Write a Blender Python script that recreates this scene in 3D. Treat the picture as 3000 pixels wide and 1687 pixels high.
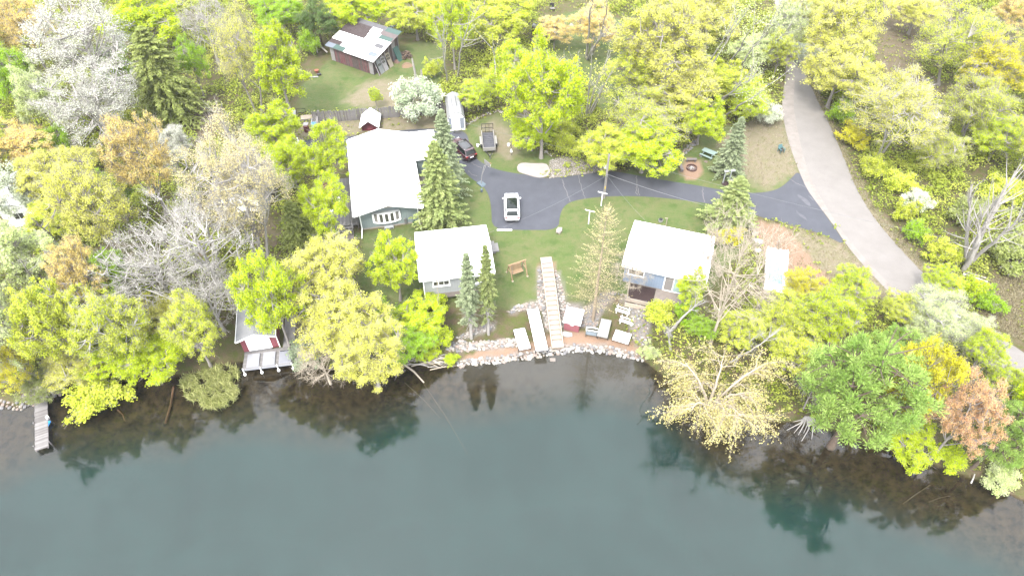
import bpy, math, random
import numpy as np
from mathutils import Vector, Matrix
from mathutils.geometry import tessellate_polygon

SC = bpy.context.scene
COL = SC.collection
for o in list(bpy.data.objects):
    bpy.data.objects.remove(o)

# ---------------------------------------------------------------- camera
PITCH = math.radians(47.3)          # below the horizon
S, C = math.sin(PITCH), math.cos(PITCH)
FPX, HC = 2080.0, 55.0              # focal length in pixels of a 3000 px wide picture, flying height
cam = bpy.data.cameras.new('camera')
cam_o = bpy.data.objects.new('camera', cam)
COL.objects.link(cam_o)
cam_o.location = (0, 0, HC)
cam_o.rotation_euler = (math.pi / 2 - PITCH, 0, 0)
cam.sensor_width = 36.0
cam.lens = 36.0 * FPX / 3000.0
cam.clip_end = 3000
SC.camera = cam_o

# ---------------------------------------------------------------- sky, sun, exposure (bright overcast)
SUN_EL, SUN_AZ = math.radians(58), math.radians(205)
w = bpy.data.worlds.new('World')
SC.world = w
w.use_nodes = True
nt = w.node_tree
N, L = nt.nodes, nt.links
bg = N['Background']
sky = N.new('ShaderNodeTexSky')
sky.sky_type = 'NISHITA'
sky.sun_disc = False
sky.sun_elevation = SUN_EL
sky.sun_rotation = SUN_AZ
sky.air_density = 1.0
sky.dust_density = 3.0
tc = N.new('ShaderNodeTexCoord')
sep = N.new('ShaderNodeSeparateXYZ')
L.new(tc.outputs['Generated'], sep.inputs[0])
# overcast cloud deck: brighter overhead than at the horizon
mr = N.new('ShaderNodeMapRange')
mr.inputs['From Min'].default_value = 0.0
mr.inputs['From Max'].default_value = 1.0
mr.inputs['To Min'].default_value = 3.0
mr.inputs['To Max'].default_value = 8.2
L.new(sep.outputs['Z'], mr.inputs['Value'])
cn = N.new('ShaderNodeTexNoise')
cn.inputs['Scale'].default_value = 2.2
cn.inputs['Detail'].default_value = 4
L.new(tc.outputs['Generated'], cn.inputs['Vector'])
cr = N.new('ShaderNodeMapRange')
cr.inputs['From Min'].default_value = 0.3
cr.inputs['From Max'].default_value = 0.7
cr.inputs['To Min'].default_value = 0.88
cr.inputs['To Max'].default_value = 1.12
L.new(cn.outputs['Fac'], cr.inputs['Value'])
mul = N.new('ShaderNodeMath'); mul.operation = 'MULTIPLY'
L.new(mr.outputs[0], mul.inputs[0]); L.new(cr.outputs[0], mul.inputs[1])
vm = N.new('ShaderNodeVectorMath'); vm.operation = 'SCALE'
vm.inputs[0].default_value = (0.97, 0.99, 1.03)
L.new(mul.outputs[0], vm.inputs['Scale'])
mx = N.new('ShaderNodeMix'); mx.data_type = 'RGBA'
mx.inputs[0].default_value = 0.85
L.new(sky.outputs[0], mx.inputs[6])
L.new(vm.outputs[0], mx.inputs[7])
L.new(mx.outputs[2], bg.inputs['Color'])
bg.inputs['Strength'].default_value = 0.1

sun = bpy.data.lights.new('sun', 'SUN')
sun.energy = 0.9
sun.angle = math.radians(14)
sun.color = (1.0, 0.96, 0.9)
sun_o = bpy.data.objects.new('sun', sun)
COL.objects.link(sun_o)
sd = Vector((math.sin(SUN_AZ) * math.cos(SUN_EL), math.cos(SUN_AZ) * math.cos(SUN_EL), math.sin(SUN_EL)))
sun_o.rotation_euler = (-sd).to_track_quat('-Z', 'Y').to_euler()
sun_o.location = (0, 0, 120)

SC.view_settings.view_transform = 'Standard'
SC.view_settings.look = 'None'
SC.view_settings.gamma = 1.0
SC.view_settings.use_curve_mapping = False
SC.view_settings.exposure = 3.32
SC.render.engine = 'CYCLES'
SC.cycles.use_denoising = True
SC.cycles.max_bounces = 12
SC.cycles.transparent_max_bounces = 12
SC.cycles.diffuse_bounces = 8

# ---------------------------------------------------------------- helpers: names, materials, meshes
def thing(name, label, cat, loc=(0, 0, 0), rot=0.0, group=None, kind=None):
    o = bpy.data.objects.new(name, None)
    COL.objects.link(o)
    o.empty_display_size = 0.3
    o.location = loc
    o.rotation_euler = (0, 0, math.radians(rot))
    o['label'] = label
    o['category'] = cat
    if group: o['group'] = group
    if kind: o['kind'] = kind
    return o

def tag(o, label, cat, group=None):
    o['label'] = label; o['category'] = cat
    if group: o['group'] = group
    return o

def struct(o):
    o['kind'] = 'structure'
    return o

_m = {}
ALB = 0.64
def mat(name, col, rough=0.8, var=0.15, scale=3.0, bump=0.0, metal=0.0, spec=0.3, col2=None, stretch=None, detail=4):
    if name in _m: return _m[name]
    if max(col) < 0.55: col = tuple(c*ALB for c in col)
    if col2: col2 = tuple(c*ALB for c in col2)
    m = bpy.data.materials.new(name)
    m.use_nodes = True
    n, l = m.node_tree.nodes, m.node_tree.links
    p = n['Principled BSDF']
    p.inputs['Roughness'].default_value = rough
    p.inputs['Metallic'].default_value = metal
    p.inputs['Specular IOR Level'].default_value = spec
    tc = n.new('ShaderNodeTexCoord')
    v = tc.outputs['Object']
    if stretch:
        mp = n.new('ShaderNodeMapping'); mp.inputs['Scale'].default_value = stretch
        l.new(v, mp.inputs['Vector']); v = mp.outputs[0]
    tx = n.new('ShaderNodeTexNoise')
    tx.inputs['Scale'].default_value = scale
    tx.inputs['Detail'].default_value = detail
    tx.inputs['Roughness'].default_value = 0.65
    l.new(v, tx.inputs['Vector'])
    r = n.new('ShaderNodeMapRange')
    r.inputs['From Min'].default_value = 0.3; r.inputs['From Max'].default_value = 0.7
    l.new(tx.outputs['Fac'], r.inputs['Value'])
    mx = n.new('ShaderNodeMix'); mx.data_type = 'RGBA'
    l.new(r.outputs[0], mx.inputs[0])
    c2 = col2 if col2 else tuple(c * (1 + var) for c in col)
    c1 = col if col2 else tuple(c * (1 - var) for c in col)
    mx.inputs[6].default_value = (*c1, 1); mx.inputs[7].default_value = (*c2, 1)
    l.new(mx.outputs[2], p.inputs['Base Color'])
    if bump:
        b = n.new('ShaderNodeBump'); b.inputs['Strength'].default_value = bump; b.inputs['Distance'].default_value = 0.05
        l.new(tx.outputs['Fac'], b.inputs['Height']); l.new(b.outputs[0], p.inputs['Normal'])
    _m[name] = m
    return m

def leaf_mat(name, c1, c2, transl=0.48, var=0.3):
    if name in _m: return _m[name]
    m = bpy.data.materials.new(name); m.use_nodes = True
    n, l = m.node_tree.nodes, m.node_tree.links
    n.remove(n['Principled BSDF'])
    out = n['Material Output']
    at = n.new('ShaderNodeAttribute'); at.attribute_name = 'tint'
    ge = n.new('ShaderNodeNewGeometry')
    oi = n.new('ShaderNodeObjectInfo')
    mx = n.new('ShaderNodeMix'); mx.data_type = 'RGBA'
    l.new(at.outputs['Fac'], mx.inputs[0])
    mx.inputs[6].default_value = (*c1, 1); mx.inputs[7].default_value = (*c2, 1)
    mr = n.new('ShaderNodeMapRange')
    mr.inputs['To Min'].default_value = 1 - var; mr.inputs['To Max'].default_value = 1 + var
    l.new(ge.outputs['Random Per Island'], mr.inputs['Value'])
    m2 = n.new('ShaderNodeMapRange')
    m2.inputs['To Min'].default_value = 0.9; m2.inputs['To Max'].default_value = 1.1
    l.new(oi.outputs['Random'], m2.inputs['Value'])
    ml = n.new('ShaderNodeMath'); ml.operation = 'MULTIPLY'
    l.new(mr.outputs[0], ml.inputs[0]); l.new(m2.outputs[0], ml.inputs[1])
    sc = n.new('ShaderNodeVectorMath'); sc.operation = 'SCALE'
    l.new(mx.outputs[2], sc.inputs[0]); l.new(ml.outputs[0], sc.inputs['Scale'])
    d = n.new('ShaderNodeBsdfDiffuse'); t = n.new('ShaderNodeBsdfTranslucent')
    l.new(sc.outputs[0], d.inputs['Color']); l.new(sc.outputs[0], t.inputs['Color'])
    ms = n.new('ShaderNodeMixShader'); ms.inputs[0].default_value = transl
    l.new(d.outputs[0], ms.inputs[1]); l.new(t.outputs[0], ms.inputs[2])
    l.new(ms.outputs[0], out.inputs['Surface'])
    _m[name] = m
    return m

def np_mesh(name, verts, faces_idx, sizes, tint=None, smooth=False):
    me = bpy.data.meshes.new(name)
    nv = len(verts)
    me.vertices.add(nv)
    me.vertices.foreach_set('co', np.asarray(verts, dtype=np.float32).ravel())
    sizes = np.asarray(sizes, dtype=np.int32)
    me.loops.add(int(sizes.sum()))
    me.loops.foreach_set('vertex_index', np.asarray(faces_idx, dtype=np.int32).ravel())
    me.polygons.add(len(sizes))
    st = np.zeros(len(sizes), dtype=np.int32); st[1:] = np.cumsum(sizes)[:-1]
    me.polygons.foreach_set('loop_start', st)
    me.update(calc_edges=True)
    me.validate()
    if tint is not None and len(me.vertices) == nv:
        a = me.attributes.new('tint', 'FLOAT', 'POINT')
        a.data.foreach_set('value', np.asarray(tint, dtype=np.float32))
    if smooth:
        me.polygons.foreach_set('use_smooth', np.ones(len(me.polygons), dtype=bool))
    return me

class MB:
    """collects simple solids; build() links them as one mesh object"""
    def __init__(s): s.v = []; s.f = []
    def add(s, vs, fs):
        k = len(s.v)
        s.v += [tuple(p) for p in vs]
        s.f += [tuple(i + k for i in f) for f in fs]
        return s
    def box(s, x0, x1, y0, y1, z0, z1):
        return s.add([(x0,y0,z0),(x1,y0,z0),(x1,y1,z0),(x0,y1,z0),(x0,y0,z1),(x1,y0,z1),(x1,y1,z1),(x0,y1,z1)],
                     [(0,3,2,1),(4,5,6,7),(0,1,5,4),(1,2,6,5),(2,3,7,6),(3,0,4,7)])
    def cbox(s, x, y, z, w, d, h):
        return s.box(x-w/2, x+w/2, y-d/2, y+d/2, z, z+h)
    def beam(s, a, b, w, h=None, up=(0, 0, 1)):
        h = h or w
        a, b = Vector(a), Vector(b)
        d = (b - a).normalized()
        u = Vector(up)
        if abs(d.dot(u)) > 0.95: u = Vector((0, 1, 0))
        sd = d.cross(u).normalized() * (w / 2)
        uu = sd.cross(d).normalized() * (h / 2)
        vs = [a-sd-uu, a+sd-uu, a+sd+uu, a-sd+uu, b-sd-uu, b+sd-uu, b+sd+uu, b-sd+uu]
        return s.add(vs, [(0,1,2,3),(7,6,5,4),(0,4,5,1),(1,5,6,2),(2,6,7,3),(3,7,4,0)])
    def tube(s, pts, rad, n=6):
        pts = [Vector(p) for p in pts]
        if not hasattr(rad, '__len__'): rad = [rad] * len(pts)
        k = len(s.v); ref = Vector((0.3, 0.2, 1))
        for i, p in enumerate(pts):
            d = (pts[min(i+1, len(pts)-1)] - pts[max(i-1, 0)]).normalized()
            if abs(d.dot(ref.normalized())) > 0.97: ref = Vector((1, 0.1, 0))
            u = d.cross(ref).normalized(); w_ = d.cross(u)
            for j in range(n):
                a = 2 * math.pi * j / n
                s.v.append(tuple(p + (u * math.cos(a) + w_ * math.sin(a)) * rad[i]))
        for i in range(len(pts) - 1):
            for j in range(n):
                a = k + i * n + j; b = k + i * n + (j + 1) % n
                s.f.append((a, b, b + n, a + n))
        s.f.append(tuple(k + j for j in range(n))[::-1])
        s.f.append(tuple(k + (len(pts) - 1) * n + j for j in range(n)))
        return s
    def cyl(s, x, y, z0, z1, r, n=14, r1=None):
        return s.tube([(x, y, z0), (x, y, z1)], [r, r if r1 is None else r1], n)
    def prism(s, poly, axis, a0, a1):
        """polygon in the two other axes, pushed along axis ('x','y','z') from a0 to a1"""
        n = len(poly)
        def P(u, v, t): return (t, u, v) if axis == 'x' else (u, t, v) if axis == 'y' else (u, v, t)
        vs = [P(u, v, a0) for u, v in poly] + [P(u, v, a1) for u, v in poly]
        fs = [tuple(range(n))[::-1], tuple(range(n, 2*n))] + [(i, (i+1) % n, n+(i+1) % n, n+i) for i in range(n)]
        return s.add(vs, fs)
    def slab(s, quad, t):
        """a thin plate: 4 points, thickness t along its normal (downwards)"""
        q = [Vector(p) for p in quad]
        nrm = (q[1]-q[0]).cross(q[3]-q[0]).normalized() * t
        return s.add(q + [p - nrm for p in q], [(0,1,2,3),(7,6,5,4),(0,4,5,1),(1,5,6,2),(2,6,7,3),(3,7,4,0)])
    def mesh(s, name):
        me = bpy.data.meshes.new(name)
        me.from_pydata(s.v, [], s.f)
        me.update()
        return me
    def build(s, name, m, parent=None, bevel=0.0, smooth=False):
        me = s.mesh(name)
        import bmesh
        bm = bmesh.new(); bm.from_mesh(me)
        bmesh.ops.recalc_face_normals(bm, faces=bm.faces)
        bm.to_mesh(me); bm.free()
        if smooth:
            me.polygons.foreach_set('use_smooth', np.ones(len(me.polygons), dtype=bool))
        me.materials.append(m)
        o = bpy.data.objects.new(name, me)
        COL.objects.link(o)
        if parent is not None: o.parent = parent
        if bevel:
            b = o.modifiers.new('bevel', 'BEVEL'); b.width = bevel; b.segments = 2; b.limit_method = 'ANGLE'
        return o

def link_mesh(name, me, m, parent=None):
    o = bpy.data.objects.new(name, me)
    if m is not None:
        if not me.materials: me.materials.append(m)
        elif me.materials[0] != m:
            o.material_slots[0].link = 'OBJECT'
            o.material_slots[0].material = m
    COL.objects.link(o)
    if parent is not None: o.parent = parent
    return o

def copy_tree(o, parent=None):
    c = o.copy(); COL.objects.link(c); c.parent = parent
    for ch in o.children: copy_tree(ch, c)
    return c

# ---------------------------------------------------------------- ground model
WATER = -3.4
def ray(px, py, z=0.0):
    u, v = (px - 1500) / FPX, (py - 843.5) / FPX
    t = (HC - z) / (S + v * C)
    return u * t, (C - v * S) * t

SHORE_PX = [(-250,1180),(0,1187),(60,1192),(110,1180),(150,1158),(210,1140),(330,1122),(430,1108),(520,1100),(600,1105),(650,1075),(700,1062),(850,1060),
            (950,1075),(1050,1085),(1190,1070),(1240,1066),(1320,1068),(1370,1070),(1420,1062),(1480,1053),(1540,1043),(1600,1033),(1700,1022),
            (1780,1030),(1840,1042),(1885,1053),(1930,1088),(1970,1120),(2050,1180),(2200,1232),(2330,1238),(2440,1262),(2600,1320),
            (2750,1366),(2850,1402),(3000,1466),(3200,1530)]
SH = np.array([ray(x, y, WATER) for x, y in SHORE_PX])
SH = SH[np.argsort(SH[:, 0])]
SX = np.concatenate([[-700, -90], SH[:, 0], [75, 110, 700]])
SY = np.concatenate([[38, 38.5], SH[:, 1], [22, 16, -20]])
def shore_y(x): return np.interp(x, SX, SY)
def sstep(t):
    t = np.clip(t, 0, 1); return t * t * (3 - 2 * t)
def bn(x, y):
    return (np.sin(x*0.9+1.3)*np.cos(y*0.7-0.4) + np.sin(x*0.37-y*0.51+2.0) + 0.6*np.sin(x*2.1+y*1.7)) / 2.6
PADS = [(-25.6, 47.0, 3.6, -2.75)]
def H(x, y):
    x = np.asarray(x, dtype=float); y = np.asarray(y, dtype=float)
    d = (y - shore_y(x)) * 0.94
    beach = sstep((x + 8.5) / 2.5) * (1 - sstep((x - 11.5) / 2.0))
    steep = sstep((x - 7.0) / 3.0) * (1 - sstep((x - 21.0) / 4.0))
    wild = -3.4 + 0.55 * sstep(d / 0.9) + 2.85 * sstep((d - 1.0) / (9.5 - 6.0 * steep))
    bch = -3.4 + 0.5 * sstep(d / 1.2) + 2.9 * sstep((d - 3.3 + 1.0 * steep) / (7.0 - 4.2 * steep))
    land = wild * (1 - beach) + bch * beach
    rough = np.where(d > 0, 0.14 * bn(x * 0.8, y * 0.8) * sstep((12.5 - d) / 4) * sstep(d / 2), 0) * (1 - beach)
    shelf = 1.6 + 2.6 * sstep((-x - 10) / 8) + 1.8 * sstep((x - 14) / 6)
    bed = -3.4 + d * 0.14 - 4.5 * sstep((-d - shelf) / 13)
    z = np.where(d >= 0, land + rough, np.maximum(bed, -9.5))
    for cx, cy, r, pz in PADS:
        rr = np.hypot(x - cx, y - cy)
        k = (1 - sstep((rr - r) / 2.0)) * (d > -0.5)
        z = z * (1 - k) + np.minimum(z, pz) * k
    return z
def hz(x, y): return float(H(np.array([x]), np.array([y]))[0])
def gp(px, py, dz=0.0):
    """the point of the ground under a line of sight"""
    z = 0.0
    for _ in range(12):
        x, y = ray(px, py, z + dz)
        z = max(hz(x, y), WATER)
    return x, y, z
def inpoly(px, py, poly):
    px = np.asarray(px); py = np.asarray(py)
    r = np.zeros(px.shape, bool)
    n = len(poly)
    for i in range(n):
        x0, y0 = poly[i]; x1, y1 = poly[(i+1) % n]
        c = ((y0 > py) != (y1 > py)) & (px < (x1-x0)*(py-y0)/((y1-y0) if y1 != y0 else 1e-9) + x0)
        r ^= c
    return r
def gpoly(pts): return [gp(*p)[:2] for p in pts]
def chaikin(pts, it=2, closed=True):
    for _ in range(it):
        q = []
        n = len(pts)
        for i in range(n if closed else n - 1):
            a = pts[i]; b = pts[(i+1) % n]
            q += [(a[0]*.75+b[0]*.25, a[1]*.75+b[1]*.25), (a[0]*.25+b[0]*.75, a[1]*.25+b[1]*.75)]
        pts = q
    return pts

LAWNS = [gpoly(p) for p in [
    [(1000,690),(1060,700),(1050,830),(1080,900),(1180,930),(1330,880),(1480,905),(1560,890),(1600,880),(1690,890),(1800,885),(1920,905),(1990,910),(2060,870),(2120,800),
     (2180,720),(2200,660),(2120,600),(1950,560),(1700,560),(1600,600),(1560,640),(1440,640),(1445,600),(1430,520),(1330,480),(1200,440),(1200,660)],
    [(870,330),(880,250),(930,215),(960,175),(1060,150),(1250,120),(1310,140),(1290,240),(1230,310),(1000,325)],
    [(1360,385),(1380,360),(1460,330),(1510,366),(1560,430),(1640,470),(1620,500),(1480,520),(1400,490)],
    [(1800,520),(1870,485),(1990,440),(2060,390),(2180,360),(2290,300),(2340,500),(2280,570),(2150,570)],
    [(1590,150),(1600,60),(1720,20),(1830,60),(1860,190),(1850,290),(1760,330),(1700,200)],
]]
DRY = [gpoly(p) for p in [
    [(2090,420),(2180,360),(2290,300),(2340,500),(2250,560),(2180,520)],
    [(2200,650),(2340,670),(2480,720),(2620,860),(2500,900),(2300,840),(2240,730)],
    [(1000,300),(1080,235),(1250,230),(1240,310),(1160,330)],
    [(1400,380),(1450,345),(1540,420),(1500,470),(1440,440)],
    [(860,410),(880,360),(1060,345),(1160,335),(1290,345),(1290,380),(1080,392)],
    [(2340,200),(2380,220),(2480,450),(2570,620),(2760,830),(2830,880),(2800,920),(2700,840),(2540,640),(2440,430)],
    [(1650,860),(1900,880),(1990,900),(2040,960),(1900,940),(1780,900)],
]]
SAND = [gpoly(p) for p in [
    [(1340,1062),(1400,1022),(1500,1012),(1560,1005),(1600,985),(1680,965),(1760,985),(1850,1000),(1900,1040),(1880,1056),(1700,1030),(1600,1040),(1450,1062)],
    [(2010,460),(2050,470),(2062,500),(2045,525),(2005,525),(1992,500)],
    [(2205,642),(2300,665),(2345,720),(2400,790),(2480,850),(2420,872),(2330,835),(2262,815),(2232,730)],
    [(1580,770),(1600,765),(1625,770),(1632,800),(1620,808),(1582,805)],
]]
GRAVEL = [gpoly(p) for p in [
    [(1340,1072),(1470,1062),(1600,1042),(1700,1030),(1780,1036),(1850,1050),(1888,1060),(1870,1036),(1800,1016),(1700,1006),(1590,1022),(1450,1046),(1340,1060)],
    [(1308,1008),(1340,1000),(1420,1000),(1490,992),(1516,990),(1520,1015),(1470,1018),(1400,1026),(1340,1030)],
    [(1576,785),(1592,785),(1602,830),(1612,900),(1616,970),(1598,965),(1590,920),(1565,905),(1490,920),(1485,910),(1545,888),(1572,880)],
    [(1622,785),(1640,800),(1652,850),(1665,885),(1720,893),(1795,888),(1830,892),(1865,912),(1886,945),(1898,985),(1900,1014),(1872,1018),(1852,995),(1848,965),(1838,940),(1800,915),(1755,935),(1748,962),(1700,958),(1660,930),(1650,965),(1640,968),(1632,900)],
    [(1607,500),(1612,470),(1650,458),(1690,462),(1720,478),(1760,486),(1800,490),(1808,498),(1760,504),(1700,511),(1640,519),(1608,522)],
    [(1335,992),(1370,970),(1420,950),(1448,948),(1452,964),(1380,988)],
]]
LITTER_BROWN = [gpoly(p) for p in [
    [(2560,180),(2600,0),(2800,0),(2780,90),(2690,180),(2720,260),(2860,240),(2900,300),(2800,330),(2700,250),(2600,240)],
    [(2850,880),(2900,820),(3000,800),(3000,1000),(2940,980)],
    [(540,380),(560,290),(640,280),(660,350),(600,420)],
    [(730,690),(790,640),(830,680),(800,740)],
]]
# ---------------------------------------------------------------- ground sheet
rng0 = np.random.default_rng(11)
def soft_mask(X, Y, polys, jit, seed):
    r = np.random.default_rng(seed)
    acc = np.zeros(X.shape)
    for k in range(4):
        jx = jit * (np.sin(X*1.7+k*2.1+seed)*np.cos(Y*1.3+k)+0.6*np.sin(X*3.9-Y*3.1+k)) * 0.6 + r.normal(0, jit*0.35, X.shape)
        jy = jit * (np.cos(X*1.4-k*1.1+seed)*np.sin(Y*1.9+k)+0.6*np.sin(X*3.3+Y*3.7+k)) * 0.6 + r.normal(0, jit*0.35, X.shape)
        m = np.zeros(X.shape, bool)
        for p in polys: m |= inpoly(X + jx, Y + jy, p)
        acc += m
    return acc / 4
xs = np.concatenate([[-700,-400,-250,-160,-125], np.arange(-100, 100.01, 0.5), [125,160,250,400,700]])
ys = np.concatenate([[-500,-250,-100,-30,0], np.arange(12, 132.01, 0.5), [150,180,240,380,700]])
GX, GY = np.meshgrid(xs, ys)
GZ = H(GX, GY)
nx, ny = len(xs), len(ys)
verts = np.stack([GX, GY, GZ], -1).reshape(-1, 3)
ii, jj = np.meshgrid(np.arange(nx-1), np.arange(ny-1))
a = (jj*nx + ii).ravel()
quads = np.stack([a, a+1, a+1+nx, a+nx], 1)
me = np_mesh('ground', verts, quads, np.full(len(quads), 4), smooth=True)
M_LAWN = soft_mask(GX, GY, LAWNS, 0.35, 1)
M_DRY = soft_mask(GX, GY, DRY, 0.9, 2)
M_SAND = soft_mask(GX, GY, SAND, 0.18, 3)
M_BRN = soft_mask(GX, GY, LITTER_BROWN, 1.2, 4)
M_BED = soft_mask(GX, GY, [[ray(x, y, WATER) for x, y in [(1330,1055),(1440,1040),(1600,1020),(1780,1020),(1890,1045),(1900,1120),(1780,1150),(1600,1140),(1450,1120),(1350,1110)]]], 1.2, 5)
for nm, a in (('gravel', soft_mask(GX, GY, GRAVEL, 0.15, 6)), ('bedsand', M_BED), ('lawn', M_LAWN), ('dry', M_DRY), ('sand', M_SAND), ('brown', M_BRN)):
    at = me.attributes.new(nm, 'FLOAT', 'POINT')
    at.data.foreach_set('value', a.ravel().astype(np.float32))

def ground_material():
    m = bpy.data.materials.new('ground_cover'); m.use_nodes = True
    n, l = m.node_tree.nodes, m.node_tree.links
    p = n['Principled BSDF']; p.inputs['Roughness'].default_value = 0.95; p.inputs['Specular IOR Level'].default_value = 0.1
    ge = n.new('ShaderNodeNewGeometry')
    def noise(scale, detail=5, rough=0.65, lo=0.35, hi=0.65, src=None, st=None):
        t = n.new('ShaderNodeTexNoise'); t.inputs['Scale'].default_value = scale; t.inputs['Detail'].default_value = detail; t.inputs['Roughness'].default_value = rough
        if st:
            mp = n.new('ShaderNodeMapping'); mp.inputs['Scale'].default_value = st
            l.new(ge.outputs['Position'], mp.inputs['Vector']); l.new(mp.outputs[0], t.inputs['Vector'])
        else: l.new(ge.outputs['Position'], t.inputs['Vector'])
        r = n.new('ShaderNodeMapRange'); r.inputs['From Min'].default_value = lo; r.inputs['From Max'].default_value = hi
        l.new(t.outputs['Fac'], r.inputs['Value']); return r.outputs[0]
    def mix(f, a, b):
        x = n.new('ShaderNodeMix'); x.data_type = 'RGBA'
        if hasattr(f, 'links') or hasattr(f, 'is_linked'): l.new(f, x.inputs[0])
        else: x.inputs[0].default_value = f
        for k, v in ((6, a), (7, b)):
            if isinstance(v, tuple): x.inputs[k].default_value = (*(c*0.645 for c in v), 1)
            else: l.new(v, x.inputs[k])
        return x.outputs[2]
    def attr(nm):
        a = n.new('ShaderNodeAttribute'); a.attribute_name = nm; return a.outputs['Fac']
    def math_(op, a, b):
        x = n.new('ShaderNodeMath'); x.operation = op; x.use_clamp = True
        for k, v in ((0, a), (1, b)):
            if isinstance(v, (int, float)): x.inputs[k].default_value = v
            else: l.new(v, x.inputs[k])
        return x.outputs[0]
    fine = noise(9, 6, 0.75, 0.3, 0.7)
    mid = noise(1.3, 5, 0.7, 0.38, 0.62)
    big = noise(0.28, 4, 0.6, 0.42, 0.58)
    streak = noise(1.0, 4, 0.7, 0.4, 0.62, st=(0.5, 1.7, 1))
    # lawn: deep green, fresh green and straw coloured patches
    grass = mix(fine, (0.050, 0.096, 0.019), (0.096, 0.140, 0.040))
    straw = mix(fine, (0.105, 0.112, 0.045), (0.155, 0.150, 0.075))
    lawn = mix(math_('MULTIPLY', math_('ADD', mid, 0.15), math_('ADD', big, 0.25)), grass, straw)
    lawn = mix(math_('MULTIPLY', streak, 0.5), lawn, straw)
    m3 = noise(3.2, 4, 0.7, 0.42, 0.66)
    lawn = mix(math_('MULTIPLY', m3, 0.45), lawn, straw)
    deep = noise(0.55, 4, 0.65, 0.54, 0.66)
    lawn = mix(math_('MULTIPLY', deep, 0.6), lawn, mix(fine, (0.030, 0.072, 0.014), (0.060, 0.105, 0.026)))
    tiny = noise(22, 3, 0.8, 0.3, 0.7)
    lawn = mix(math_('MULTIPLY', tiny, 0.45), lawn, (0.045, 0.080, 0.018))
    # forest floor: leaf litter with low green
    litter = mix(fine, (0.075, 0.055, 0.036), (0.135, 0.100, 0.066))
    low = mix(fine, (0.045, 0.070, 0.012), (0.085, 0.110, 0.020))
    forest = mix(math_('MULTIPLY', mid, 0.8), litter, low)
    brn = mix(fine, (0.090, 0.066, 0.045), (0.165, 0.125, 0.092))
    forest = mix(attr('brown'), forest, mix(math_('MULTIPLY', mid, 0.35), brn, low))
    col = mix(attr('lawn'), forest, lawn)
    dry = mix(fine, (0.145, 0.120, 0.082), (0.225, 0.188, 0.142))
    dry = mix(math_('MULTIPLY', mid, 0.6), dry, straw)
    col = mix(attr('dry'), col, dry)
    sand = mix(fine, (0.195, 0.122, 0.082), (0.260, 0.180, 0.130))
    col = mix(attr('sand'), col, sand)
    col = mix(attr('gravel'), col, mix(noise(14, 4, 0.8, 0.35, 0.65), (0.085, 0.075, 0.065), (0.290, 0.265, 0.240)))
    # lake bed: brown silt and leaf rot on the shelf, further out the blue green light scattered by deep water, painted on the bed
    sp = n.new('ShaderNodeSeparateXYZ'); l.new(ge.outputs['Position'], sp.inputs[0])
    dep = n.new('ShaderNodeMapRange'); dep.inputs['From Min'].default_value = -3.85; dep.inputs['From Max'].default_value = -5.6
    l.new(sp.outputs['Z'], dep.inputs['Value'])
    shelf = mix(mid, (0.008, 0.0048, 0.0020), (0.046, 0.030, 0.012))
    shelf = mix(math_('MULTIPLY', noise(2.6, 3, 0.6), 0.4), shelf, (0.040, 0.027, 0.012))
    shelf = mix(math_('MULTIPLY', attr('bedsand'), 0.75), shelf, (0.062, 0.052, 0.043))
    scatter_tint = mix(big, (0.0062, 0.0265, 0.0238), (0.0088, 0.0318, 0.0292))
    bed = mix(dep.outputs[0], shelf, scatter_tint)
    uw = n.new('ShaderNodeMapRange'); uw.inputs['From Min'].default_value = -3.30; uw.inputs['From Max'].default_value = -3.42
    l.new(sp.outputs['Z'], uw.inputs['Value'])
    col = mix(uw.outputs[0], col, bed)
    l.new(col, p.inputs['Base Color'])
    b = n.new('ShaderNodeBump'); b.inputs['Strength'].default_value = 0.5; b.inputs['Distance'].default_value = 0.08
    bh = n.new('ShaderNodeMath'); bh.operation = 'MULTIPLY'; inv = n.new('ShaderNodeMath'); inv.operation = 'SUBTRACT'; inv.inputs[0].default_value = 1.0
    l.new(uw.outputs[0], inv.inputs[1]); l.new(fine, bh.inputs[0]); l.new(inv.outputs[0], bh.inputs[1]); l.new(bh.outputs[0], b.inputs['Height']); l.new(b.outputs[0], p.inputs['Normal'])
    return m
ground = link_mesh('ground', me, ground_material()); struct(ground)

# ---------------------------------------------------------------- thin air volume added to lift the shadows like a lens flare veil
hm = bpy.data.materials.new('added_veil_air'); hm.use_nodes = True
hm.node_tree.nodes.remove(hm.node_tree.nodes['Principled BSDF'])
pv = hm.node_tree.nodes.new('ShaderNodeVolumePrincipled')
pv.inputs['Color'].default_value = (0.97, 0.98, 1.0, 1); pv.inputs['Density'].default_value = 0.00012; pv.inputs['Anisotropy'].default_value = 0.0
hm.node_tree.links.new(pv.outputs[0], hm.node_tree.nodes['Material Output'].inputs['Volume'])
added_veil = MB().box(-760, 760, -560, 760, -10.6, 57.5).build('added_veil', hm); added_veil['kind'] = 'stuff'

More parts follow.
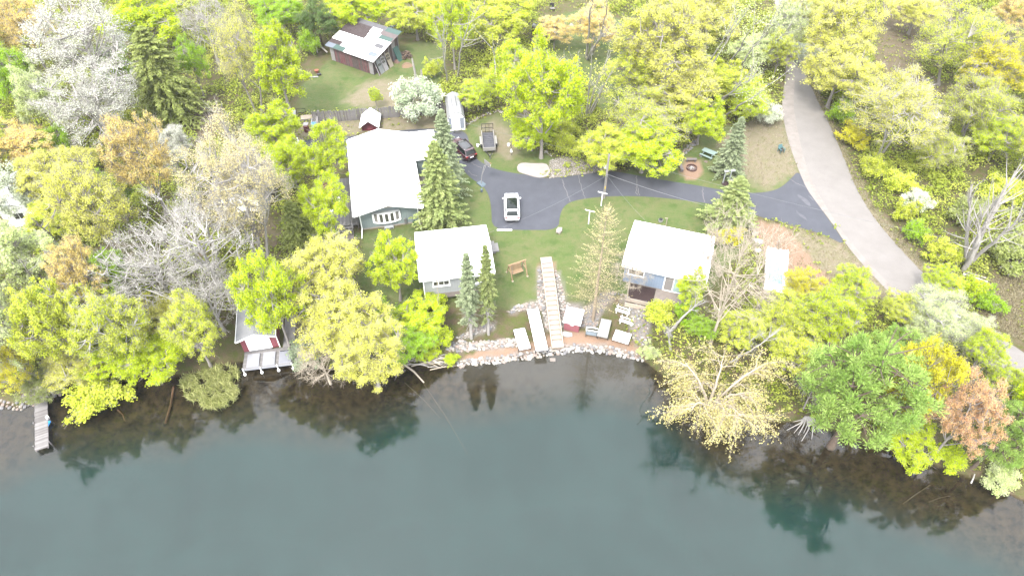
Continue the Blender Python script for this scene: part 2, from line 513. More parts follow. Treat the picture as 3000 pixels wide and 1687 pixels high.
# ---------------------------------------------------------------- lake surface
def water_material():
    m = bpy.data.materials.new('lake_water'); m.use_nodes = True
    n, l = m.node_tree.nodes, m.node_tree.links
    n.remove(n['Principled BSDF']); out = n['Material Output']
    ge = n.new('ShaderNodeNewGeometry')
    tr = n.new('ShaderNodeBsdfTransparent'); tr.inputs['Color'].default_value = (0.90, 0.95, 0.93, 1)
    gl = n.new('ShaderNodeBsdfGlossy'); gl.inputs['Roughness'].default_value = 0.03
    fr = n.new('ShaderNodeFresnel'); fr.inputs['IOR'].default_value = 1.43
    ms = n.new('ShaderNodeMixShader')
    def wave(scale, st, det):
        mp = n.new('ShaderNodeMapping'); mp.inputs['Scale'].default_value = st
        mp.inputs['Rotation'].default_value = (0, 0, 0.35)
        t = n.new('ShaderNodeTexNoise'); t.inputs['Scale'].default_value = scale; t.inputs['Detail'].default_value = det
        l.new(ge.outputs['Position'], mp.inputs['Vector']); l.new(mp.outputs[0], t.inputs['Vector']); return t.outputs['Fac']
    w1 = wave(0.9, (1, 2.2, 1), 0); w2 = wave(0.3, (1, 1.5, 1), 0)
    big = wave(0.06, (1, 1, 1), 2)
    mk = n.new('ShaderNodeMapRange'); mk.inputs['From Min'].default_value = 0.42; mk.inputs['From Max'].default_value = 0.68
    mk.inputs['To Min'].default_value = 0.25; mk.inputs['To Max'].default_value = 1.0
    l.new(big, mk.inputs['Value'])
    ad = n.new('ShaderNodeMath'); ad.operation = 'MULTIPLY'; l.new(w1, ad.inputs[0]); l.new(mk.outputs[0], ad.inputs[1])
    a2 = n.new('ShaderNodeMath'); a2.operation = 'ADD'; l.new(ad.outputs[0], a2.inputs[0]); l.new(w2, a2.inputs[1])
    b = n.new('ShaderNodeBump'); b.inputs['Strength'].default_value = 0.020; b.inputs['Distance'].default_value = 0.12
    l.new(a2.outputs[0], b.inputs['Height'])
    l.new(b.outputs[0], gl.inputs['Normal']); l.new(b.outputs[0], fr.inputs['Normal'])
    l.new(fr.outputs[0], ms.inputs[0]); l.new(tr.outputs[0], ms.inputs[1]); l.new(gl.outputs[0], ms.inputs[2])
    l.new(ms.outputs[0], out.inputs['Surface'])
    return m
sx = np.concatenate([[-700], np.arange(-95, 80, 1.0), [700]])
top = [(float(x), float(shore_y(x)) + 1.2, WATER) for x in sx]
wv = [(float(x), -500.0, WATER) for x in sx] + top
k = len(sx)
mb = MB(); mb.add(wv, [(i, i+1, k+i+1, k+i) for i in range(k-1)])
lake = mb.build('lake', water_material()); struct(lake)
if lake.data.polygons[0].normal.z < 0: lake.data.flip_normals()

# ---------------------------------------------------------------- driveway and road (flat sheets, each a few mm above the one below)
def sheet(name, poly, z, m, t=0.0):
    vs = [Vector((x, y, z)) for x, y in poly]
    tri = tessellate_polygon([vs])
    mb = MB(); mb.add(vs, tri)
    o = mb.build(name, m)
    if o.data.polygons and o.data.polygons[0].normal.z < 0: o.data.flip_normals()
    return o
def ray0(pts): return [ray(*p) for p in pts]

asphalt = mat('driveway_asphalt', (0.047, 0.050, 0.061), 0.85, 0.10, 0.55, 0.0, col2=(0.064, 0.067, 0.081), detail=8)
DRIVE = ray0([(2341,497),(2312,530),(2275,559),(2200,568),(2110,556),(2040,543),(1950,529),(1860,513),(1800,502),(1755,505),(1700,512),(1640,520),(1590,523),(1555,514),
              (1500,507),(1450,496),(1412,478),(1392,462),(1378,430),(1366,383),(1312,384),(1290,378),(1240,377),(1150,384),(1010,402),(880,411),(850,420),(850,470),(900,480),(1000,470),(1260,455),
              (1335,470),(1362,505),(1385,527),(1412,541),(1432,570),(1440,610),(1441,673),(1540,674),(1636,674),(1640,630),(1652,603),(1682,587),(1760,576),(1850,574),(1950,580),
              (2050,593),(2110,602),(2200,625),(2240,640),(2340,665),(2420,690),(2482,722),(2440,660),(2395,598),(2362,550)])
DRIVE = chaikin(DRIVE, 2)
drive = struct(sheet('driveway', DRIVE, 0.008, asphalt))
road_m = mat('road_gravel_asphalt', (0.160, 0.147, 0.138), 0.95, 0.08, 0.6, 0.0, col2=(0.190, 0.176, 0.166), detail=7)
ROAD = ray0([(2260,-60),(2290,60),(2318,150),(2325,230),(2318,300),(2335,400),(2352,470),(2375,540),(2420,615),(2470,690),(2535,765),(2600,835),(2690,910),(2800,985),(2920,1070),(3060,1170),(3250,1300),
             (3250,1190),(3050,1065),(2900,968),(2800,888),(2712,808),(2630,722),(2560,640),(2505,548),(2468,452),(2432,370),(2395,295),(2360,220),(2335,140),(2312,50),(2295,-60)])
road = struct(sheet('road', chaikin(ROAD, 2), 0.012, road_m))
sh_m = mat('road_shoulder_gravel', (0.165, 0.147, 0.134), 0.95, 0.15, 1.1, 0.0, col2=(0.225, 0.202, 0.186))
SHOULDER = ray0([(2255,-60),(2280,60),(2306,150),(2300,230),(2288,310),(2305,400),(2325,460),(2340,500),(2362,552),(2395,598),(2442,660),(2484,724),(2540,790),(2600,852),(2700,940),(2800,1010),(2920,1095),(3060,1195),(3240,1310),
                 (3240,1280),(3060,1160),(2920,1062),(2800,977),(2690,903),(2603,830),(2540,764),(2472,686),(2424,612),(2380,538),(2357,470),(2340,400),(2323,305),(2330,232),(2323,150),(2295,60),(2265,-60)])
shoulder = struct(sheet('road_shoulder', chaikin(SHOULDER, 1), 0.016, sh_m))
crack_m = mat('driveway_crack_filler', (0.125, 0.118, 0.122), 0.95, 0.2, 9)
def ribbon(name, pts, w, z, m, seed=0, jit=0.08, parent=None):
    r = random.Random(seed); P = []
    for i in range(len(pts) - 1):
        for s in range(6):
            t = s / 6; P.append((pts[i][0]*(1-t)+pts[i+1][0]*t + r.uniform(-jit, jit), pts[i][1]*(1-t)+pts[i+1][1]*t + r.uniform(-jit, jit)))
    P.append(pts[-1]); vs = []; fs = []
    for i, p in enumerate(P):
        q = P[min(i+1, len(P)-1)]; o = P[max(i-1, 0)]
        d = Vector((q[0]-o[0], q[1]-o[1])).normalized(); ww = w * r.uniform(0.5, 1.2)
        vs += [(p[0]-d.y*ww, p[1]+d.x*ww, z), (p[0]+d.y*ww, p[1]-d.x*ww, z)]
        if i: fs.append((2*i-2, 2*i-1, 2*i+1, 2*i))
    mb = MB(); mb.add(vs, fs); o = mb.build(name, m, parent)
    if o.data.polygons[0].normal.z < 0: o.data.flip_normals()
    return o
for i, pts in enumerate([[(1645,518),(1652,545),(1670,591)], [(1693,511),(1702,545),(1714,583)], [(1864,516),(1866,545),(1874,573)], [(2060,549),(2058,570),(2064,593)],
                         [(1866,545),(1862,565),(1868,572)], [(1380,478),(1400,488),(1412,492)], [(1372,500),(1382,512),(1398,516)], [(2310,522),(2340,540),(2368,552)]]):
    struct(ribbon('pavement_crack', ray0(pts), 0.055, 0.014, crack_m, i, parent=drive)) 
pale_m = mat('worn_pale_asphalt', (0.105, 0.105, 0.118), 0.95, 0.12, 2.0, col2=(0.070, 0.072, 0.084))
for i, (px, py, r_) in enumerate([(2355,585,0.9),(2378,582,0.5),(2348,632,0.7)]):
    x, y = ray(px, py); rr = random.Random(i)
    struct(sheet('worn_asphalt_patch', chaikin([(x + 0.45*r_*math.cos(a)*rr.uniform(.3, 1.2) - 0.5*r_*math.sin(a), y + r_*1.7*math.sin(a)*rr.uniform(.4, 1.1)) for a in np.linspace(0, 2*math.pi, 9)[:-1]], 1), 0.013, pale_m)).parent = drive
M_WHITE = mat('white_paint', (0.80, 0.80, 0.80), 0.5, 0.03, 2)
x, y = ray(1478, 675)
mb = MB(); mb.prism([(-0.09, 0), (0.09, 0), (0.06, 0.13), (-0.06, 0.13)], 'x', -0.85, 0.85)
o = mb.build('parking_curb', M_WHITE); o.location = (x, y, 0.0)
tag(o, 'low white concrete wheel stop across the driveway end by the white car', 'wheel stop')
# ---------------------------------------------------------------- trees
class TB:
    """numpy collector for tree meshes"""
    def __init__(s): s.v = []; s.f = []; s.n = []; s.t = []; s.k = 0
    def _put(s, V, F, sz, tint):
        s.v.append(V); s.f.append((F + s.k).ravel()); s.n.append(np.full(len(F), sz)); s.t.append(tint); s.k += len(V)
    def tube(s, pts, rad, n=5):
        pts = np.asarray(pts, float); m = len(pts)
        rad = np.broadcast_to(np.asarray(rad, float), (m,))
        d = np.gradient(pts, axis=0); d /= np.linalg.norm(d, axis=1, keepdims=True) + 1e-9
        ref = np.array([0.31, 0.95, 0.11]) if abs(d[0][2]) > 0.7 else np.array([0.05, 0.1, 1.0])
        u = np.cross(d, ref); u /= np.linalg.norm(u, axis=1, keepdims=True) + 1e-9
        w_ = np.cross(d, u)
        a = np.arange(n) * 2 * np.pi / n
        V = pts[:, None, :] + (u[:, None, :] * np.cos(a)[None, :, None] + w_[:, None, :] * np.sin(a)[None, :, None]) * rad[:, None, None]
        V = V.reshape(-1, 3)
        i, j = np.meshgrid(np.arange(m-1), np.arange(n), indexing='ij')
        A = i*n + j; B = i*n + (j+1) % n
        F = np.stack([A, B, B+n, A+n], -1).reshape(-1, 4)
        s._put(V, F, 4, np.zeros(len(V)))
    def spikes(s, P, D, Ln, R):
        """many thin three-sided twigs"""
        n = len(P)
        D = D / (np.linalg.norm(D, axis=1, keepdims=True) + 1e-9)
        ref = np.where(np.abs(D[:, 2:3]) > 0.8, np.array([[1., 0, 0]]), np.array([[0, 0, 1.]]))
        u = np.cross(D, ref); u /= np.linalg.norm(u, axis=1, keepdims=True) + 1e-9
        w_ = np.cross(D, u)
        R = np.broadcast_to(R, (n,))[:, None]; Ln = np.broadcast_to(Ln, (n,))[:, None]
        V = np.stack([P + u*R, P + (-0.5*u + 0.87*w_)*R, P + (-0.5*u - 0.87*w_)*R, P + D*Ln], 1).reshape(-1, 3)
        k = np.arange(n)[:, None] * 4
        F = np.concatenate([k + np.array([[0, 1, 3]]), k + np.array([[1, 2, 3]]), k + np.array([[2, 0, 3]])])
        s._put(V, F, 3, np.zeros(len(V)))
    def leaves(s, P, Nn, size, ratio, tint, rng, axis=None):
        n = len(P)
        Nn = Nn / (np.linalg.norm(Nn, axis=1, keepdims=True) + 1e-9)
        if axis is None:
            r = rng.normal(size=(n, 3)); u = np.cross(Nn, r)
        else: u = axis
        u = u / (np.linalg.norm(u, axis=1, keepdims=True) + 1e-9)
        w_ = np.cross(Nn, u)
        size = np.broadcast_to(size, (n,))[:, None]
        h = size * 0.5
        bend = Nn * h * 0.25
        V = np.stack([P - u*h - bend, P + w_*h*ratio + u*h*0.15, P + u*h - bend, P - w_*h*ratio + u*h*0.15], 1).reshape(-1, 3)
        k = np.arange(n)[:, None] * 4
        F = k + np.array([[0, 1, 2, 3]])
        s._put(V, F, 4, np.repeat(tint, 4))
    def mesh(s, name):
        return np_mesh(name, np.concatenate(s.v), np.concatenate(s.f), np.concatenate(s.n), np.concatenate(s.t))

def unit(v): return v / (np.linalg.norm(v, axis=-1, keepdims=True) + 1e-9)
def bez(p0, p1, p2, n):
    t = np.linspace(0, 1, n)[:, None]
    return (1-t)**2*p0 + 2*(1-t)*t*p1 + t*t*p2

def gen_broad(seed, a=4.0, b=4.0, H0=10.0, r0=0.2, K=75, nl=14000, lsz=0.30, ratio=0.7, twigs=6, twig_len=0.9, rcf=0.26, nlimb=11, low=-0.55, up=0.5, trunk_top=0.75, puff=0.7, brush=False, wob=0.25, tw_r=0.016, stems=1, limb_r=0.45, reach=(0.62, 0.85), br=1.0):
    """a broadleaf tree: trunk(s), limbs, branches to clumps of foliage placed in an uneven crown. Returns bark mesh, leaf mesh, a, b, H0, crown centre height"""
    rng = np.random.default_rng(seed)
    zc = H0 - b
    bark, fol = TB(), TB()
    ph = rng.uniform(0, 6.28, 6)
    def lobe(d):
        az = np.arctan2(d[:, 1], d[:, 0]); el = d[:, 2]
        return 1 - wob + wob * (np.sin(2*az+ph[0]+el*2) * 0.5 + np.sin(3*az+ph[1]-el*3) * 0.45 + np.sin(5*az+ph[2]+4*el) * 0.3 + 0.55)
    nodes = []
    for st in range(stems):
        off = rng.normal(0, 0.25*a if stems > 1 else 0, 2)
        base = np.array([off[0]*0.25, off[1]*0.25, -0.25])
        top = np.array([off[0]*1.6, off[1]*1.6, H0 * trunk_top]) + np.append(rng.normal(0, 0.05*a, 2), 0)
        tp = bez(base, (base+top)/2 + np.append(rng.normal(0, 0.06*a, 2), 0), top, 9)
        rr = r0 * (1 - 0.85*np.linspace(0, 1, 9)) / stems**0.5; rr[0] *= 1.5
        bark.tube(tp, rr, 7); nodes.append(tp[4:])
        for i in range(max(3, nlimb // stems)):
            t0 = rng.uniform(0.28, 0.95); f = t0 * 8; i0 = min(int(f), 7)
            p0 = tp[i0] + (tp[i0+1] - tp[i0]) * (f - i0)
            az = i * 2.4 + rng.uniform(-0.5, 0.5)
            el = rng.uniform(-0.1, 0.5) + 0.6 * (t0 - 0.3)
            d = np.array([math.cos(az)*math.cos(el), math.sin(az)*math.cos(el), math.sin(el)])
            e = np.array([0, 0, zc]) + d * np.array([a, a, b]) * rng.uniform(*reach) * lobe(d[None])[0]
            if e[2] < p0[2] + 0.05*H0: e[2] = p0[2] + 0.1*H0
            mid = (p0 + e) / 2 + np.array([0, 0, -0.12*np.linalg.norm(e-p0)]) * (1 if up > 0.3 else -0.6) + rng.normal(0, 0.05*a, 3)
            lp = bez(p0, mid, e, 7)
            bark.tube(lp, (limb_r*r0*(1-t0*0.4)) * (1 - 0.8*np.linspace(0, 1, 7)), 5); nodes.append(lp[2:])
    nodes = np.concatenate(nodes)
    # clump centres
    d = unit(rng.normal(size=(K*4, 3))); d = d[d[:, 2] > low][:K]
    rad = np.where(rng.random(len(d)) < 0.72, rng.uniform(0.78, 1.0, len(d)), rng.uniform(0.3, 0.75, len(d)))
    lr = lobe(d)
    cen = np.array([0, 0, zc]) + d * np.array([a, a, b]) * (rad * lr)[:, None]
    rc = a * rcf * rng.uniform(0.65, 1.35, len(d))
    for c in cen:
        j = np.argmin(np.linalg.norm(nodes - c, axis=1) + 0.6*np.maximum(0, nodes[:, 2]-c[2])); p0 = nodes[j]
        bark.tube(bez(p0, (p0+c)/2 + rng.normal(0, 0.15, 3) + np.array([0, 0, -0.1]), c, 4), np.array([0.05, 0.036, 0.024, 0.012]) * a/4 * br, 4)
    if twigs:
        m = twigs
        P = np.repeat(cen, m, 0) + rng.normal(0, 0.12, (len(cen)*m, 3))
        D = np.repeat(unit(cen - np.array([0, 0, zc - 0.4*b])), m, 0) * 0.7 + rng.normal(0, 0.55, P.shape) + np.array([0, 0, 0.25*up])
        ln = rng.uniform(0.5, 1.1, len(P)) * twig_len * np.repeat(rc, m) / (a*rcf)
        bark.spikes(P, D, ln, tw_r)
        Du = unit(D)
        for q in (0.35, 0.6):
            P2 = P + Du * (ln*q)[:, None]
            bark.spikes(P2, Du*0.7 + rng.normal(0, 0.5, P.shape), ln*0.55, tw_r*0.6)
    if nl:
        wgt = rc**2; cnt = rng.multinomial(nl, wgt / wgt.sum())
        ci = np.repeat(np.arange(len(cen)), cnt)
        dd = unit(rng.normal(size=(nl, 3)) + np.array([0, 0, 0.45]))
        rr = rc[ci] * (rng.random(nl) ** 0.45)
        ph2 = rng.uniform(0, 6.28, (len(cen), 3))
        az = np.arctan2(dd[:, 1], dd[:, 0])
        rr *= 0.85 + 0.25*np.sin(3*az + ph2[ci, 0]) + 0.15*np.sin(5*az + ph2[ci, 1])
        P = cen[ci] + dd * rr[:, None] * np.array([1, 1, puff])
        tint_c = rng.random(len(cen))
        tint = np.clip(tint_c[ci]*0.65 + rng.random(nl)*0.35, 0, 1)
        if brush:
            ax = unit(dd + np.array([0, 0, 0.5]) + rng.normal(0, 0.25, (nl, 3)))
            fol.leaves(P, np.cross(ax, rng.normal(size=(nl, 3))), lsz*rng.uniform(0.7, 1.3, nl), ratio, tint, rng, axis=ax)
        else:
            Nn = dd*0.35 + np.array([0, 0, 0.85]) + rng.normal(0, 0.38, (nl, 3))
            fol.leaves(P, Nn, lsz*rng.uniform(0.65, 1.35, nl), ratio, tint, rng)
    return bark.mesh('trunk'), (fol.mesh('crown') if nl else None), a, b, H0, zc

def gen_conifer(seed, H0=10.0, R=2.2, z0=0.06, whorls=38, per=10, droop=0.28, r0=0.16, lsz=0.30, ratio=0.4, bare_to=None, taper=0.78, m=15, twiggy=False):
    rng = np.random.default_rng(seed)
    bark, fol = TB(), TB()
    bark.tube(np.array([[0, 0, -0.25], [0.02, 0, H0*0.3], [0, 0.02, H0*0.7], [0, 0, H0*0.99]]), [r0*1.25, r0, r0*0.5, 0.015], 7)
    P_, N_, A_, T_, Z_ = [], [], [], [], []
    for k in range(whorls):
        t = z0 + (1 - z0) * (k + 0.5) / whorls
        for j in range(per):
            az = j * 6.283 / per + k * 1.9 + rng.uniform(-0.35, 0.35)
            if not twiggy and rng.random() < 0.08: continue
            tt = t + rng.uniform(-0.5, 0.5) / whorls
            Ln = R * (1 - tt)**taper * rng.uniform(0.5, 1.22) + 0.12
            if bare_to and tt < bare_to: Ln *= 0.7
            zb = H0 * tt
            o = np.array([math.cos(az), math.sin(az), 0])
            p0 = np.array([0, 0, zb]); p2 = o * Ln + np.array([0, 0, zb - droop*Ln + 0.1*Ln]); p1 = o*Ln*0.5 + np.array([0, 0, zb - droop*Ln*0.4])
            if tt > 0.75: p2[2] += 0.35*Ln
            bark.tube(bez(p0, p1, p2, 4), np.array([0.022, 0.016, 0.01, 0.005])*(0.7 if twiggy else 1), 3)
            if twiggy:
                q = np.repeat(bez(p0, p1, p2, 9)[2:], 2, 0)
                bark.spikes(q, o*0.7 + rng.normal(0, 0.55, q.shape), rng.uniform(0.3, 0.8, len(q)), 0.007)
            if bare_to and tt < bare_to and rng.random() < 0.72:
                q = bez(p0, p1, p2, 8)[2:]
                bark.spikes(q, o + rng.normal(0, 0.6, q.shape), 0.4, 0.008); continue
            ts = np.linspace(0.22, 1.0, m)
            ts = np.repeat(ts, 3) + rng.uniform(-0.04, 0.04, 3*m)
            c = ((1-ts)**2)[:, None]*p0 + (2*(1-ts)*ts)[:, None]*p1 + (ts**2)[:, None]*p2
            sd = np.tile([-1, 1, 0], m)
            per_ = np.array([-o[1], o[0], 0])
            ax = unit(o*0.75 + sd[:, None]*per_*0.85 + np.array([0, 0, -0.12]) + rng.normal(0, 0.18, c.shape))
            wd = (0.30 + 0.35*Ln) * (1.05 - ts) * 0.6
            c = c + per_ * (sd*wd*rng.uniform(0.3, 1, 3*m))[:, None] + np.array([0, 0, 0.02])
            P_.append(c); A_.append(ax); N_.append(np.array([0, 0, 1.0]) + rng.normal(0, 0.35, c.shape))
            T_.append(np.clip(rng.random()*0.5 + rng.random(3*m)*0.5, 0, 1))
    P = np.concatenate(P_); A = np.concatenate(A_); Nn = np.concatenate(N_); T = np.concatenate(T_)
    Nn = Nn - A * (Nn*A).sum(1, keepdims=True)
    fol.leaves(P, Nn, lsz*rng.uniform(0.7, 1.3, len(P)), ratio, T, rng, axis=A)
    return bark.mesh('trunk'), fol.mesh('crown'), R, H0/2, H0, H0*0.4

def gen_spread(seed, a=6.0, H0=6.5, nb=150):
    """a low wide tree: several leaning stems, arching branches with side shoots and small tufts that droop at the ends"""
    rng = np.random.default_rng(seed)
    bark, fol = TB(), TB()
    starts = []
    for k, az in enumerate((-2.6, -1.9, -1.3, -0.7, 0.2, 1.4, 2.7)):
        az += rng.uniform(-0.25, 0.25); Ln = a*rng.uniform(0.42, 0.68); o = np.array([math.cos(az), math.sin(az), 0])
        p2 = o*Ln + np.array([0, 0, rng.uniform(3.0, 5.6)])
        b = bez(np.array([0, 0, -0.3]), o*Ln*0.35 + np.array([0, 0, 3.2]), p2, 11) + np.concatenate([np.zeros((3, 3)), np.cumsum(rng.normal(0, 0.07, (8, 3)), 0)])
        bark.tube(b, 0.17*(1 - 0.8*np.linspace(0, 1, 11)), 6); starts.append((b[3:], az))
    P, A, T = [], [], []
    for i in range(nb):
        b_, az0 = starts[i % len(starts)]; p0 = b_[rng.integers(len(b_))]
        az = az0 + rng.normal(0, 1.0); o = np.array([math.cos(az), math.sin(az), 0])
        Ln = a*rng.uniform(0.22, 0.52)
        p2 = p0 + o*Ln + np.array([0, 0, rng.uniform(-1.8, 0.8)]); p1 = p0 + o*Ln*0.55 + np.array([0, 0, rng.uniform(0.2, 1.1)])
        b = bez(p0, p1, p2, 8) + np.concatenate([np.zeros((2, 3)), np.cumsum(rng.normal(0, 0.05, (6, 3)), 0)])
        b[:, 2] = np.maximum(b[:, 2], 0.35)
        bark.tube(b, rng.uniform(0.022, 0.045)*(1 - 0.85*np.linspace(0, 1, 8)), 4)
        n = 26; f = rng.uniform(0.2, 1, n)*6.99; i0 = f.astype(int); c = b[i0] + (b[i0+1]-b[i0])*(f-i0)[:, None]
        d = unit(o*0.5 + rng.normal(0, 0.6, (n, 3)) + np.array([0, 0, -0.15])); ln = rng.uniform(0.3, 1.0, n)
        bark.spikes(c, d, ln, 0.010)
        for q in (0.35, 0.55, 0.75, 0.95):
            P.append(c + d*(ln*q)[:, None] + rng.normal(0, 0.07, c.shape)); A.append(d + rng.normal(0, 0.5, c.shape)); T.append(np.clip(rng.random()*0.6 + rng.random(n)*0.4, 0, 1))
    P = np.concatenate(P); A = unit(np.concatenate(A)); T = np.concatenate(T)
    Nn = np.array([0, 0, 1.0]) + rng.normal(0, 0.5, P.shape); Nn = Nn - A*(Nn*A).sum(1, keepdims=True)
    fol.leaves(P, Nn, 0.13*rng.uniform(0.6, 1.4, len(P)), 0.6, T, rng, axis=A)
    return bark.mesh('trunk'), fol.mesh('crown'), a, H0*0.45, H0, H0*0.55

PROTO = {}
def proto(kind, variant):
    key = (kind, variant)
    if key in PROTO: return PROTO[key]
    s = 100 * variant + sum(map(ord, kind))
    if kind == 'full':      r = gen_broad(s, nl=36000, K=210, lsz=0.145, rcf=0.16, wob=0.3, twigs=5)
    elif kind == 'tall':    r = gen_broad(s, a=3.2, b=4.8, H0=11, nl=32000, K=180, lsz=0.14, rcf=0.175, wob=0.32, twigs=5)
    elif kind == 'airy':    r = gen_broad(s, nl=36000, K=270, lsz=0.112, rcf=0.14, wob=0.32, twigs=7, twig_len=0.75, nlimb=18, up=0.8)
    elif kind == 'wispy':   r = gen_broad(s, a=4.5, b=5.0, H0=11.5, nl=24000, K=250, lsz=0.10, rcf=0.16, wob=0.3, twigs=8, twig_len=1.0, nlimb=16, up=0.9, stems=2)
    elif kind == 'bare':    r = gen_broad(s, a=5.0, b=5.0, H0=12, r0=0.27, nl=1800, K=170, lsz=0.10, rcf=0.2, wob=0.22, twigs=7, twig_len=1.2, nlimb=30, up=0.9, tw_r=0.020, low=-0.7, limb_r=0.40, reach=(0.75, 1.0), br=1.0)
    elif kind == 'silver':  r = gen_broad(s, a=4.8, b=5.2, H0=12, r0=0.26, nl=15000, K=190, lsz=0.115, rcf=0.17, wob=0.28, twigs=7, twig_len=1.1, nlimb=30, up=0.9, tw_r=0.019, limb_r=0.55, reach=(0.75, 0.98), br=1.3)
    elif kind == 'dead':    r = gen_broad(s, a=4.0, b=4.5, H0=11, r0=0.17, nl=0, K=150, twigs=8, twig_len=1.2, nlimb=20, up=0.9, tw_r=0.017, reach=(0.7, 1.0), wob=0.2, br=0.7, limb_r=0.36)
    elif kind == 'shrub':   r = gen_broad(s, a=1.6, b=1.1, H0=1.95, r0=0.05, nl=7500, K=60, lsz=0.12, rcf=0.27, wob=0.45, twigs=4, twig_len=0.4, nlimb=6, low=-0.3, stems=3)
    elif kind == 'blossom': r = gen_broad(s, a=2.4, b=2.0, H0=4.2, r0=0.09, nl=12000, K=90, lsz=0.14, rcf=0.24, wob=0.3, twigs=5, twig_len=0.5, nlimb=9)
    elif kind == 'pine':    r = gen_broad(s, a=5.2, b=5.6, H0=13.5, r0=0.3, nl=34000, K=210, lsz=0.34, ratio=0.2, rcf=0.14, wob=0.22, twigs=2, brush=True, puff=0.85, low=-0.7, nlimb=24, up=0.2, trunk_top=0.97)
    elif kind == 'spruce':  r = gen_conifer(s, R=2.3)
    elif kind == 'lifted':  r = gen_conifer(s, R=1.9, z0=0.2, bare_to=0.42, per=8, whorls=30)
    elif kind == 'hemlock': r = gen_conifer(s, R=3.4, whorls=30, per=10, droop=0.5, lsz=0.42, ratio=0.3, taper=0.6, z0=0.12)
    elif kind == 'larch':   r = gen_conifer(s, H0=12, R=3.4, whorls=24, per=7, droop=-0.12, lsz=0.095, ratio=0.55, taper=0.5, z0=0.16, m=9, r0=0.15, twiggy=True)
    elif kind == 'spread':  r = gen_spread(s)
    PROTO[key] = r
    return r

LEAF = {
    'lime':   ((0.315, 0.405, 0.012), (0.390, 0.470, 0.035)),
    'green':  ((0.190, 0.320, 0.020), (0.260, 0.385, 0.035)),
    'yellow': ((0.405, 0.415, 0.060), (0.475, 0.465, 0.130)),
    'yelgrn': ((0.340, 0.400, 0.030), (0.420, 0.450, 0.075)),
    'gold':   ((0.420, 0.390, 0.020), (0.450, 0.430, 0.045)),
    'tan':    ((0.420, 0.370, 0.170), (0.460, 0.410, 0.230)),
    'orange': ((0.530, 0.410, 0.120), (0.560, 0.460, 0.190)),
    'rust':   ((0.530, 0.300, 0.175), (0.560, 0.400, 0.180)),
    'silver': ((0.400, 0.410, 0.320), (0.500, 0.500, 0.450)),
    'apple':  ((0.270, 0.340, 0.190), (0.520, 0.550, 0.450)),
    'white':  ((0.580, 0.590, 0.530), (0.400, 0.450, 0.290)),
    'palegr': ((0.350, 0.420, 0.140), (0.440, 0.480, 0.270)),
    'olive':  ((0.180, 0.220, 0.060), (0.260, 0.290, 0.100)),
    'dusty':  ((0.200, 0.250, 0.150), (0.270, 0.320, 0.210)),
    'spruce': ((0.185, 0.235, 0.080), (0.290, 0.325, 0.130)),
    'bspruce':((0.220, 0.270, 0.150), (0.310, 0.350, 0.215)),
    'dark':   ((0.070, 0.120, 0.038), (0.120, 0.170, 0.055)),
    'pine':   ((0.165, 0.280, 0.050), (0.340, 0.440, 0.125)),
    'larch':  ((0.450, 0.410, 0.130), (0.490, 0.440, 0.220)),
}
def leafm(k): return leaf_mat('leaf_' + k, *LEAF[k])
BARK = {
    'grey':  mat('bark_grey', (0.270, 0.245, 0.225), 0.9, 0.25, 6, 0.3),
    'pale':  mat('bark_pale', (0.330, 0.310, 0.285), 0.9, 0.2, 5, 0.2),
    'white': mat('bark_birch', (0.400, 0.385, 0.360), 0.85, 0.2, 3, 0.1, col2=(0.30, 0.28, 0.26), stretch=(1, 1, 4)),
    'twig':  mat('bark_twig_brown', (0.300, 0.240, 0.170), 0.9, 0.2, 5, 0.2),
    'brown': mat('bark_brown', (0.105, 0.078, 0.058), 0.95, 0.25, 6, 0.3),
    'tan':   mat('bark_tan', (0.400, 0.345, 0.270), 0.9, 0.2, 5, 0.2),
}
TREE_N = [0]
def plant(kind, cx, cy, rx, ry, leaf, label, bark='grey', variant=None, group=None, name='deciduous_tree', cat='tree', lean=(0, 0)):
    """a tree whose crown is seen centred at a pixel, rx x ry pixels in half width and half height: finds its foot, width and height"""
    TREE_N[0] += 1; i = TREE_N[0]
    if variant is None: variant = i % 3
    tm, cm, a0, b0, H0, zc0 = proto(kind, variant)
    v = (cy - 843.5) / FPX
    zc = 4.0
    for _ in range(6):
        x, y = ray(cx, cy, zc)
        D = y*C + (HC - zc)*S
        a = 1.06*rx*D/FPX; R = 1.06*ry*D/FPX
        ph = math.atan2(HC - zc, math.hypot(y, x))
        b = math.sqrt(max(R*R - (a*math.sin(ph))**2, (0.5*a)**2)) / math.cos(ph) if R > a*math.sin(ph) else 0.55*a
        b = min(max(b, 0.55*a), 1.7*a)
        sz = b / b0
        zg = max(hz(x, y), WATER + 0.1)
        zc = zg + zc0*sz
    r = random.Random(i*7 + 3)
    t = thing(name, label, cat, (x, y, zg), 0 if kind == 'spread' else r.uniform(0, 360), group)
    t.scale = (a/a0, a/a0, sz)
    if lean != (0, 0):
        t.rotation_mode = 'XYZ'; t.rotation_euler = (math.radians(lean[0]), math.radians(lean[1]), t.rotation_euler.z)
    link_mesh('trunk', tm, BARK[bark], t)
    if cm: link_mesh('crown', cm, leafm(leaf), t)
    return t
def plant_conifer(kind, bx, by, tx, ty, wid, leaf, label, bark='grey', variant=0, group=None, name='spruce_tree', cat='tree'):
    """a conifer from the pixel of its foot, the pixel of its tip and its half width in pixels"""
    tm, cm, a0, b0, H0, zc0 = proto(kind, variant)
    x, y, z = gp(bx, by)
    v = (ty - 843.5)/FPX
    ht = HC - y / ((C - v*S)/(S + v*C)) - z
    D = y*C + (HC - z - ht*0.3)*S
    t = thing(name, label, cat, (x, y, z), (bx*37) % 360, group)
    s = wid*D/FPX/a0
    t.scale = (s, s, ht/H0)
    link_mesh('trunk', tm, BARK[bark], t)
    if cm: link_mesh('crown', cm, leafm(leaf), t)
    return t

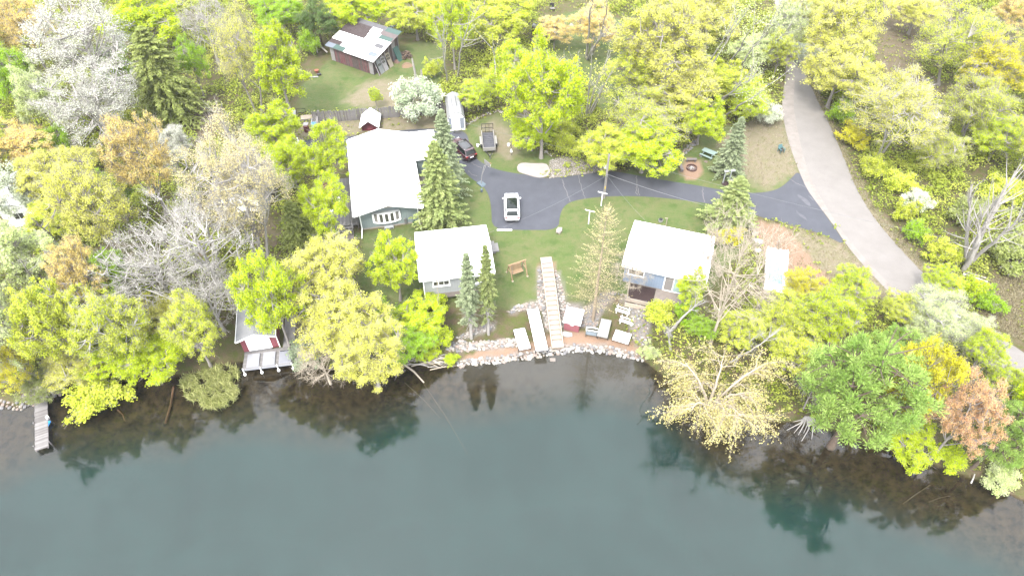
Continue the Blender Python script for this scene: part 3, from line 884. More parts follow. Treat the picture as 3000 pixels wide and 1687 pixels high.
def plant_tall(kind, bx, by, tx, ty, wid, leaf, label, bark='grey', variant=0, group=None, name='bare_tree', cat='tree'):
    return plant_conifer(kind, bx, by, tx, ty, wid, leaf, label, bark, variant, group, name, cat)

def stem_tree(seed, stems, label, leaf=None, nl=0, bark='white', group=None, name='birch_tree', rad=0.11, lsz=0.2, forks=5):
    """trees known by their bare stems: each stem is (foot pixel, tip pixel, height of the tip)"""
    rng = np.random.default_rng(seed)
    bx, by = stems[0][0]
    X, Y, Z = gp(bx, by)
    t = thing(name, label, 'tree', (X, Y, Z), 0, group)
    bk, fol = TB(), TB(); tips = []
    o = np.array([X, Y, Z])
    for (b, tp, ht) in stems:
        p0 = np.array(gp(*b)) - o; p0[2] -= 0.2
        x1, y1 = ray(tp[0], tp[1], ht); p1 = np.array([x1, y1, ht]) - o
        L_ = np.linalg.norm(p1-p0)
        mid = (p0+p1)/2 + rng.normal(0, 0.035*L_, 3) + np.array([0, 0, 0.03*L_])
        pts = bez(p0, mid, p1, 12); pts[1:-1] += rng.normal(0, 0.006*L_, (10, 3))
        bk.tube(pts, rad*(1 - 0.85*np.linspace(0, 1, 12)), 6)
        for k in range(forks):
            f = rng.uniform(0.42, 0.95); i0 = int(f*11); q = pts[i0]
            d = unit((p1-p0)/L_ + rng.normal(0, 0.5, 3)); ln = L_*rng.uniform(0.14, 0.32)*(1.2-f*0.5)
            br = bez(q, q + d*ln*0.5 + rng.normal(0, 0.05*ln, 3), q + d*ln + np.array([0, 0, 0.22*ln]), 6)
            bk.tube(br, rad*0.34*(1 - 0.85*np.linspace(0, 1, 6)), 4)
            P = np.repeat(br[2:], 4, 0); dd = d*0.8 + rng.normal(0, 0.6, P.shape)
            bk.spikes(P, dd, rng.uniform(0.3, 0.9, len(P)), 0.010); tips.append(P + unit(dd)*0.5)
        P = np.repeat(pts[6:], 3, 0); dd = (p1-p0)/L_*0.6 + rng.normal(0, 0.6, P.shape)
        bk.spikes(P, dd, rng.uniform(0.3, 1.0, len(P)), 0.011); tips.append(P + unit(dd)*0.6)
    link_mesh('trunk', bk.mesh('trunk'), BARK[bark], t)
    if nl:
        T = np.concatenate(tips); c = T[rng.integers(0, len(T), nl)] + rng.normal(0, 0.38, (nl, 3))
        fol.leaves(c, np.array([0, 0, 0.8]) + rng.normal(0, 0.5, (nl, 3)), lsz*rng.uniform(0.6, 1.4, nl), 0.65, rng.random(nl), rng)
        link_mesh('crown', fol.mesh('crown'), leafm(leaf), t)
    return t
# ---------------------------------------------------------------- the trees in the picture: kind, crown centre, half width, half height, leaf, label, bark
GW, GE, GS, GN = 'trees of the wood west of the house', 'trees across the road', 'trees along the lake shore', 'trees behind the driveway'
TREES = [
 # west wood, far edge down to the lake
 ('silver', 240,125,150,150,'silver','huge pale silvery poplar with white branches at the far corner of the wood','pale',GW),
 ('silver', 275,300,135,125,'silver','silver grey poplar in new leaf between the huge poplar and the orange tree','pale',GW),
 ('full',   110,285,62,105,'palegr','pale mint green tree leaning against the silver poplars','pale',GW),
 ('airy',   70,80,82,98,'orange','tan orange tree just budding beside the huge pale poplar','grey',GW),
 ('full',   420,60,120,80,'lime','bright lime tree at the picture edge between two pale poplars','grey',GW),
 ('full',   20,30,70,50,'yelgrn','yellow green treetop in the extreme corner of the wood','grey',GW),
 ('hemlock',478,250,112,135,'olive','big drooping dark green hemlock over the brown forest floor','brown',GW),
 ('bare',   600,65,70,85,'silver','grey white half bare poplar above the yellow green tree by the old shed','pale',GW),
 ('wispy',  705,160,85,165,'yellow','tall yellow green tree with grey stems beside the bright maple near the old shed','grey',GW),
 ('tall',   820,200,80,140,'lime','bright lime maple standing next to the old shed clearing','grey',GW),
 ('airy',   410,460,90,128,'orange','golden orange budding maple in front of the hemlock','grey',GW),
 ('wispy',  690,545,140,195,'tan','broad tan budding maple with a thick grey trunk beside the bright trees of the house','pale',GW),
 ('full',   28,225,62,95,'green','dark lime tree at the picture edge below the tan orange tree','grey',GW),
 ('airy',   50,425,100,60,'orange','low golden tan tree at the picture edge above the yellow grove','grey',GW),
 ('airy',   215,480,70,55,'yellow','small pale yellow tree tucked under the silver poplars','grey',GW),
 ('airy',   120,520,80,75,'yellow','yellow tree with airy crown beside the half hidden white building','grey',GW),
 ('airy',   255,590,115,140,'yellow','large yellow green maple in the middle of the west wood','grey',GW),
 ('blossom',25,560,62,85,'white','white flowering tree in front of the half hidden white building','grey',GW),
 ('full',   330,560,60,70,'green','deep green tree behind the large yellow green maple','grey',GW),
 ('tall',   75,760,90,125,'palegr','fresh green tree with a slanting grey trunk at the picture edge','pale',GW),
 ('airy',   224,800,78,112,'orange','warm orange budding tree in the thick of the west wood','grey',GW),
 ('full',   320,800,55,80,'green','green tree squeezed between the orange tree and the white bare trees','grey',GW),
 ('bare',   580,690,150,150,'silver','great white bare tree with spreading twigs in the middle of the wood','white',GW),
 ('bare',   440,775,135,130,'silver','second white bare tree with twigs hanging over the orange tree','white',GW),
 ('bare',   610,870,95,100,'silver','bare white branched tree beside the boathouse roof','white',GW),
 ('full',   455,1040,100,55,'lime','low bright lime tree hanging over the dark bank beside the reeds','grey',GS),
 ('full',   320,1040,90,55,'lime','spreading lime bush tree along the bank between dock and reeds','grey',GS),
 ('airy',   35,1075,62,78,'gold','gold yellow tree on the shore beside the wooden dock','grey',GS),
 ('airy',   215,1065,95,50,'yellow','pale yellow low tree with grey twigs on the bank by the wooden dock','pale',GS),
 ('airy',   130,1120,70,40,'olive','thin olive bush drooping over the stones beside the wooden dock','grey',GS),
 ('shrub',  285,1160,82,52,'yelgrn','leafy bush hanging out over the dark water past the wooden dock','grey',GS),
 ('full',   150,900,70,60,'green','shaded green tree under the pale lime one on the dock slope','grey',GW),
 ('full',   480,920,80,60,'yellow','pale yellow tree under the second white bare tree','grey',GW),
 ('full',   150,640,80,60,'yelgrn','yellow green small tree under the large yellow green maple','grey',GW),
 ('airy',   500,430,60,60,'silver','small grey twiggy tree beside the golden orange maple','pale',GW),
 ('full',   150,420,60,50,'green','green tree under the mint green one','grey',GW),
 ('full',   560,180,45,80,'green','slim green tree beside the drooping hemlock','grey',GW),
 ('full',   330,195,60,60,'green','dark lime tree showing between the two silver poplars','grey',GW),
 # round the house
 ('tall',   800,385,75,75,'lime','bright lime maple behind the house beside the junk corner','grey',None),
 ('full',   850,470,72,70,'lime','lime tree covering the far driveway behind the house','grey',None),
 ('tall',   965,455,66,125,'lime','tall lime maple leaning against the white house roof','grey',None),
 ('full',   950,600,75,82,'lime','round lime maple over the grey house deck','grey',None),
 ('hemlock',868,665,58,70,'olive','small dark hemlock in the shade below the house deck','brown',None),
 ('full',   795,870,92,138,'lime','big lime maple covering the boathouse roof','grey',GS),
 ('airy',   960,790,118,110,'yellow','pale yellow green tree in front of the house steps','grey',GS),
 ('airy',   1000,940,130,120,'yellow','broad yellow green tree above the dark bank beside the boathouse','grey',GS),
 ('airy',   1085,1030,105,108,'yellow','yellow green tree leaning far out over the water','grey',GS),
 ('tall',   1155,775,66,95,'lime','lime tree on a slim grey trunk beside the middle cottage','grey',None),
 ('dead',   945,1050,80,80,'tan','brown leafless tree with twigs trailing down to the water','tan',GS),
 ('shrub',  890,1035,55,40,'dusty','dusty green bush on the bank beside the boathouse deck','grey',GS),
 ('full',   1230,930,85,60,'lime','bright green bush on the slope below the middle cottage','grey',GS),
 ('full',   1190,1000,80,58,'green','fresh green bush above the driftwood tangle','grey',GS),
 ('shrub',  1140,930,60,45,'green','deep green bush under the slim lime tree','grey',GS),
 ('shrub',  1275,990,45,45,'lime','lime bush beside the stone terrace','grey',GS),
 ('shrub',  1322,1052,22,18,'lime','small round lime bush on the shore at the end of the stones','grey',GS),
 ('shrub',  1255,1040,30,16,'lime','low green clump growing out of the driftwood tangle','grey',GS),
 ('dead',   1850,800,55,70,'tan','thin leafless brown tree at the corner of the blue cottage','tan',None),
 ('shrub',  1920,965,47,45,'yelgrn','round olive lime bush beside the stone circle','grey',GS),
 ('shrub',  1900,1035,28,30,'palegr','small feathery green bush on the shore under the stone circle','grey',GS),
 ('tall',   2025,850,45,62,'lime','slender lime tree at the patio corner of the blue cottage','pale',None),
 ('shrub',  2137,690,45,32,'gold','yellow flowering forsythia between spruce and boulders','grey',None),
 ('shrub',  2010,915,40,30,'green','green bush below the blue cottage patio','grey',None),
 # lake shore east
 ('spread', 2105,1115,208,118,'larch','wide tan yellow tree with long branches spreading over the water','tan',GS),
 ('airy',   2300,915,85,70,'yelgrn','yellow lime tree between bare tree and pine','grey',GS),
 ('airy',   2430,925,90,85,'lime','bright lime tree behind the big pine','grey',GS),
 ('airy',   2325,1020,90,70,'yelgrn','yellow green tree beside the big pine on the lake side','grey',GS),
 ('airy',   2362,838,66,50,'gold','yellow budding tree leaning over the blue boat','grey',GS),
 ('airy',   2500,840,62,62,'lime','lime tree at the verge of the road','grey',GS),
 ('pine',   2535,1150,170,185,'pine','big white pine with puffy green needles at the water edge','brown',GS),
 ('pine',   2640,1030,80,80,'pine','upper bluish pine behind the big white pine','brown',GS),
 ('full',   2695,1115,95,130,'gold','golden yellow maple between pine and red maple','grey',GS),
 ('full',   2660,1275,92,48,'lime','low lime tree over the dark water below the golden maple','grey',GS),
 ('airy',   2830,1220,92,130,'rust','orange red maple in spring leaf over the lake','grey',GS),
 ('pine',   2945,1270,90,115,'pine','soft green pine beside the orange red maple','brown',GS),
 ('airy',   2648,905,62,48,'yelgrn','yellow green tree crowding the road edge below the lime one','grey',GS),
 ('airy',   2700,985,60,50,'palegr','pale green tree in front of the birch clump by the road','grey',GS),
 ('wispy',  2835,965,72,55,'palegr','thin pale tree standing over the far stretch of road','white',GS),
 ('wispy',  2745,920,92,82,'palegr','white stemmed pale green birch clump by the road','white',GS),
 ('airy',   2890,1020,62,62,'lime','lime tree between road and orange red maple','grey',GS),
 ('airy',   2960,1120,60,60,'lime','small lime tree at the picture edge above the soft pine','grey',GS),
 ('shrub',  2930,1405,55,35,'palegr','pale grass green bush at the water edge under the soft pine','grey',GS),
 ('shrub',  2790,1345,45,26,'lime','lime bush hanging over the water beside the red maple','grey',GS),
 ('dead',   2390,1130,60,70,'tan','grey twiggy thicket tree between spreading tree and pine','grey',GS),
 ('airy',   2180,960,70,60,'yelgrn','yellow green thicket tree behind the spreading tree','grey',GS),
 ('full',   2060,960,40,40,'green','green tree between white snag and tall bare tree','grey',GS),
 # across the road
 ('airy',   2480,80,108,108,'yellow','big pale yellow oak at the far end of the road','grey',GE),
 ('airy',   2465,205,112,88,'yellow','pale yellow oak halfway along the road verge','grey',GE),
 ('wispy',  2630,330,135,118,'yellow','multi stemmed yellow tree with grey stems fanning out','pale',GE),
 ('wispy',  2820,125,128,105,'yelgrn','wide yellow green oak in the middle of the far wood','grey',GE),
 ('airy',   2925,200,100,95,'gold','golden oak behind the fallen white branch','grey',GE),
 ('wispy',  2870,315,112,88,'yelgrn','vivid yellow green oak in front of the golden oak','grey',GE),
 ('airy',   2935,400,85,62,'lime','lime oak above the big bare tree','grey',GE),
 ('airy',   2975,35,62,60,'orange','tan oak at the extreme far corner','grey',GE),
 ('airy',   2690,35,80,40,'yellow','pale yellow treetop over the brown forest floor','grey',GE),
 ('wispy',  2755,440,75,60,'yelgrn','yellow green tree among grey twigs above the olive thicket','grey',GE),
 ('shrub',  2475,258,44,34,'lime','lime bush below the pale yellow oak on the road verge','grey',GE),
 ('shrub',  2470,335,38,40,'green','green bush beside the road across from the bare soil','grey',GE),
 ('shrub',  2500,400,45,36,'gold','yellow bush at the foot of the multi stemmed tree','grey',GE),
 ('shrub',  2557,490,42,36,'yelgrn','yellow green bush at the bend of the road','grey',GE),
 ('shrub',  2635,535,50,38,'yelgrn','broad yellow green bush in the dry grass','grey',GE),
 ('shrub',  2655,620,36,34,'yelgrn','pale green bush above the round bright one','grey',GE),
 ('blossom',2690,590,40,34,'white','white flowering bush in the dry thicket','grey',GE),
 ('shrub',  2680,678,38,38,'green','round bright green bush beside the road','grey',GE),
 ('shrub',  2760,735,48,42,'yelgrn','yellow green bush just below the round bright one','grey',GE),
 ('airy',   2765,820,55,48,'lime','lime sapling thicket where the road dips out of sight','grey',GE),
 ('shrub',  2850,850,40,40,'lime','lime bush beside the fallen logs','grey',GE),
 ('shrub',  2960,735,75,55,'olive','dark olive thicket below the big bare tree','grey',GE),
 ('shrub',  2840,620,60,45,'olive','olive scrub behind the big bare tree','grey',GE),
 ('shrub',  2940,560,60,45,'yelgrn','yellow green scrub at the picture edge beside the big bare tree','grey',GE),
 ('shrub',  2890,880,50,36,'green','dark green scrub in the dry brush by the picture edge','grey',GE),
 # behind the driveway
 ('full',   1593,270,112,140,'lime','huge lime maple in front of the birch clump','grey',GN),
 ('full',   1510,205,70,80,'lime','lime maple beside the lone birch trunk','grey',GN),
 ('full',   1030,28,95,45,'lime','lime maple hanging over the old shed roof','grey',GN),
 ('full',   815,30,80,40,'green','shaded green treetop beside the old shed maple','grey',GW),
 ('full',   1216,45,78,56,'yelgrn','yellow green maple behind the woodpile','grey',GN),
 ('full',   1325,75,65,85,'lime','lime maple with dead white stems in front','grey',GN),
 ('full',   1465,50,105,62,'yelgrn','yellow green maple at the picture edge beside the grass yard','grey',GN),
 ('airy',   1400,270,60,45,'lime','lime bush behind the white barn roofed shed','grey',GN),
 ('shrub',  1265,205,28,30,'yelgrn','yellow green sapling beside the broken dead stem','grey',GN),
 ('tall',   1100,283,17,32,'lime','little lime sapling in front of the grey board fence','grey',None),
 ('blossom',1222,285,76,62,'apple','white flowering apple tree hanging over the board fence','grey',None),
 ('airy',   1625,90,55,40,'orange','thin orange budding tree over the fire ring yard','pale',GN),
 ('airy',   1740,75,75,62,'orange','orange budding tree with a thick grey trunk in the yard','pale',GN),
 ('airy',   1940,120,140,135,'yellow','biggest pale yellow oak of the wood behind the driveway','grey',GN),
 ('airy',   2065,45,115,62,'yellow','yellow oak with orange buds at the far edge','grey',GN),
 ('airy',   1885,205,105,85,'yelgrn','yellow green oak in front of the biggest pale oak','grey',GN),
 ('airy',   1990,260,115,85,'yellow','pale yellow oak behind the slanting birches','grey',GN),
 ('wispy',  1890,350,125,75,'yelgrn','yellow green maple above the rock garden bushes','grey',GN),
 ('full',   2060,348,68,60,'lime','dense lime maple behind the picnic table','grey',GN),
 ('full',   1770,430,85,50,'yelgrn','yellow green bush tree behind the rock garden','grey',GN),
 ('full',   1890,432,105,50,'lime','vivid lime bush tree behind the utility pole','grey',GN),
 ('full',   2130,235,85,52,'yelgrn','yellow green brush at the foot of the long slanting birches','grey',GN),
 ('full',   2215,150,70,50,'palegr','pale green brush under the birches by the road end','grey',GN),
 ('airy',   2190,290,75,50,'lime','lime birch leaves above the bare soil patch','grey',GN),
 ('shrub',  1995,362,32,28,'dark','dark green juniper bush among the lime maples','brown',GN),
 ('blossom',2255,330,38,32,'white','white flowering bush leaning over the road','grey',GN),
 ('airy',   2310,70,60,70,'palegr','pale green airy tree closing over the far end of the road','white',GN),
 ('airy',   2288,150,48,55,'yelgrn','yellow green tree leaning over the road just before it vanishes','grey',GN),
 ('airy',   2345,20,60,50,'yellow','yellow tree at the picture edge where the road ends','grey',GE),
 ('blossom',2360,155,40,28,'white','white blossoming branch bush across the road','grey',GE),
 ('shrub',  1650,365,45,32,'yelgrn','yellow green bush between lime maple and birch clump','grey',GN),
 ('dead',   1640,240,45,60,'tan','grey twiggy tree at the edge of the grass yard','pale',GN),
 ('full',   1560,385,70,50,'lime','low lime bush at the stone edging','grey',GN),
 ('shrub',  1660,425,45,35,'yelgrn','yellow green bush at the lower end of the stone edging','grey',GN),
 ('shrub',  1440,235,40,40,'yelgrn','yellow green scrub at the foot of the lone birch','grey',GN),
 ('full',   930,60,60,55,'dark','dark shaded tree behind the old shed','brown',GN),
 ('shrub',  905,130,32,40,'green','green bush beside the old shed wall','grey',None),
 # just outside the picture, for a step to the side
 ('full',   -90,150,95,100,'lime','lime tree beyond the picture edge near the huge poplar','grey',GW),
 ('airy',   -100,420,95,100,'yelgrn','yellow green tree beyond the picture edge by the white building','grey',GW),
 ('airy',   -90,800,95,110,'yellow','yellow tree beyond the picture edge above the dock','grey',GW),
 ('airy',   3090,150,100,110,'yellow','yellow oak beyond the picture edge across the road','grey',GE),
 ('airy',   3100,430,100,100,'yelgrn','yellow green oak beyond the picture edge by the bare tree','grey',GE),
 ('full',   3080,1180,90,110,'lime','lime tree beyond the picture edge beside the soft pine','grey',GS),
]
NAMES = {'silver': 'poplar_tree', 'hemlock': 'hemlock_tree', 'bare': 'bare_tree', 'dead': 'bare_tree', 'shrub': 'bush', 'blossom': 'flowering_bush', 'pine': 'pine_tree', 'full': 'maple_tree', 'tall': 'maple_tree',
         'airy': 'oak_tree', 'wispy': 'budding_tree', 'spread': 'spreading_tree'}
CATS = {'shrub': 'bush', 'blossom': 'flowering bush'}
for (k, cx, cy, rx, ry, lf, lb, bk, g) in TREES:
    plant(k, cx, cy, rx, ry, lf, lb, bk, None, g, NAMES[k], CATS.get(k, 'tree'))

plant_tall('airy', 105,1118, 70,800, 98, 'palegr', 'pale lime tree on the slope above the wooden dock', 'grey', 0, GW, 'oak_tree')
plant_tall('full', 250,1098, 222,835, 96, 'yelgrn', 'light green rounded tree on the slope below the orange tree', 'grey', 1, GW, 'maple_tree')
plant_tall('airy', 405,1088, 380,850, 104, 'yelgrn', 'yellow green tree with white branches on the slope above the reeds', 'white', 2, GW, 'oak_tree')
plant_tall('airy', 617,1070, 602,880, 84, 'yelgrn', 'yellow green tree between the bare tree and the boathouse deck', 'grey', 1, GS, 'oak_tree')
plant_tall('larch', 1737,938, 1772,612, 96, 'tan', 'tan yellow larch just budding on the lawn', 'twig', 0, None, 'larch_tree')
plant_tall('dead', 2080,1010, 2150,640, 128, 'silver', 'tall pale bare tree beside the blue cottage', 'tan', 1)
plant_conifer('spruce', 1294,662, 1277,415, 84, 'spruce', 'big green spruce in a mulch ring against the house', 'brown', 0, None)
plant_conifer('spruce', 1312,565, 1298,322, 64, 'bspruce', 'greyer spruce behind the big one beside the parked dark car', 'brown', 1, None)
plant_conifer('lifted', 1381,992, 1362,743, 52, 'bspruce', 'grey spruce with a bare lower trunk in front of the middle cottage', 'pale', 0, 'spruces on the stone terrace')
plant_conifer('lifted', 1431,980, 1443,720, 46, 'spruce', 'greener spruce with a bare lower trunk at the cottage corner', 'pale', 1, 'spruces on the stone terrace')
plant_conifer('spruce', 2128,512, 2170,345, 52, 'bspruce', 'blue green spruce in a mulch bed beside the picnic table', 'brown', 2, None)
plant_conifer('spruce', 2128,668, 2172,520, 86, 'spruce', 'wide light green spruce at the driveway beside the boulders', 'brown', 0, None)
plant_conifer('spruce', 1612,110, 1626,45, 26, 'dark', 'small dark spruce in the grass yard', 'brown', 1, None)
stem_tree(1, [((1285,945),(1277,765),6.5)], 'thin leafless sapling in front of the middle cottage window', bark='tan', rad=0.06, forks=3)
G = 'slanting white birches by the road'
stem_tree(2, [((2035,262),(2195,20),15),((2040,255),(2165,40),14)], 'pair of long white birches slanting towards the road end', 'palegr', 500, group=G, rad=0.17)
stem_tree(3, [((2115,228),(2290,5),16),((2120,215),(2215,60),12)], 'longest white birches leaning over the far road', 'palegr', 500, group=G, rad=0.17)
stem_tree(4, [((2085,320),(2235,212),11),((2095,318),(2205,205),10)], 'short pair of slanting birches above the dense lime maple', 'palegr', 300, group=G, rad=0.15)
stem_tree(5, [((2118,342),(2270,238),11)], 'single slanting white birch closest to the bare soil', 'palegr', 250, group=G, rad=0.15)
stem_tree(6, [((1905,330),(1962,185),11),((1985,335),(2082,242),10)], 'thin white birches rising out of the yellow green maple', 'yellow', 500, group=G)
stem_tree(7, [((2230,180),(2330,60),12),((2215,150),(2300,10),14)], 'grey birch stems crossing the end of the road', 'palegr', 400, group=G, rad=0.15)
stem_tree(8, [((1705,345),(1652,150),11),((1710,345),(1667,150),12),((1716,342),(1733,145),13),((1720,340),(1790,150),12),((1722,340),(1805,186),10),((1728,340),(1768,250),8)], 'white birch clump with fanned stems at the edge of the grass yard', 'yellow', 350, forks=3, rad=0.14)
stem_tree(9, [((1467,275),(1443,105),12)], 'lone white birch trunk behind the white barn roofed shed', 'yellow', 120, forks=3, rad=0.16)
stem_tree(10, [((1312,245),(1300,40),13),((1340,225),(1400,20),13)], 'two dead white stems with hanging twigs behind the flowering tree', bark='pale', forks=14, rad=0.14)
stem_tree(11, [((1718,170),(1735,0),12),((1722,170),(1778,15),12),((1720,172),(1775,90),8)], 'thick grey stems of an old tree in the grass yard', 'orange', 300, bark='pale', rad=0.2)
stem_tree(12, [((1961,1042),(1955,960),1.5),((1959,1010),(1952,975),2.2),((1957,1012),(2062,878),5.0)], 'white twisted dead snag forked like a letter Y on the shore', bark='white', forks=5, rad=0.17, name='dead_snag')
stem_tree(13, [((2822,792),(2870,600),9),((2830,785),(2940,560),11),((2835,780),(2975,500),12),((2840,775),(3000,640),9),((2835,782),(2850,540),10)], 'big grey bare tree with spreading limbs across the road', bark='pale', forks=16, rad=0.26, name='bare_tree')
stem_tree(14, [((2120,1085),(2285,965),4.5),((2150,1070),(2225,975),4.0)], 'white dead limbs sticking out of the spreading tree', bark='white', forks=7, rad=0.13, name='dead_limb')
stem_tree(15, [((640,755),(585,555),11)], 'slanting grey trunk rising out of the wood beside the white bare tree', bark='pale', forks=10, rad=0.2)
stem_tree(16, [((775,755),(735,640),6),((772,752),(680,440),13)], 'thick grey trunk of the tan maple standing above the brown slope', 'tan', 500, bark='grey', forks=12, rad=0.26)
stem_tree(17, [((180,735),(95,640),9)], 'slanting grey trunk in the wood behind the fresh green tree', bark='grey', forks=5, rad=0.2)
stem_tree(18, [((150,870),(60,760),9)], 'pale crooked trunk in the wood above the wooden dock', bark='pale', forks=6, rad=0.17)
# broken stubs behind the board fence
for lb, b, tp, hgt in (('tall broken grey tree stub behind the board fence', (1219,246), (1207,172), 4.0), ('short broken tree stub next to the taller one behind the fence', (1234,250), (1234,205), 2.5)):
    x, y, z = gp(*b); x1, y1 = ray(tp[0], tp[1], hgt); t = TB()
    t.tube(np.array([[0, 0, -0.2], [(x1-x)*0.5+0.1, (y1-y)*0.5, hgt*0.5], [x1-x, y1-y, hgt]]), [0.22, 0.17, 0.12], 7)
    o = link_mesh('tree_stub', t.mesh('tree_stub'), BARK['pale']); o.location = (x, y, z); tag(o, lb, 'tree stub')

# ---------------------------------------------------------------- low growth on the forest floor (uncountable)
def undergrowth():
    rng = np.random.default_rng(77)
    n = 52000
    X = rng.uniform(-95, 95, n*3); Y = rng.uniform(24, 126, n*3)
    keep = (np.abs(X) < (0.76*(Y*C + 55*S)) + 8)
    d = (Y - shore_y(X))*0.94
    keep &= d > 0.7
    bad = np.zeros(len(X), bool)
    for p in LAWNS + SAND + [DRIVE, ROAD, SHOULDER]: bad |= inpoly(X, Y, p)
    thin = np.zeros(len(X), bool)
    for p in DRY + LITTER_BROWN: thin |= inpoly(X, Y, p)
    clump = np.sin(X*0.55+0.7)*np.cos(Y*0.5) + np.sin(X*0.23-Y*0.31) + 0.5*np.sin(X*1.3+Y*1.1) + rng.normal(0, 0.5, len(X))
    keep &= ~bad & (~thin | (rng.random(len(X)) < 0.12)) & (clump > -0.35)
    beach = (X > -8.5) & (X < 12) & (d < 9)
    keep &= ~beach
    for bx0, bx1, by0, by1 in ((-21,-8,58,76), (-11,-1,49,58), (11,23,48,59), (-28,-14,92,105), (-30,-21,41,51), (-31,-24,88,100)):
        keep &= ~((X > bx0) & (X < bx1) & (Y > by0) & (Y < by1))
    X, Y = X[keep][:n], Y[keep][:n]
    Z = H(X, Y)
    m = 3
    P = np.repeat(np.stack([X, Y, Z], 1), m, 0) + rng.normal(0, 0.22, (len(X)*m, 3))*np.array([1, 1, 0.5]) + np.array([0, 0, 0.18])
    Nn = np.array([0, 0, 1.0]) + rng.normal(0, 0.45, P.shape)
    tint = np.clip(np.repeat(0.5+0.3*np.sin(X*0.4)*np.cos(Y*0.37), m) + rng.normal(0, 0.25, len(P)), 0, 1)
    t = TB(); t.leaves(P, Nn, rng.uniform(0.18, 0.42, len(P)), 0.7, tint, rng)
    o = link_mesh('undergrowth', t.mesh('undergrowth'), leaf_mat('leaf_undergrowth', (0.140, 0.180, 0.025), (0.260, 0.280, 0.075)))
    o['kind'] = 'stuff'
undergrowth()
def thicket():
    """dense brush between the trees"""
    rng = np.random.default_rng(79)
    n = 22000
    X = rng.uniform(-92, 92, n); Y = rng.uniform(26, 124, n)
    keep = (np.abs(X) < (0.74*(Y*C + 55*S)) + 6) & ((Y - shore_y(X))*0.94 > 1.4)
    bad = np.zeros(n, bool)
    for p in LAWNS + SAND + DRY + LITTER_BROWN + [DRIVE, ROAD, SHOULDER]:
        for ox, oy in ((0, 0), (1.1, 0), (-1.1, 0), (0, 1.1), (0, -1.1)): bad |= inpoly(X+ox, Y+oy, p)
    keep &= ~bad & ~((X > -9) & (X < 13) & ((Y - shore_y(X)) < 10))
    for bx0, bx1, by0, by1 in ((-23,-7,57,77), (-12,0,48,59), (10,24,46,60), (-31,-13,89,106), (-28.8,-21.8,40,52), (-60,-52,58,68), (-37,-27,60,71), (12,26,66,76), (24,32,47,60), (-30,-5,76,86), (-48,-41,33,41)):
        keep &= ~((X > bx0) & (X < bx1) & (Y > by0) & (Y < by1))
    keep &= np.sin(X*0.31+2)*np.cos(Y*0.27) + np.sin(X*0.13+Y*0.19) + rng.normal(0, 0.4, n) > -0.9
    X, Y = X[keep][:3300], Y[keep][:3300]
    Z = H(X, Y); m = 80
    R = rng.uniform(0.5, 1.5, len(X)); ci = np.repeat(np.arange(len(X)), m)
    dd = unit(rng.normal(size=(len(ci), 3)) + np.array([0, 0, 0.6]))
    P = np.stack([X, Y, Z + R*0.75], 1)[ci] + dd*(R[ci]*rng.random(len(ci))**0.4)[:, None]*np.array([1.15, 1.15, 0.8])
    tint = np.clip(rng.random(len(X))[ci]*0.7 + rng.random(len(ci))*0.3, 0, 1)
    t = TB(); t.leaves(P, dd*0.4 + np.array([0, 0, 0.8]) + rng.normal(0, 0.4, P.shape), rng.uniform(0.13, 0.28, len(P)), 0.7, tint, rng)
    o = link_mesh('thicket', t.mesh('thicket'), leaf_mat('leaf_thicket', (0.175, 0.235, 0.025), (0.330, 0.350, 0.070)))
    o['kind'] = 'stuff'
thicket()
def dry_grass():
    rng = np.random.default_rng(78)
    X, Y = [], []
    for p, cnt in ((DRY[1], 1800), (DRY[5], 6000), (LITTER_BROWN[1], 4500), (DRY[0], 1200), (DRY[6], 4000)):
        xs_ = np.array([q[0] for q in p]); ys_ = np.array([q[1] for q in p])
        x = rng.uniform(xs_.min(), xs_.max(), cnt*3); y = rng.uniform(ys_.min(), ys_.max(), cnt*3)
        k = inpoly(x, y, p) & ~inpoly(x, y, ROAD) & ~inpoly(x, y, SHOULDER) & ~inpoly(x, y, DRIVE) & ~((x > 12) & (x < 20) & (y > 47.3) & (y < 59) & (x + (y-50)*0.3 < 19))
        X.append(x[k][:cnt]); Y.append(y[k][:cnt])
    X = np.concatenate(X); Y = np.concatenate(Y)
    P = np.stack([X, Y, H(X, Y)], 1)
    t = TB()
    ax = unit(np.array([0, 0, 0.6]) + rng.normal(0, 0.6, P.shape))
    t.leaves(P + ax*0.14, np.cross(ax, rng.normal(size=P.shape)), rng.uniform(0.25, 0.5, len(P)), 0.14, rng.random(len(P)), rng, axis=ax)
    o = link_mesh('dry_grass', t.mesh('dry_grass'), leaf_mat('leaf_dry_grass', (0.210, 0.190, 0.100), (0.300, 0.260, 0.180)))
    o['kind'] = 'stuff'
dry_grass()
# reed bed in the shallows
rng = np.random.default_rng(5)
cx, cy = ray(612, 1155, WATER); t = TB(); pts = []
rp = [ray(*p, WATER) for p in [(528,1118),(545,1165),(585,1195),(625,1203),(680,1190),(703,1150),(702,1085),(665,1070),(620,1090),(570,1098)]]
xs_ = [p[0] for p in rp]; ys_ = [p[1] for p in rp]
x = rng.uniform(min(xs_), max(xs_), 9000); y = rng.uniform(min(ys_), max(ys_), 9000); k = inpoly(x, y, rp) & (np.sin(x*1.9)*np.cos(y*2.3) + 0.7*np.sin(x*3.7+y*2.9) + rng.normal(0, 0.35, 9000) > -0.45); x, y = x[k], y[k]
ax = unit(np.array([0, -0.25, 0.75]) + rng.normal(0, 0.38, (len(x), 3)))
P = np.stack([x-cx, y-cy, rng.uniform(0.1, 0.6, len(x))], 1)
t.leaves(P, np.cross(ax, rng.normal(size=P.shape)), rng.uniform(0.5, 1.25, len(x)), 0.07, rng.random(len(x)), rng, axis=ax)
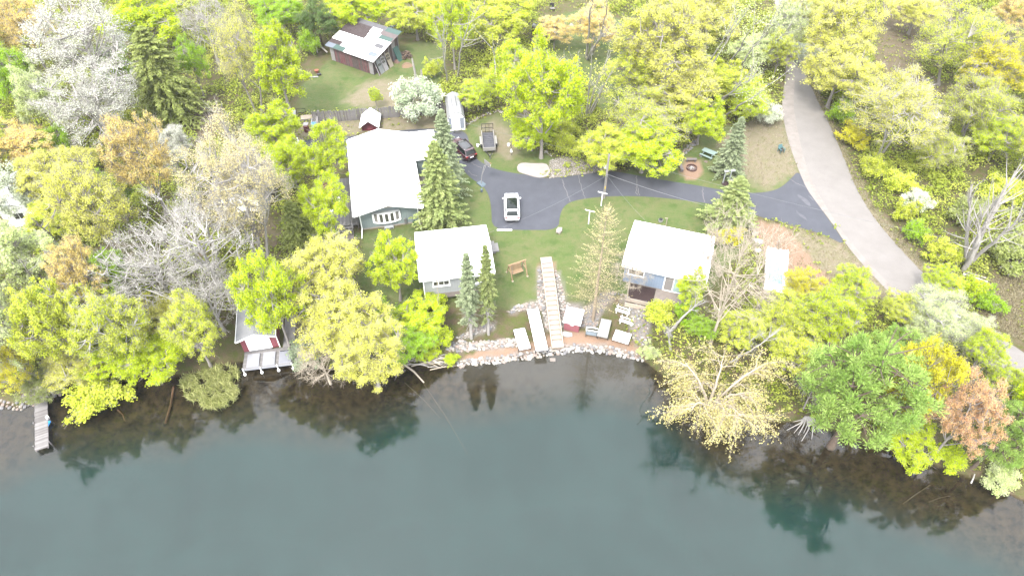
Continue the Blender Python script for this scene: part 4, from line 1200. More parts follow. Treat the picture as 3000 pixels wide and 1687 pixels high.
o = link_mesh('reed_bed', t.mesh('reed_bed'), leaf_mat('leaf_reed', (0.230, 0.260, 0.080), (0.420, 0.420, 0.190))); o.location = (cx, cy, WATER)
tag(o, 'round clump of green reeds standing in the shallows next to the boathouse', 'reeds')
# ---------------------------------------------------------------- building materials
M_ROOF = mat('white_metal_roof', (0.74, 0.75, 0.76), 0.45, 0.03, 0.8)
M_TRIM = mat('white_trim', (0.72, 0.72, 0.71), 0.6, 0.03, 2)
M_SAGE = mat('sage_siding', (0.215, 0.262, 0.258), 0.75, 0.05, 1.5)
M_SAGE2 = mat('sage_batten', (0.190, 0.235, 0.232), 0.75, 0.05, 1.5)
M_GREY = mat('grey_siding', (0.300, 0.315, 0.315), 0.75, 0.05, 1.5)
M_BLUE = mat('blue_siding', (0.235, 0.295, 0.385), 0.75, 0.05, 1.5)
M_BLUE2 = mat('blue_siding_board', (0.205, 0.262, 0.345), 0.75, 0.05, 1.5)
M_BEIGE = mat('beige_soffit', (0.300, 0.265, 0.235), 0.8, 0.04, 2)
M_CONC = mat('concrete', (0.200, 0.170, 0.152), 0.9, 0.12, 2.5, 0.1)
M_CONCL = mat('pale_concrete', (0.290, 0.262, 0.242), 0.9, 0.10, 1.6, 0.1)
M_DECK = mat('grey_deck_board', (0.165, 0.156, 0.154), 0.85, 0.14, 3, stretch=(6, 1, 1))
M_DECK2 = mat('grey_deck_board_worn', (0.200, 0.190, 0.186), 0.85, 0.14, 3, stretch=(6, 1, 1))
M_DARK = mat('dark_gap', (0.02, 0.02, 0.022), 0.8, 0.1, 2)
M_BLACK = mat('black_plastic', (0.012, 0.012, 0.014), 0.4, 0.1, 2, spec=0.5)
M_MULCH = mat('brown_mulch', (0.034, 0.019, 0.018), 0.95, 0.45, 14, 0.5)
M_STEEL = mat('galvanised_steel', (0.30, 0.30, 0.31), 0.4, 0.1, 3, metal=0.6)
M_WOODN = mat('fresh_timber', (0.250, 0.165, 0.095), 0.75, 0.15, 5, stretch=(1, 1, 0.3))
M_WOODP = mat('pale_timber', (0.360, 0.300, 0.235), 0.8, 0.12, 5)
M_WOODG = mat('weathered_timber', (0.185, 0.173, 0.172), 0.9, 0.25, 5, stretch=(1, 1, 0.2))
M_RED = mat('barn_red_paint', (0.120, 0.022, 0.030), 0.6, 0.1, 2)
M_BHRED = mat('faded_red_siding', (0.230, 0.065, 0.080), 0.7, 0.08, 2)
M_PINK = mat('sun_bleached_red', (0.250, 0.085, 0.098), 0.7, 0.06, 2)
M_BHROOF = mat('pale_grey_shingle', (0.195, 0.200, 0.208), 0.85, 0.07, 3, 0.1)
M_ALU = mat('aluminium_dock', (0.290, 0.295, 0.315), 0.5, 0.04, 2)
def glass_mat(name, col):
    if name in _m: return _m[name]
    m = bpy.data.materials.new(name); m.use_nodes = True
    p = m.node_tree.nodes['Principled BSDF']
    p.inputs['Base Color'].default_value = (*col, 1); p.inputs['Roughness'].default_value = 0.04; p.inputs['Specular IOR Level'].default_value = 0.6
    _m[name] = m; return m
M_GLASS = glass_mat('window_glass', (0.045, 0.045, 0.04))
M_GLASS2 = glass_mat('curtained_glass', (0.16, 0.15, 0.145))
M_CARGLASS = glass_mat('car_glass', (0.006, 0.009, 0.008)); M_CARGLASS.node_tree.nodes['Principled BSDF'].inputs['Specular IOR Level'].default_value = 0.22

def window(parent, x, z, w_, h_, y, lights=2, glass=None, fr=0.09, name='window', sill=True):
    """a window in a wall that faces -y at local y"""
    f = MB()
    f.box(x, x+w_, y-0.05, y, z, z+fr).box(x, x+w_, y-0.05, y, z+h_-fr, z+h_)
    f.box(x, x+fr, y-0.05, y, z+fr, z+h_-fr).box(x+w_-fr, x+w_, y-0.05, y, z+fr, z+h_-fr)
    pw = (w_ - 2*fr - (lights-1)*0.05) / lights
    for k in range(1, lights):
        xx = x + fr + k*pw + (k-1)*0.05
        f.box(xx, xx+0.05, y-0.045, y, z+fr, z+h_-fr)
    fo = f.build(name, M_TRIM, parent)
    for k in range(lights):
        xx = x + fr + k*(pw+0.05)
        MB().box(xx+0.002, xx+pw-0.002, y-0.018, y-0.008, z+fr+0.002, z+h_-fr-0.002).build('pane', glass or M_GLASS, fo)
    if sill: MB().box(x-0.06, x+w_+0.06, y-0.11, y-0.0, z-0.06, z-0.003).build('window_sill', M_TRIM, fo)
    return fo

def rot_frame(parent, name, loc, deg):
    """nothing is built for it: gives the matrix of a turned local frame"""
    return Matrix.Translation(loc) @ Matrix.Rotation(math.radians(deg), 4, 'Z')

def gable_roof_y(mb, x0, x1, y0, y1, ze, rise, t=0.09):
    """roof with its ridge along y"""
    xm = (x0+x1)/2
    mb.slab([(x0, y0, ze), (xm, y0, ze+rise), (xm, y1, ze+rise), (x0, y1, ze)], t)
    mb.slab([(xm, y0, ze+rise), (x1, y0, ze), (x1, y1, ze), (xm, y1, ze+rise)], t)
    return mb
def gable_roof_x(mb, x0, x1, y0, y1, ze, rise, t=0.09):
    ym = (y0+y1)/2
    mb.slab([(x0, y0, ze), (x1, y0, ze), (x1, ym, ze+rise), (x0, ym, ze+rise)], t)
    mb.slab([(x0, ym, ze+rise), (x1, ym, ze+rise), (x1, y1, ze), (x0, y1, ze)], t)
    return mb

# ---------------------------------------------------------------- main house
hs = thing('main_house', 'sage green house with L-shaped white metal roof and a wide bow window', 'house', (-17.5, 58.9, 0), 11.5)
W_, L_, ZE, RI = 7.7, 14.6, 2.75, 1.05
def zroof(x): return ZE + RI*(1 - abs(x - W_/2)/(W_/2))
wl = MB(); wl.prism([(0.5, 0.18), (7.2, 0.18), (7.2, zroof(7.2)-0.14), (3.85, ZE+RI-0.14), (0.5, zroof(0.5)-0.14)], 'y', 0.75, 14.2)
wl.box(7.2, 10.3, 9.1, 14.2, 0.18, ZE-0.05)
walls = wl.build('wall', M_SAGE, hs)
bt = MB()
for i in range(24):
    x = 0.62 + i*0.285
    if 2.0 < x < 5.15: bt.box(x, x+0.04, 0.735, 0.75, 0.2, 0.62)
    else: bt.box(x, x+0.04, 0.735, 0.75, 0.2, min(zroof(x), zroof(x+0.04)) - 0.5)
for i in range(45):
    y = 0.9 + i*0.285
    bt.box(0.485, 0.5, y, y+0.04, 0.2, ZE-0.1)
    if y < 8.9: bt.box(7.2, 7.215, y, y+0.04, 0.2, ZE-0.1)
for i in range(10):
    x = 7.4 + i*0.285; bt.box(x, x+0.04, 9.085, 9.1, 0.2, ZE-0.3)
bt.build('siding_batten', M_SAGE2, walls)
fd = MB(); fd.box(0.47, 7.23, 0.72, 14.23, -0.1, 0.178); fd.box(7.235, 10.33, 9.07, 14.23, -0.1, 0.178); fd.build('foundation', M_BEIGE, hs)
rf = MB(); gable_roof_y(rf, 0, W_, 0, L_, ZE, RI)
roof = rf.build('roof', M_ROOF, hs)
MB().box(W_/2-0.12, W_/2+0.12, -0.02, L_+0.02, ZE+RI-0.02, ZE+RI+0.035).build('ridge_cap', M_ROOF, roof)
# wing roof, ridge across
wr = MB(); ym = 11.65
wr.slab([(5.0, 8.7, ZE+0.012), (10.7, 8.7, ZE+0.012), (10.7, ym, ZE+0.80), (4.2, ym, ZE+0.80)], 0.09)
wr.slab([(4.2, ym, ZE+0.80), (10.7, ym, ZE+0.80), (10.7, 14.6, ZE+0.012), (5.0, 14.6, ZE+0.012)], 0.09)
wr.build('wing_roof', M_ROOF, hs)
wg = MB(); wg.prism([(9.1, ZE-0.05), (14.2, ZE-0.05), (11.65, ZE+0.62)], 'x', 7.3, 10.3); wg.build('wing_gable', M_SAGE, hs)
# beige gable band and soffit
gb = MB(); gb.prism([(1.2, zroof(1.2)-0.16), (3.85, ZE+RI-0.16), (6.5, zroof(6.5)-0.16), (6.2, zroof(6.2)-0.36), (1.5, zroof(1.5)-0.36)], 'y', 0.69, 0.745)
gb.build('gable_panel', M_BEIGE, hs)
fa = MB()
fa.beam((0, -0.02, ZE-0.07), (3.85, -0.02, ZE+RI-0.07), 0.03, 0.2); fa.beam((3.85, -0.02, ZE+RI-0.07), (7.7, -0.02, ZE-0.07), 0.03, 0.2)
fa.build('fascia', M_TRIM, roof)
for xg, ye in ((-0.06, L_), (7.76, 8.6)):
    g = MB(); g.box(xg-0.06, xg+0.06, 0.05, ye, ZE-0.14, ZE-0.125); g.box(xg-0.06, xg-0.05, 0.05, ye, ZE-0.124, ZE-0.02); g.box(xg+0.05, xg+0.06, 0.05, ye, ZE-0.124, ZE-0.02)
    g.build('gutter', M_TRIM, hs)
for xd, zz in ((0.62, 0), (7.1, 0)):
    d = MB(); d.beam((xd, 0.66, 0.35), (xd, 0.66, zroof(xd)-0.25), 0.09, 0.07); d.beam((xd, 0.66, 0.35), (xd-0.15 if xd < 3 else xd+0.12, -0.75, 0.06), 0.09, 0.07)
    d.build('downspout', M_TRIM, hs)
# bow window of five lights
bw = thing  # (kept simple: the bow window is a part of the house)
R_ = 3.6; half = math.asin(1.5/R_); cxw, cyw = 3.55, 0.75 + R_*math.cos(half)
pts_ = [(cxw + R_*math.sin(a), cyw - R_*math.cos(a)) for a in np.linspace(-half, half, 6)]
bo = MB()
bo.prism(pts_ + [(pts_[-1][0], 0.748), (pts_[0][0], 0.748)], 'z', 0.72, 0.90)
bo.prism(pts_ + [(pts_[-1][0], 0.748), (pts_[0][0], 0.748)], 'z', 2.12, 2.32)
for i, p in enumerate(pts_):
    bo.cbox(p[0], min(p[1]+0.05, 0.70), 0.90, 0.16, 0.10, 1.22)
bow = bo.build('bow_window', M_TRIM, hs)
for i in range(5):
    (xa, ya), (xb, yb) = pts_[i], pts_[i+1]
    MB().slab([(xa+0.05, ya+0.045, 0.9), (xb-0.05, yb+0.045, 0.9), (xb-0.05, yb+0.045, 2.12), (xa+0.05, ya+0.045, 2.12)], 0.012).build('pane', M_GLASS2 if i in (0, 4) else M_GLASS, bow)
    xm_, ym_ = (xa+xb)/2, (ya+yb)/2
    for sgn in (0.28, 0.72):
        MB().beam((xa*(1-sgn)+xb*sgn + (-0.06 if sgn < .5 else 0.06), ya*(1-sgn)+yb*sgn+0.012, 0.9), (xa*(1-sgn)+xb*sgn + (-0.06 if sgn < .5 else 0.06), ya*(1-sgn)+yb*sgn+0.012, 2.12), 0.03, 0.03).build('mullion', M_TRIM, bow)
MB().box(2.02, 5.08, 0.40, 0.745, 2.33, 2.39).build('window_hood', M_GREY, bow)
# door and dark window under the eave at the inner corner
ew = MB(); ew.box(7.215, 7.26, 7.0, 8.6, 0.9, 2.2); ewo = ew.build('window', M_TRIM, hs)
MB().box(7.262, 7.272, 7.1, 7.77, 1.0, 2.1).build('pane', M_GLASS, ewo); MB().box(7.262, 7.272, 7.83, 8.5, 1.0, 2.1).build('pane', M_GLASS, ewo)
ed = MB(); ed.box(7.218, 7.27, 5.9, 6.8, 0.2, 2.2); edo = ed.build('door', M_TRIM, hs); MB().box(7.272, 7.30, 6.66, 6.72, 1.1, 1.2).build('handle', M_STEEL, edo)
sp = MB(); sp.box(7.25, 8.7, 0.3, 8.9, 0.0, 0.09); sp.build('side_patio', M_CONC, hs)
for vx, vy, r_, h_ in ((3.0, 7.2, 0.06, 0.35), (3.0, 9.9, 0.05, 0.3), (1.7, 8.4, 0.05, 0.3), (1.4, 6.9, 0.05, 0.25)):
    MB().cyl(vx, vy, zroof(vx)-0.02, zroof(vx)+h_, r_, 8).build('roof_vent', M_STEEL, roof)
vt = MB(); vt.box(3.1, 4.15, 0.25, 0.74, 0.0, 0.22); vo = vt.build('window_well', M_GREY, hs)
MB().box(3.2, 3.62, 0.235, 0.249, 0.05, 0.17).build('vent_grille', M_DARK, vo); MB().box(3.68, 4.05, 0.235, 0.249, 0.05, 0.17).build('vent_grille', M_DARK, vo)
mt = MB(); mt.box(5.45, 5.72, 0.6, 0.73, 0.2, 0.95); mt.build('meter_box', M_STEEL, hs)
MB().beam((6.75, 0.70, 0.2), (6.75, 0.70, 1.1), 0.05).build('conduit', M_STEEL, hs)

HM = Matrix.Translation((-17.5, 58.9, 0)) @ Matrix.Rotation(math.radians(11.5), 4, 'Z')
def hpt(x, y, z=0): return tuple(HM @ Vector((x, y, z)))
# covered grill
gx, gy, _ = hpt(7.75, 1.35)
g = thing('covered_grill', 'black covered grill standing beside the house wall under the eave', 'grill', (gx, gy, 0.09), 11.5)
m = MB(); m.prism([(-0.32, 0.0), (0.32, 0.0), (0.34, 0.75), (0.22, 1.08), (-0.22, 1.08), (-0.34, 0.75)], 'x', -0.42, 0.42); m.build('cover', M_BLACK, g, bevel=0.05)
MB().box(-0.75, -0.425, -0.24, 0.24, 0.66, 0.78).build('side_shelf', M_BLACK, g); MB().box(0.425, 0.72, -0.24, 0.24, 0.66, 0.78).build('side_shelf', M_BLACK, g)
# little green bucket shaped shrub by the wall
x, y, _ = hpt(6.55, 0.35)
t = thing('potted_shrub', 'small dark green clipped shrub at the foot of the sage house wall', 'shrub', (x, y, 0), 0)
pp = proto('shrub', 1); t.scale = (0.22, 0.22, 0.3); link_mesh('trunk', pp[0], BARK['brown'], t); link_mesh('crown', pp[1], leaf_mat('leaf_clip', (0.03, 0.12, 0.04), (0.05, 0.16, 0.06)), t)
for (yy, lb) in ((3.2, 'pale patio chair under the eave next to the big spruce'), (4.4, 'second patio chair under the eave halfway along the house')):
    x, y, _ = hpt(8.0, yy)
    c = thing('patio_chair', lb, 'chair', (x, y, 0.09), 11.5 + 90, 'patio chairs under the eave')
    MB().box(-0.25, 0.25, -0.25, 0.25, 0.40, 0.45).build('seat', M_STEEL, c); MB().slab([(-0.25, 0.25, 0.45), (0.25, 0.25, 0.45), (0.25, 0.36, 1.0), (-0.25, 0.36, 1.0)], 0.04).build('backrest', M_WOODG, c)
    for sx in (-1, 1):
        for sy in (-1, 1): MB().cbox(sx*0.22, sy*0.22, 0, 0.04, 0.04, 0.4).build('leg', M_DARK, c)
x, y, _ = hpt(8.0, 5.6)
tb = thing('crate_planter', 'dark brown slatted planter box under the eave by the house door', 'planter', (x, y, 0.09), 11.5)
MB().box(-0.35, 0.35, -0.3, 0.3, 0, 0.45).build('box', mat('dark_brown_wood', (0.055, 0.028, 0.022), 0.8, 0.3, 6), tb); MB().box(-0.31, 0.31, -0.26, 0.26, 0.44, 0.455).build('soil', M_MULCH, tb)

# ---------------------------------------------------------------- deck beside the house
dk = thing('house_deck', 'grey board deck with stairs and railing along the house wall', 'deck', hpt(-3.9, -0.2), 11.5)
DX0, DX1, DY0, DY1, DZ = 0.0, 4.3, 1.35, 10.0, 0.62
sub = MB(); sub.box(DX0+0.06, DX1-0.02, DY0+0.05, DY1, DZ-0.24, DZ-0.035); sub.build('deck_frame', M_DECK, dk)
nbo = 30
bme = [MB().box(-0.0685, 0.0685, DY0, DY1, DZ-0.032, DZ).mesh('board') for _ in range(1)][0]
for i in range(nbo):
    o = link_mesh('board', bme, M_DECK if i % 3 else M_DECK2, dk); o.location = (DX0 + 0.075 + i*0.1433, 0, 0)
st_ = MB()
SX0, SX1 = 1.75, 3.45
for k in range(3):
    zt = DZ - 0.155*(k+1)
    MB().box(SX0, SX1, DY0 - 0.34*(k+1) , DY0 - 0.34*k - 0.004, zt-0.04, zt).build('stair_tread', M_DECK2, dk)
    MB().box(SX0+0.03, SX1-0.03, DY0-0.34*k-0.034, DY0-0.34*k-0.006, max(zt-0.20, 0.0), zt-0.042).build('stair_riser', M_DECK, dk)
MB().box(SX0-0.05, SX1+0.05, DY0-1.75, DY0-1.03, -0.05, 0.06).build('landing_slab', M_CONC, dk)
def rail(a, b, z0, n, parent):
    a = Vector(a); b = Vector(b)
    MB().beam(a+Vector((0,0,z0+0.95)), b+Vector((0,0,z0+0.95)), 0.13, 0.05).build('handrail', M_DECK2, parent)
    MB().beam(a+Vector((0,0,z0+0.12)), b+Vector((0,0,z0+0.12)), 0.05, 0.06).build('bottom_rail', M_DECK2, parent)
    me = MB().box(-0.02, 0.02, -0.02, 0.02, z0+0.152, z0+0.922).mesh('baluster')
    for i in range(n):
        o = link_mesh('baluster', me, M_DECK, parent); p = a.lerp(b, (i+0.5)/n); o.location = (p.x, p.y, 0)
    for p in (a, b): MB().cbox(p.x, p.y, 0, 0.1, 0.1, z0+0.92).build('railing_post', M_DECK2, parent)
rail((0.05, DY0+0.05, 0), (SX0-0.05, DY0+0.05, 0), DZ, 12, dk)
rail((0.05, DY0+0.17, 0), (0.05, DY1-0.05, 0), DZ, 46, dk)
rail((SX1+0.06, DY0+0.05, 0), (4.15, DY0+0.05, 0), DZ, 5, dk)
for xx in (SX0-0.05, SX1+0.06):
    MB().beam((xx, DY0-0.08, DZ+0.86), (xx, DY0-1.05, 0.92), 0.12, 0.05).build('handrail', M_DECK2, dk); MB().cbox(xx, DY0-1.0, 0, 0.1, 0.1, 0.9).build('railing_post', M_DECK2, dk)
DM = Matrix.Translation(hpt(-3.9, -0.2)) @ Matrix.Rotation(math.radians(11.5), 4, 'Z')
p = DM @ Vector((1.0, 6.6, DZ))
gz = thing('swing_seat', 'red brown canopy swing seat on the grey house deck', 'swing seat', p, 11.5)
cr_ = mat('red_brown_canvas', (0.130, 0.062, 0.055), 0.85, 0.08, 3)
MB().slab([(-0.95, -0.7, 1.62), (0.95, -0.7, 1.62), (0.95, 0.6, 1.92), (-0.95, 0.6, 1.92)], 0.05).build('canopy', cr_, gz)
MB().box(-0.8, 0.8, -0.25, 0.3, 0.40, 0.50).build('seat', M_WOODP, gz); MB().slab([(-0.8, 0.28, 0.5), (0.8, 0.28, 0.5), (0.8, 0.42, 1.0), (-0.8, 0.42, 1.0)], 0.06).build('backrest', M_WOODP, gz)
for sx in (-0.9, 0.9):
    MB().beam((sx, -0.55, 0), (sx, 0, 1.7), 0.05).build('leg', M_DARK, gz); MB().beam((sx, 0.5, 0), (sx, 0.06, 1.7), 0.05).build('leg', M_DARK, gz)
p = DM @ Vector((2.1, 4.9, DZ))
for dx, dy, lb in ((0, 0, 'white deck chair beside the canopy swing seat'), (-0.9, -1.1, 'white deck chair half under the maple at the deck rail')):
    q = DM @ Vector((2.1+dx, 4.9+dy, DZ))
    c = thing('deck_chair', lb, 'chair', q, 11.5 + 20*dx, 'white chairs on the house deck')
    MB().box(-0.26, 0.26, -0.26, 0.26, 0.38, 0.43).build('seat', M_WHITE, c); MB().slab([(-0.26, 0.26, 0.43), (0.26, 0.26, 0.43), (0.26, 0.42, 1.0), (-0.26, 0.42, 1.0)], 0.04).build('backrest', M_WHITE, c)
    for sx in (-1, 1):
        for sy in (-1, 1): MB().cbox(sx*0.22, sy*0.22, 0, 0.05, 0.05, 0.38).build('leg', M_WHITE, c)

# ---------------------------------------------------------------- the two cottages
def cottage(label, loc, rot, w_, d_, ze, rise, siding, siding2):
    t = thing('cottage', label, 'cottage', (*loc, 0), rot)
    o = 0.35
    wl = MB(); wl.prism([(o, 0.1), (d_-o, 0.1), (d_-o, ze-0.06+rise*o/(d_/2)-0.06), (d_/2, ze+rise-0.13), (o, ze-0.06+rise*o/(d_/2)-0.06)], 'x', o, w_-o)
    wall = wl.build('wall', siding, t)
    b = MB()
    n = int((w_-2*o)/0.26)
    for i in range(n):
        x = o + 0.12 + i*0.26
        b.box(x, x+0.035, o-0.014, o, 0.12, ze-0.12)
    b.build('siding_batten', siding2, wall)
    MB().box(o-0.03, w_-o+0.03, o-0.03, d_-o+0.03, -0.6, 0.098).build('foundation', M_CONC, t)
    r = MB(); gable_roof_x(r, 0, w_, 0, d_, ze, rise); ro = r.build('roof', M_ROOF, t)
    MB().box(-0.02, w_+0.02, d_/2-0.1, d_/2+0.1, ze+rise-0.015, ze+rise+0.03).build('ridge_cap', M_ROOF, ro)
    g = MB(); g.box(0.02, w_-0.02, -0.13, -0.02, ze-0.13, ze-0.115); g.box(0.02, w_-0.02, -0.13, -0.12, ze-0.114, ze-0.03); g.build('gutter', M_TRIM, t)
    return t, ro
ct, ro = cottage('middle grey cottage with white roof half behind two tall spruces', (-9.43, 49.27), 8.9, 7.81, 7.23, 2.7, 0.8, M_GREY, mat('grey_batten', (0.270, 0.285, 0.285), 0.75, 0.05, 1.5))
window(ct, 1.35, 1.25, 1.75, 0.75, 0.33, 3)
window(ct, 5.0, 1.1, 1.3, 1.0, 0.33, 2)
MB().beam((0.42, 0.27, -0.7), (0.42, 0.27, 2.55), 0.08).build('downspout', M_TRIM, ct)
MB().cyl(5.1, 4.9, 3.2, 3.65, 0.06, 8).build('roof_vent', M_STEEL, ro)
sp_ = MB(); sp_.box(7.5, 8.6, 5.4, 7.1, 0, 0.32); stp = sp_.build('stoop', M_DECK2, ct); MB().box(8.6, 9.0, 5.6, 6.9, 0, 0.15).build('step', M_DECK2, ct)
dd = MB(); dd.box(7.46, 7.50, 5.6, 6.5, 0.33, 2.3); do_ = dd.build('door', M_TRIM, ct); MB().box(7.502, 7.53, 5.7, 5.76, 1.2, 1.3).build('handle', M_STEEL, do_)

ct, ro = cottage('blue cottage with white roof and a glass patio door', (11.32, 51.5), -17.6, 8.74, 7.22, 2.7, 0.8, M_BLUE, M_BLUE2)
window(ct, 0.75, 1.35, 1.7, 0.8, 0.33, 2)
f = MB(); f.box(4.55, 4.65, 0.26, 0.33, 0.1, 2.25).box(6.45, 6.55, 0.26, 0.33, 0.1, 2.25).box(4.65, 6.45, 0.26, 0.33, 2.14, 2.25).box(4.65, 6.45, 0.26, 0.33, 0.1, 0.2).box(5.5, 5.6, 0.265, 0.33, 0.2, 2.14)
pd = f.build('patio_door', M_TRIM, ct)
MB().box(4.652, 5.498, 0.30, 0.32, 0.202, 2.138).build('pane', M_GLASS2, pd); MB().box(5.602, 6.448, 0.29, 0.315, 0.202, 2.138).build('pane', glass_mat('pale_curtain_glass', (0.22, 0.30, 0.29)), pd); MB().box(5.51, 5.54, 0.24, 0.262, 1.0, 1.25).build('handle', M_STEEL, pd)
MB().cyl(5.0, 4.6, 3.2, 3.6, 0.05, 8).build('roof_vent', M_STEEL, ro)
pt = MB(); pt.box(3.95, 7.5, -2.3, 0.30, -0.5, 0.07); pt.build('patio_slab', M_CONC, ct)
mu = MB(); mu.box(1.2, 3.93, -1.75, 0.28, -0.6, 0.03); mu.build('mulch_bed', M_MULCH, ct)
wk = MB(); wk.box(1.1, 3.93, -2.3, -1.78, -0.6, 0.05); wk.build('stone_border', mat('pale_stone_border', (0.21, 0.18, 0.155), 0.9, 0.3, 7, 0.4), ct)
rw = MB(); rw.box(1.2, 7.5, -2.62, -2.5, -0.5, 0.02); rwo = rw.build('retaining_wall', M_WOODP, ct)
for zz in (0.28, 0.55):
    MB().beam((1.2, -2.45, zz), (7.4, -2.45, zz), 0.05, 0.11).build('fence_rail', M_WOODP, ct)
for xx in (1.25, 3.3, 5.35, 7.4): MB().cbox(xx, -2.38, -0.8, 0.09, 0.09, 1.5).build('fence_post', M_WOODG, ct)

# ---------------------------------------------------------------- old patchwork shed
SD = thing('old_shed', 'tumbledown red board shed with a patchwork roof of white green and rusty sheets', 'shed', (-27.2, 97.03, 0), -31.7)
SW, SDp, Z0, Z1 = 8.67, 6.6, 2.5, 3.9
def zs(y): return Z0 + (Z1-Z0)*y/SDp
M_SHRED = mat('flaking_red_board', (0.130, 0.028, 0.032), 0.9, 0.3, 3.0, 0.2, col2=(0.150, 0.105, 0.108), stretch=(3, 3, 0.5))
M_SHGREY = mat('bare_grey_board', (0.130, 0.105, 0.100), 0.9, 0.3, 4, 0.2, col2=(0.050, 0.032, 0.030), stretch=(4, 4, 0.6))
M_SHWHITE = mat('flaking_white_board', (0.260, 0.250, 0.250), 0.85, 0.15, 4, 0.1)
core = MB(); core.prism([(0.25, 0), (6.3, 0), (6.3, zs(6.3)-0.1), (0.25, zs(0.25)-0.1)], 'x', 0.22, 8.2); core.build('wall', M_SHGREY, SD)
r = random.Random(4)
x = 0.2
while x < 8.25:
    wd = r.uniform(0.15, 0.24); x1 = min(x+wd, 8.28)
    mm = M_SHWHITE if x < 0.85 or x > 7.45 else (M_SHGREY if 4.1 < x < 5.6 or r.random() < 0.22 else M_SHRED)
    MB().box(x, x1-0.015, 0.20-r.uniform(0, 0.03), 0.247, r.uniform(-0.02, 0.12), zs(0.2)-0.06).build('board', mm, SD); x = x1
y = 0.25
while y < 6.25:
    y1 = min(y+r.uniform(0.16, 0.26), 6.3)
    MB().box(8.203, 8.24+r.uniform(0, 0.02), y, y1-0.015, 0, zs(y)-0.1).build('board', M_SHGREY if r.random() < 0.7 else M_SHWHITE, SD); y = y1
MC = {'w': mat('white_roof_sheet', (0.70, 0.70, 0.69), 0.6, 0.04, 1.5), 'r': mat('rusty_corrugated_sheet', (0.040, 0.027, 0.027), 0.8, 0.2, 2, col2=(0.060, 0.045, 0.046)),
      'g': mat('green_roof_sheet', (0.042, 0.078, 0.066), 0.7, 0.1, 2), 'y': mat('grey_roof_sheet', (0.095, 0.093, 0.100), 0.7, 0.12, 2), 'b': mat('pale_blue_roof_sheet', (0.125, 0.142, 0.168), 0.7, 0.08, 2),
      't': mat('taupe_roof_sheet', (0.098, 0.078, 0.076), 0.75, 0.1, 2)}
rows = [  # from the front eave to the back: (sheet, until x)
    [('b', 1.3), ('g', 3.3), ('w', 8.9)], [('r', 2.0), ('w', 7.1), ('b', 8.55), ('w', 8.9)], [('w', 3.2), ('w', 8.9)], [('w', 4.6), ('w', 6.9), ('y', 8.4), ('w', 8.9)],
    [('r', 4.5), ('w', 8.9)], [('r', 4.4), ('w', 6.4), ('g', 8.7), ('t', 8.9)], [('r', 4.2), ('w', 6.0), ('t', 8.9)], [('y', 4.0), ('y', 6.4), ('g', 8.9)]]
dy = (SDp + 0.3) / len(rows)
for k, row in enumerate(rows):
    x = -0.25
    for q, (c, xe) in enumerate(row):
        y0, y1 = -0.25 + k*dy, -0.25 + (k+1)*dy + 0.05
        lift = 0.012*k + 0.014*(q % 2)
        b = MB()
        if c in 'ry':
            nn = max(2, int((y1-y0)/0.11)); vs = []
            for j in range(nn*2+1):
                yy = y0 + (y1-y0)*j/(nn*2); zz = zs(yy) + 0.02 + lift + (0.03 if j % 2 else -0.012)
                vs += [(x, yy, zz), (xe-0.01, yy, zz)]
            b.add(vs, [(2*j, 2*j+1, 2*j+3, 2*j+2) for j in range(nn*2)])
        else:
            b.slab([(x, y0, zs(y0)+0.04+lift), (xe-0.01, y0, zs(y0)+0.04+lift), (xe-0.01, y1, zs(y1)+0.04+lift), (x, y1, zs(y1)+0.04+lift)], 0.02)
        b.build('roof_sheet', MC[c], SD); x = xe
MB().beam((8.3, 6.2, 0), (8.3, 6.2, zs(6.2)-0.05), 0.1).build('post', M_WOODG, SD)
MB().box(-0.1, 8.9, -0.2, -0.12, Z0-0.16, Z0-0.03).build('eave_board', M_WOODG, SD)
SM = Matrix.Translation((-27.2, 97.03, 0)) @ Matrix.Rotation(math.radians(-31.7), 4, 'Z')
def spt(x, y, z=0): return tuple(SM @ Vector((x, y, z)))
# old doors and sashes leaning on the shed
def leaning(name, label, y, wd, ht, m, lights=0, foot=0.75, cat='old door'):
    t = thing(name, label, cat, spt(8.27, y), -31.7, 'old doors leaning on the shed')
    s = lambda u, v, o=0: Vector((foot*(1-v/ht) + o, u, math.sqrt(ht*ht-foot*foot)/ht*v))
    MB().slab([s(0, 0), s(wd, 0), s(wd, ht), s(0, ht)], 0.05).build('door_leaf', m, t)
    for k in range(lights):
        rr, cc = divmod(k, 2)
        u0 = wd*(0.15 + 0.37*cc); v0 = ht*(0.55 + 0.2*rr)
        MB().slab([s(u0, v0, 0.012), s(u0+wd*0.3, v0, 0.012), s(u0+wd*0.3, v0+ht*0.15, 0.012), s(u0, v0+ht*0.15, 0.012)], 0.008).build('pane', M_GLASS, t)
    return t
leaning('old_door', 'grey old door with two panes leaning on the shed corner', 0.9, 0.85, 2.1, mat('grey_door_paint', (0.19, 0.20, 0.20), 0.7, 0.1, 3), 2)
leaning('old_door', 'white old door with four panes leaning beside the grey door', 1.85, 0.85, 2.1, M_SHWHITE, 4)
leaning('old_door', 'cream old door with small panes leaning on the shed wall', 3.0, 0.85, 2.1, mat('cream_door_paint', (0.26, 0.225, 0.17), 0.7, 0.08, 3), 4)
leaning('green_panel', 'dark green panel in a white frame leaning at the open shed end', 4.9, 1.1, 2.2, mat('green_panel_paint', (0.045, 0.100, 0.085), 0.6, 0.08, 2), 0, 0.9, 'panel')
leaning('white_plank', 'narrow white plank leaning at the shed corner', 0.45, 0.14, 2.3, M_SHWHITE, 0, 0.8, 'plank')
leaning('red_plank', 'short red painted plank beside the grey door', 0.68, 0.14, 1.2, M_RED, 0, 0.7, 'plank')

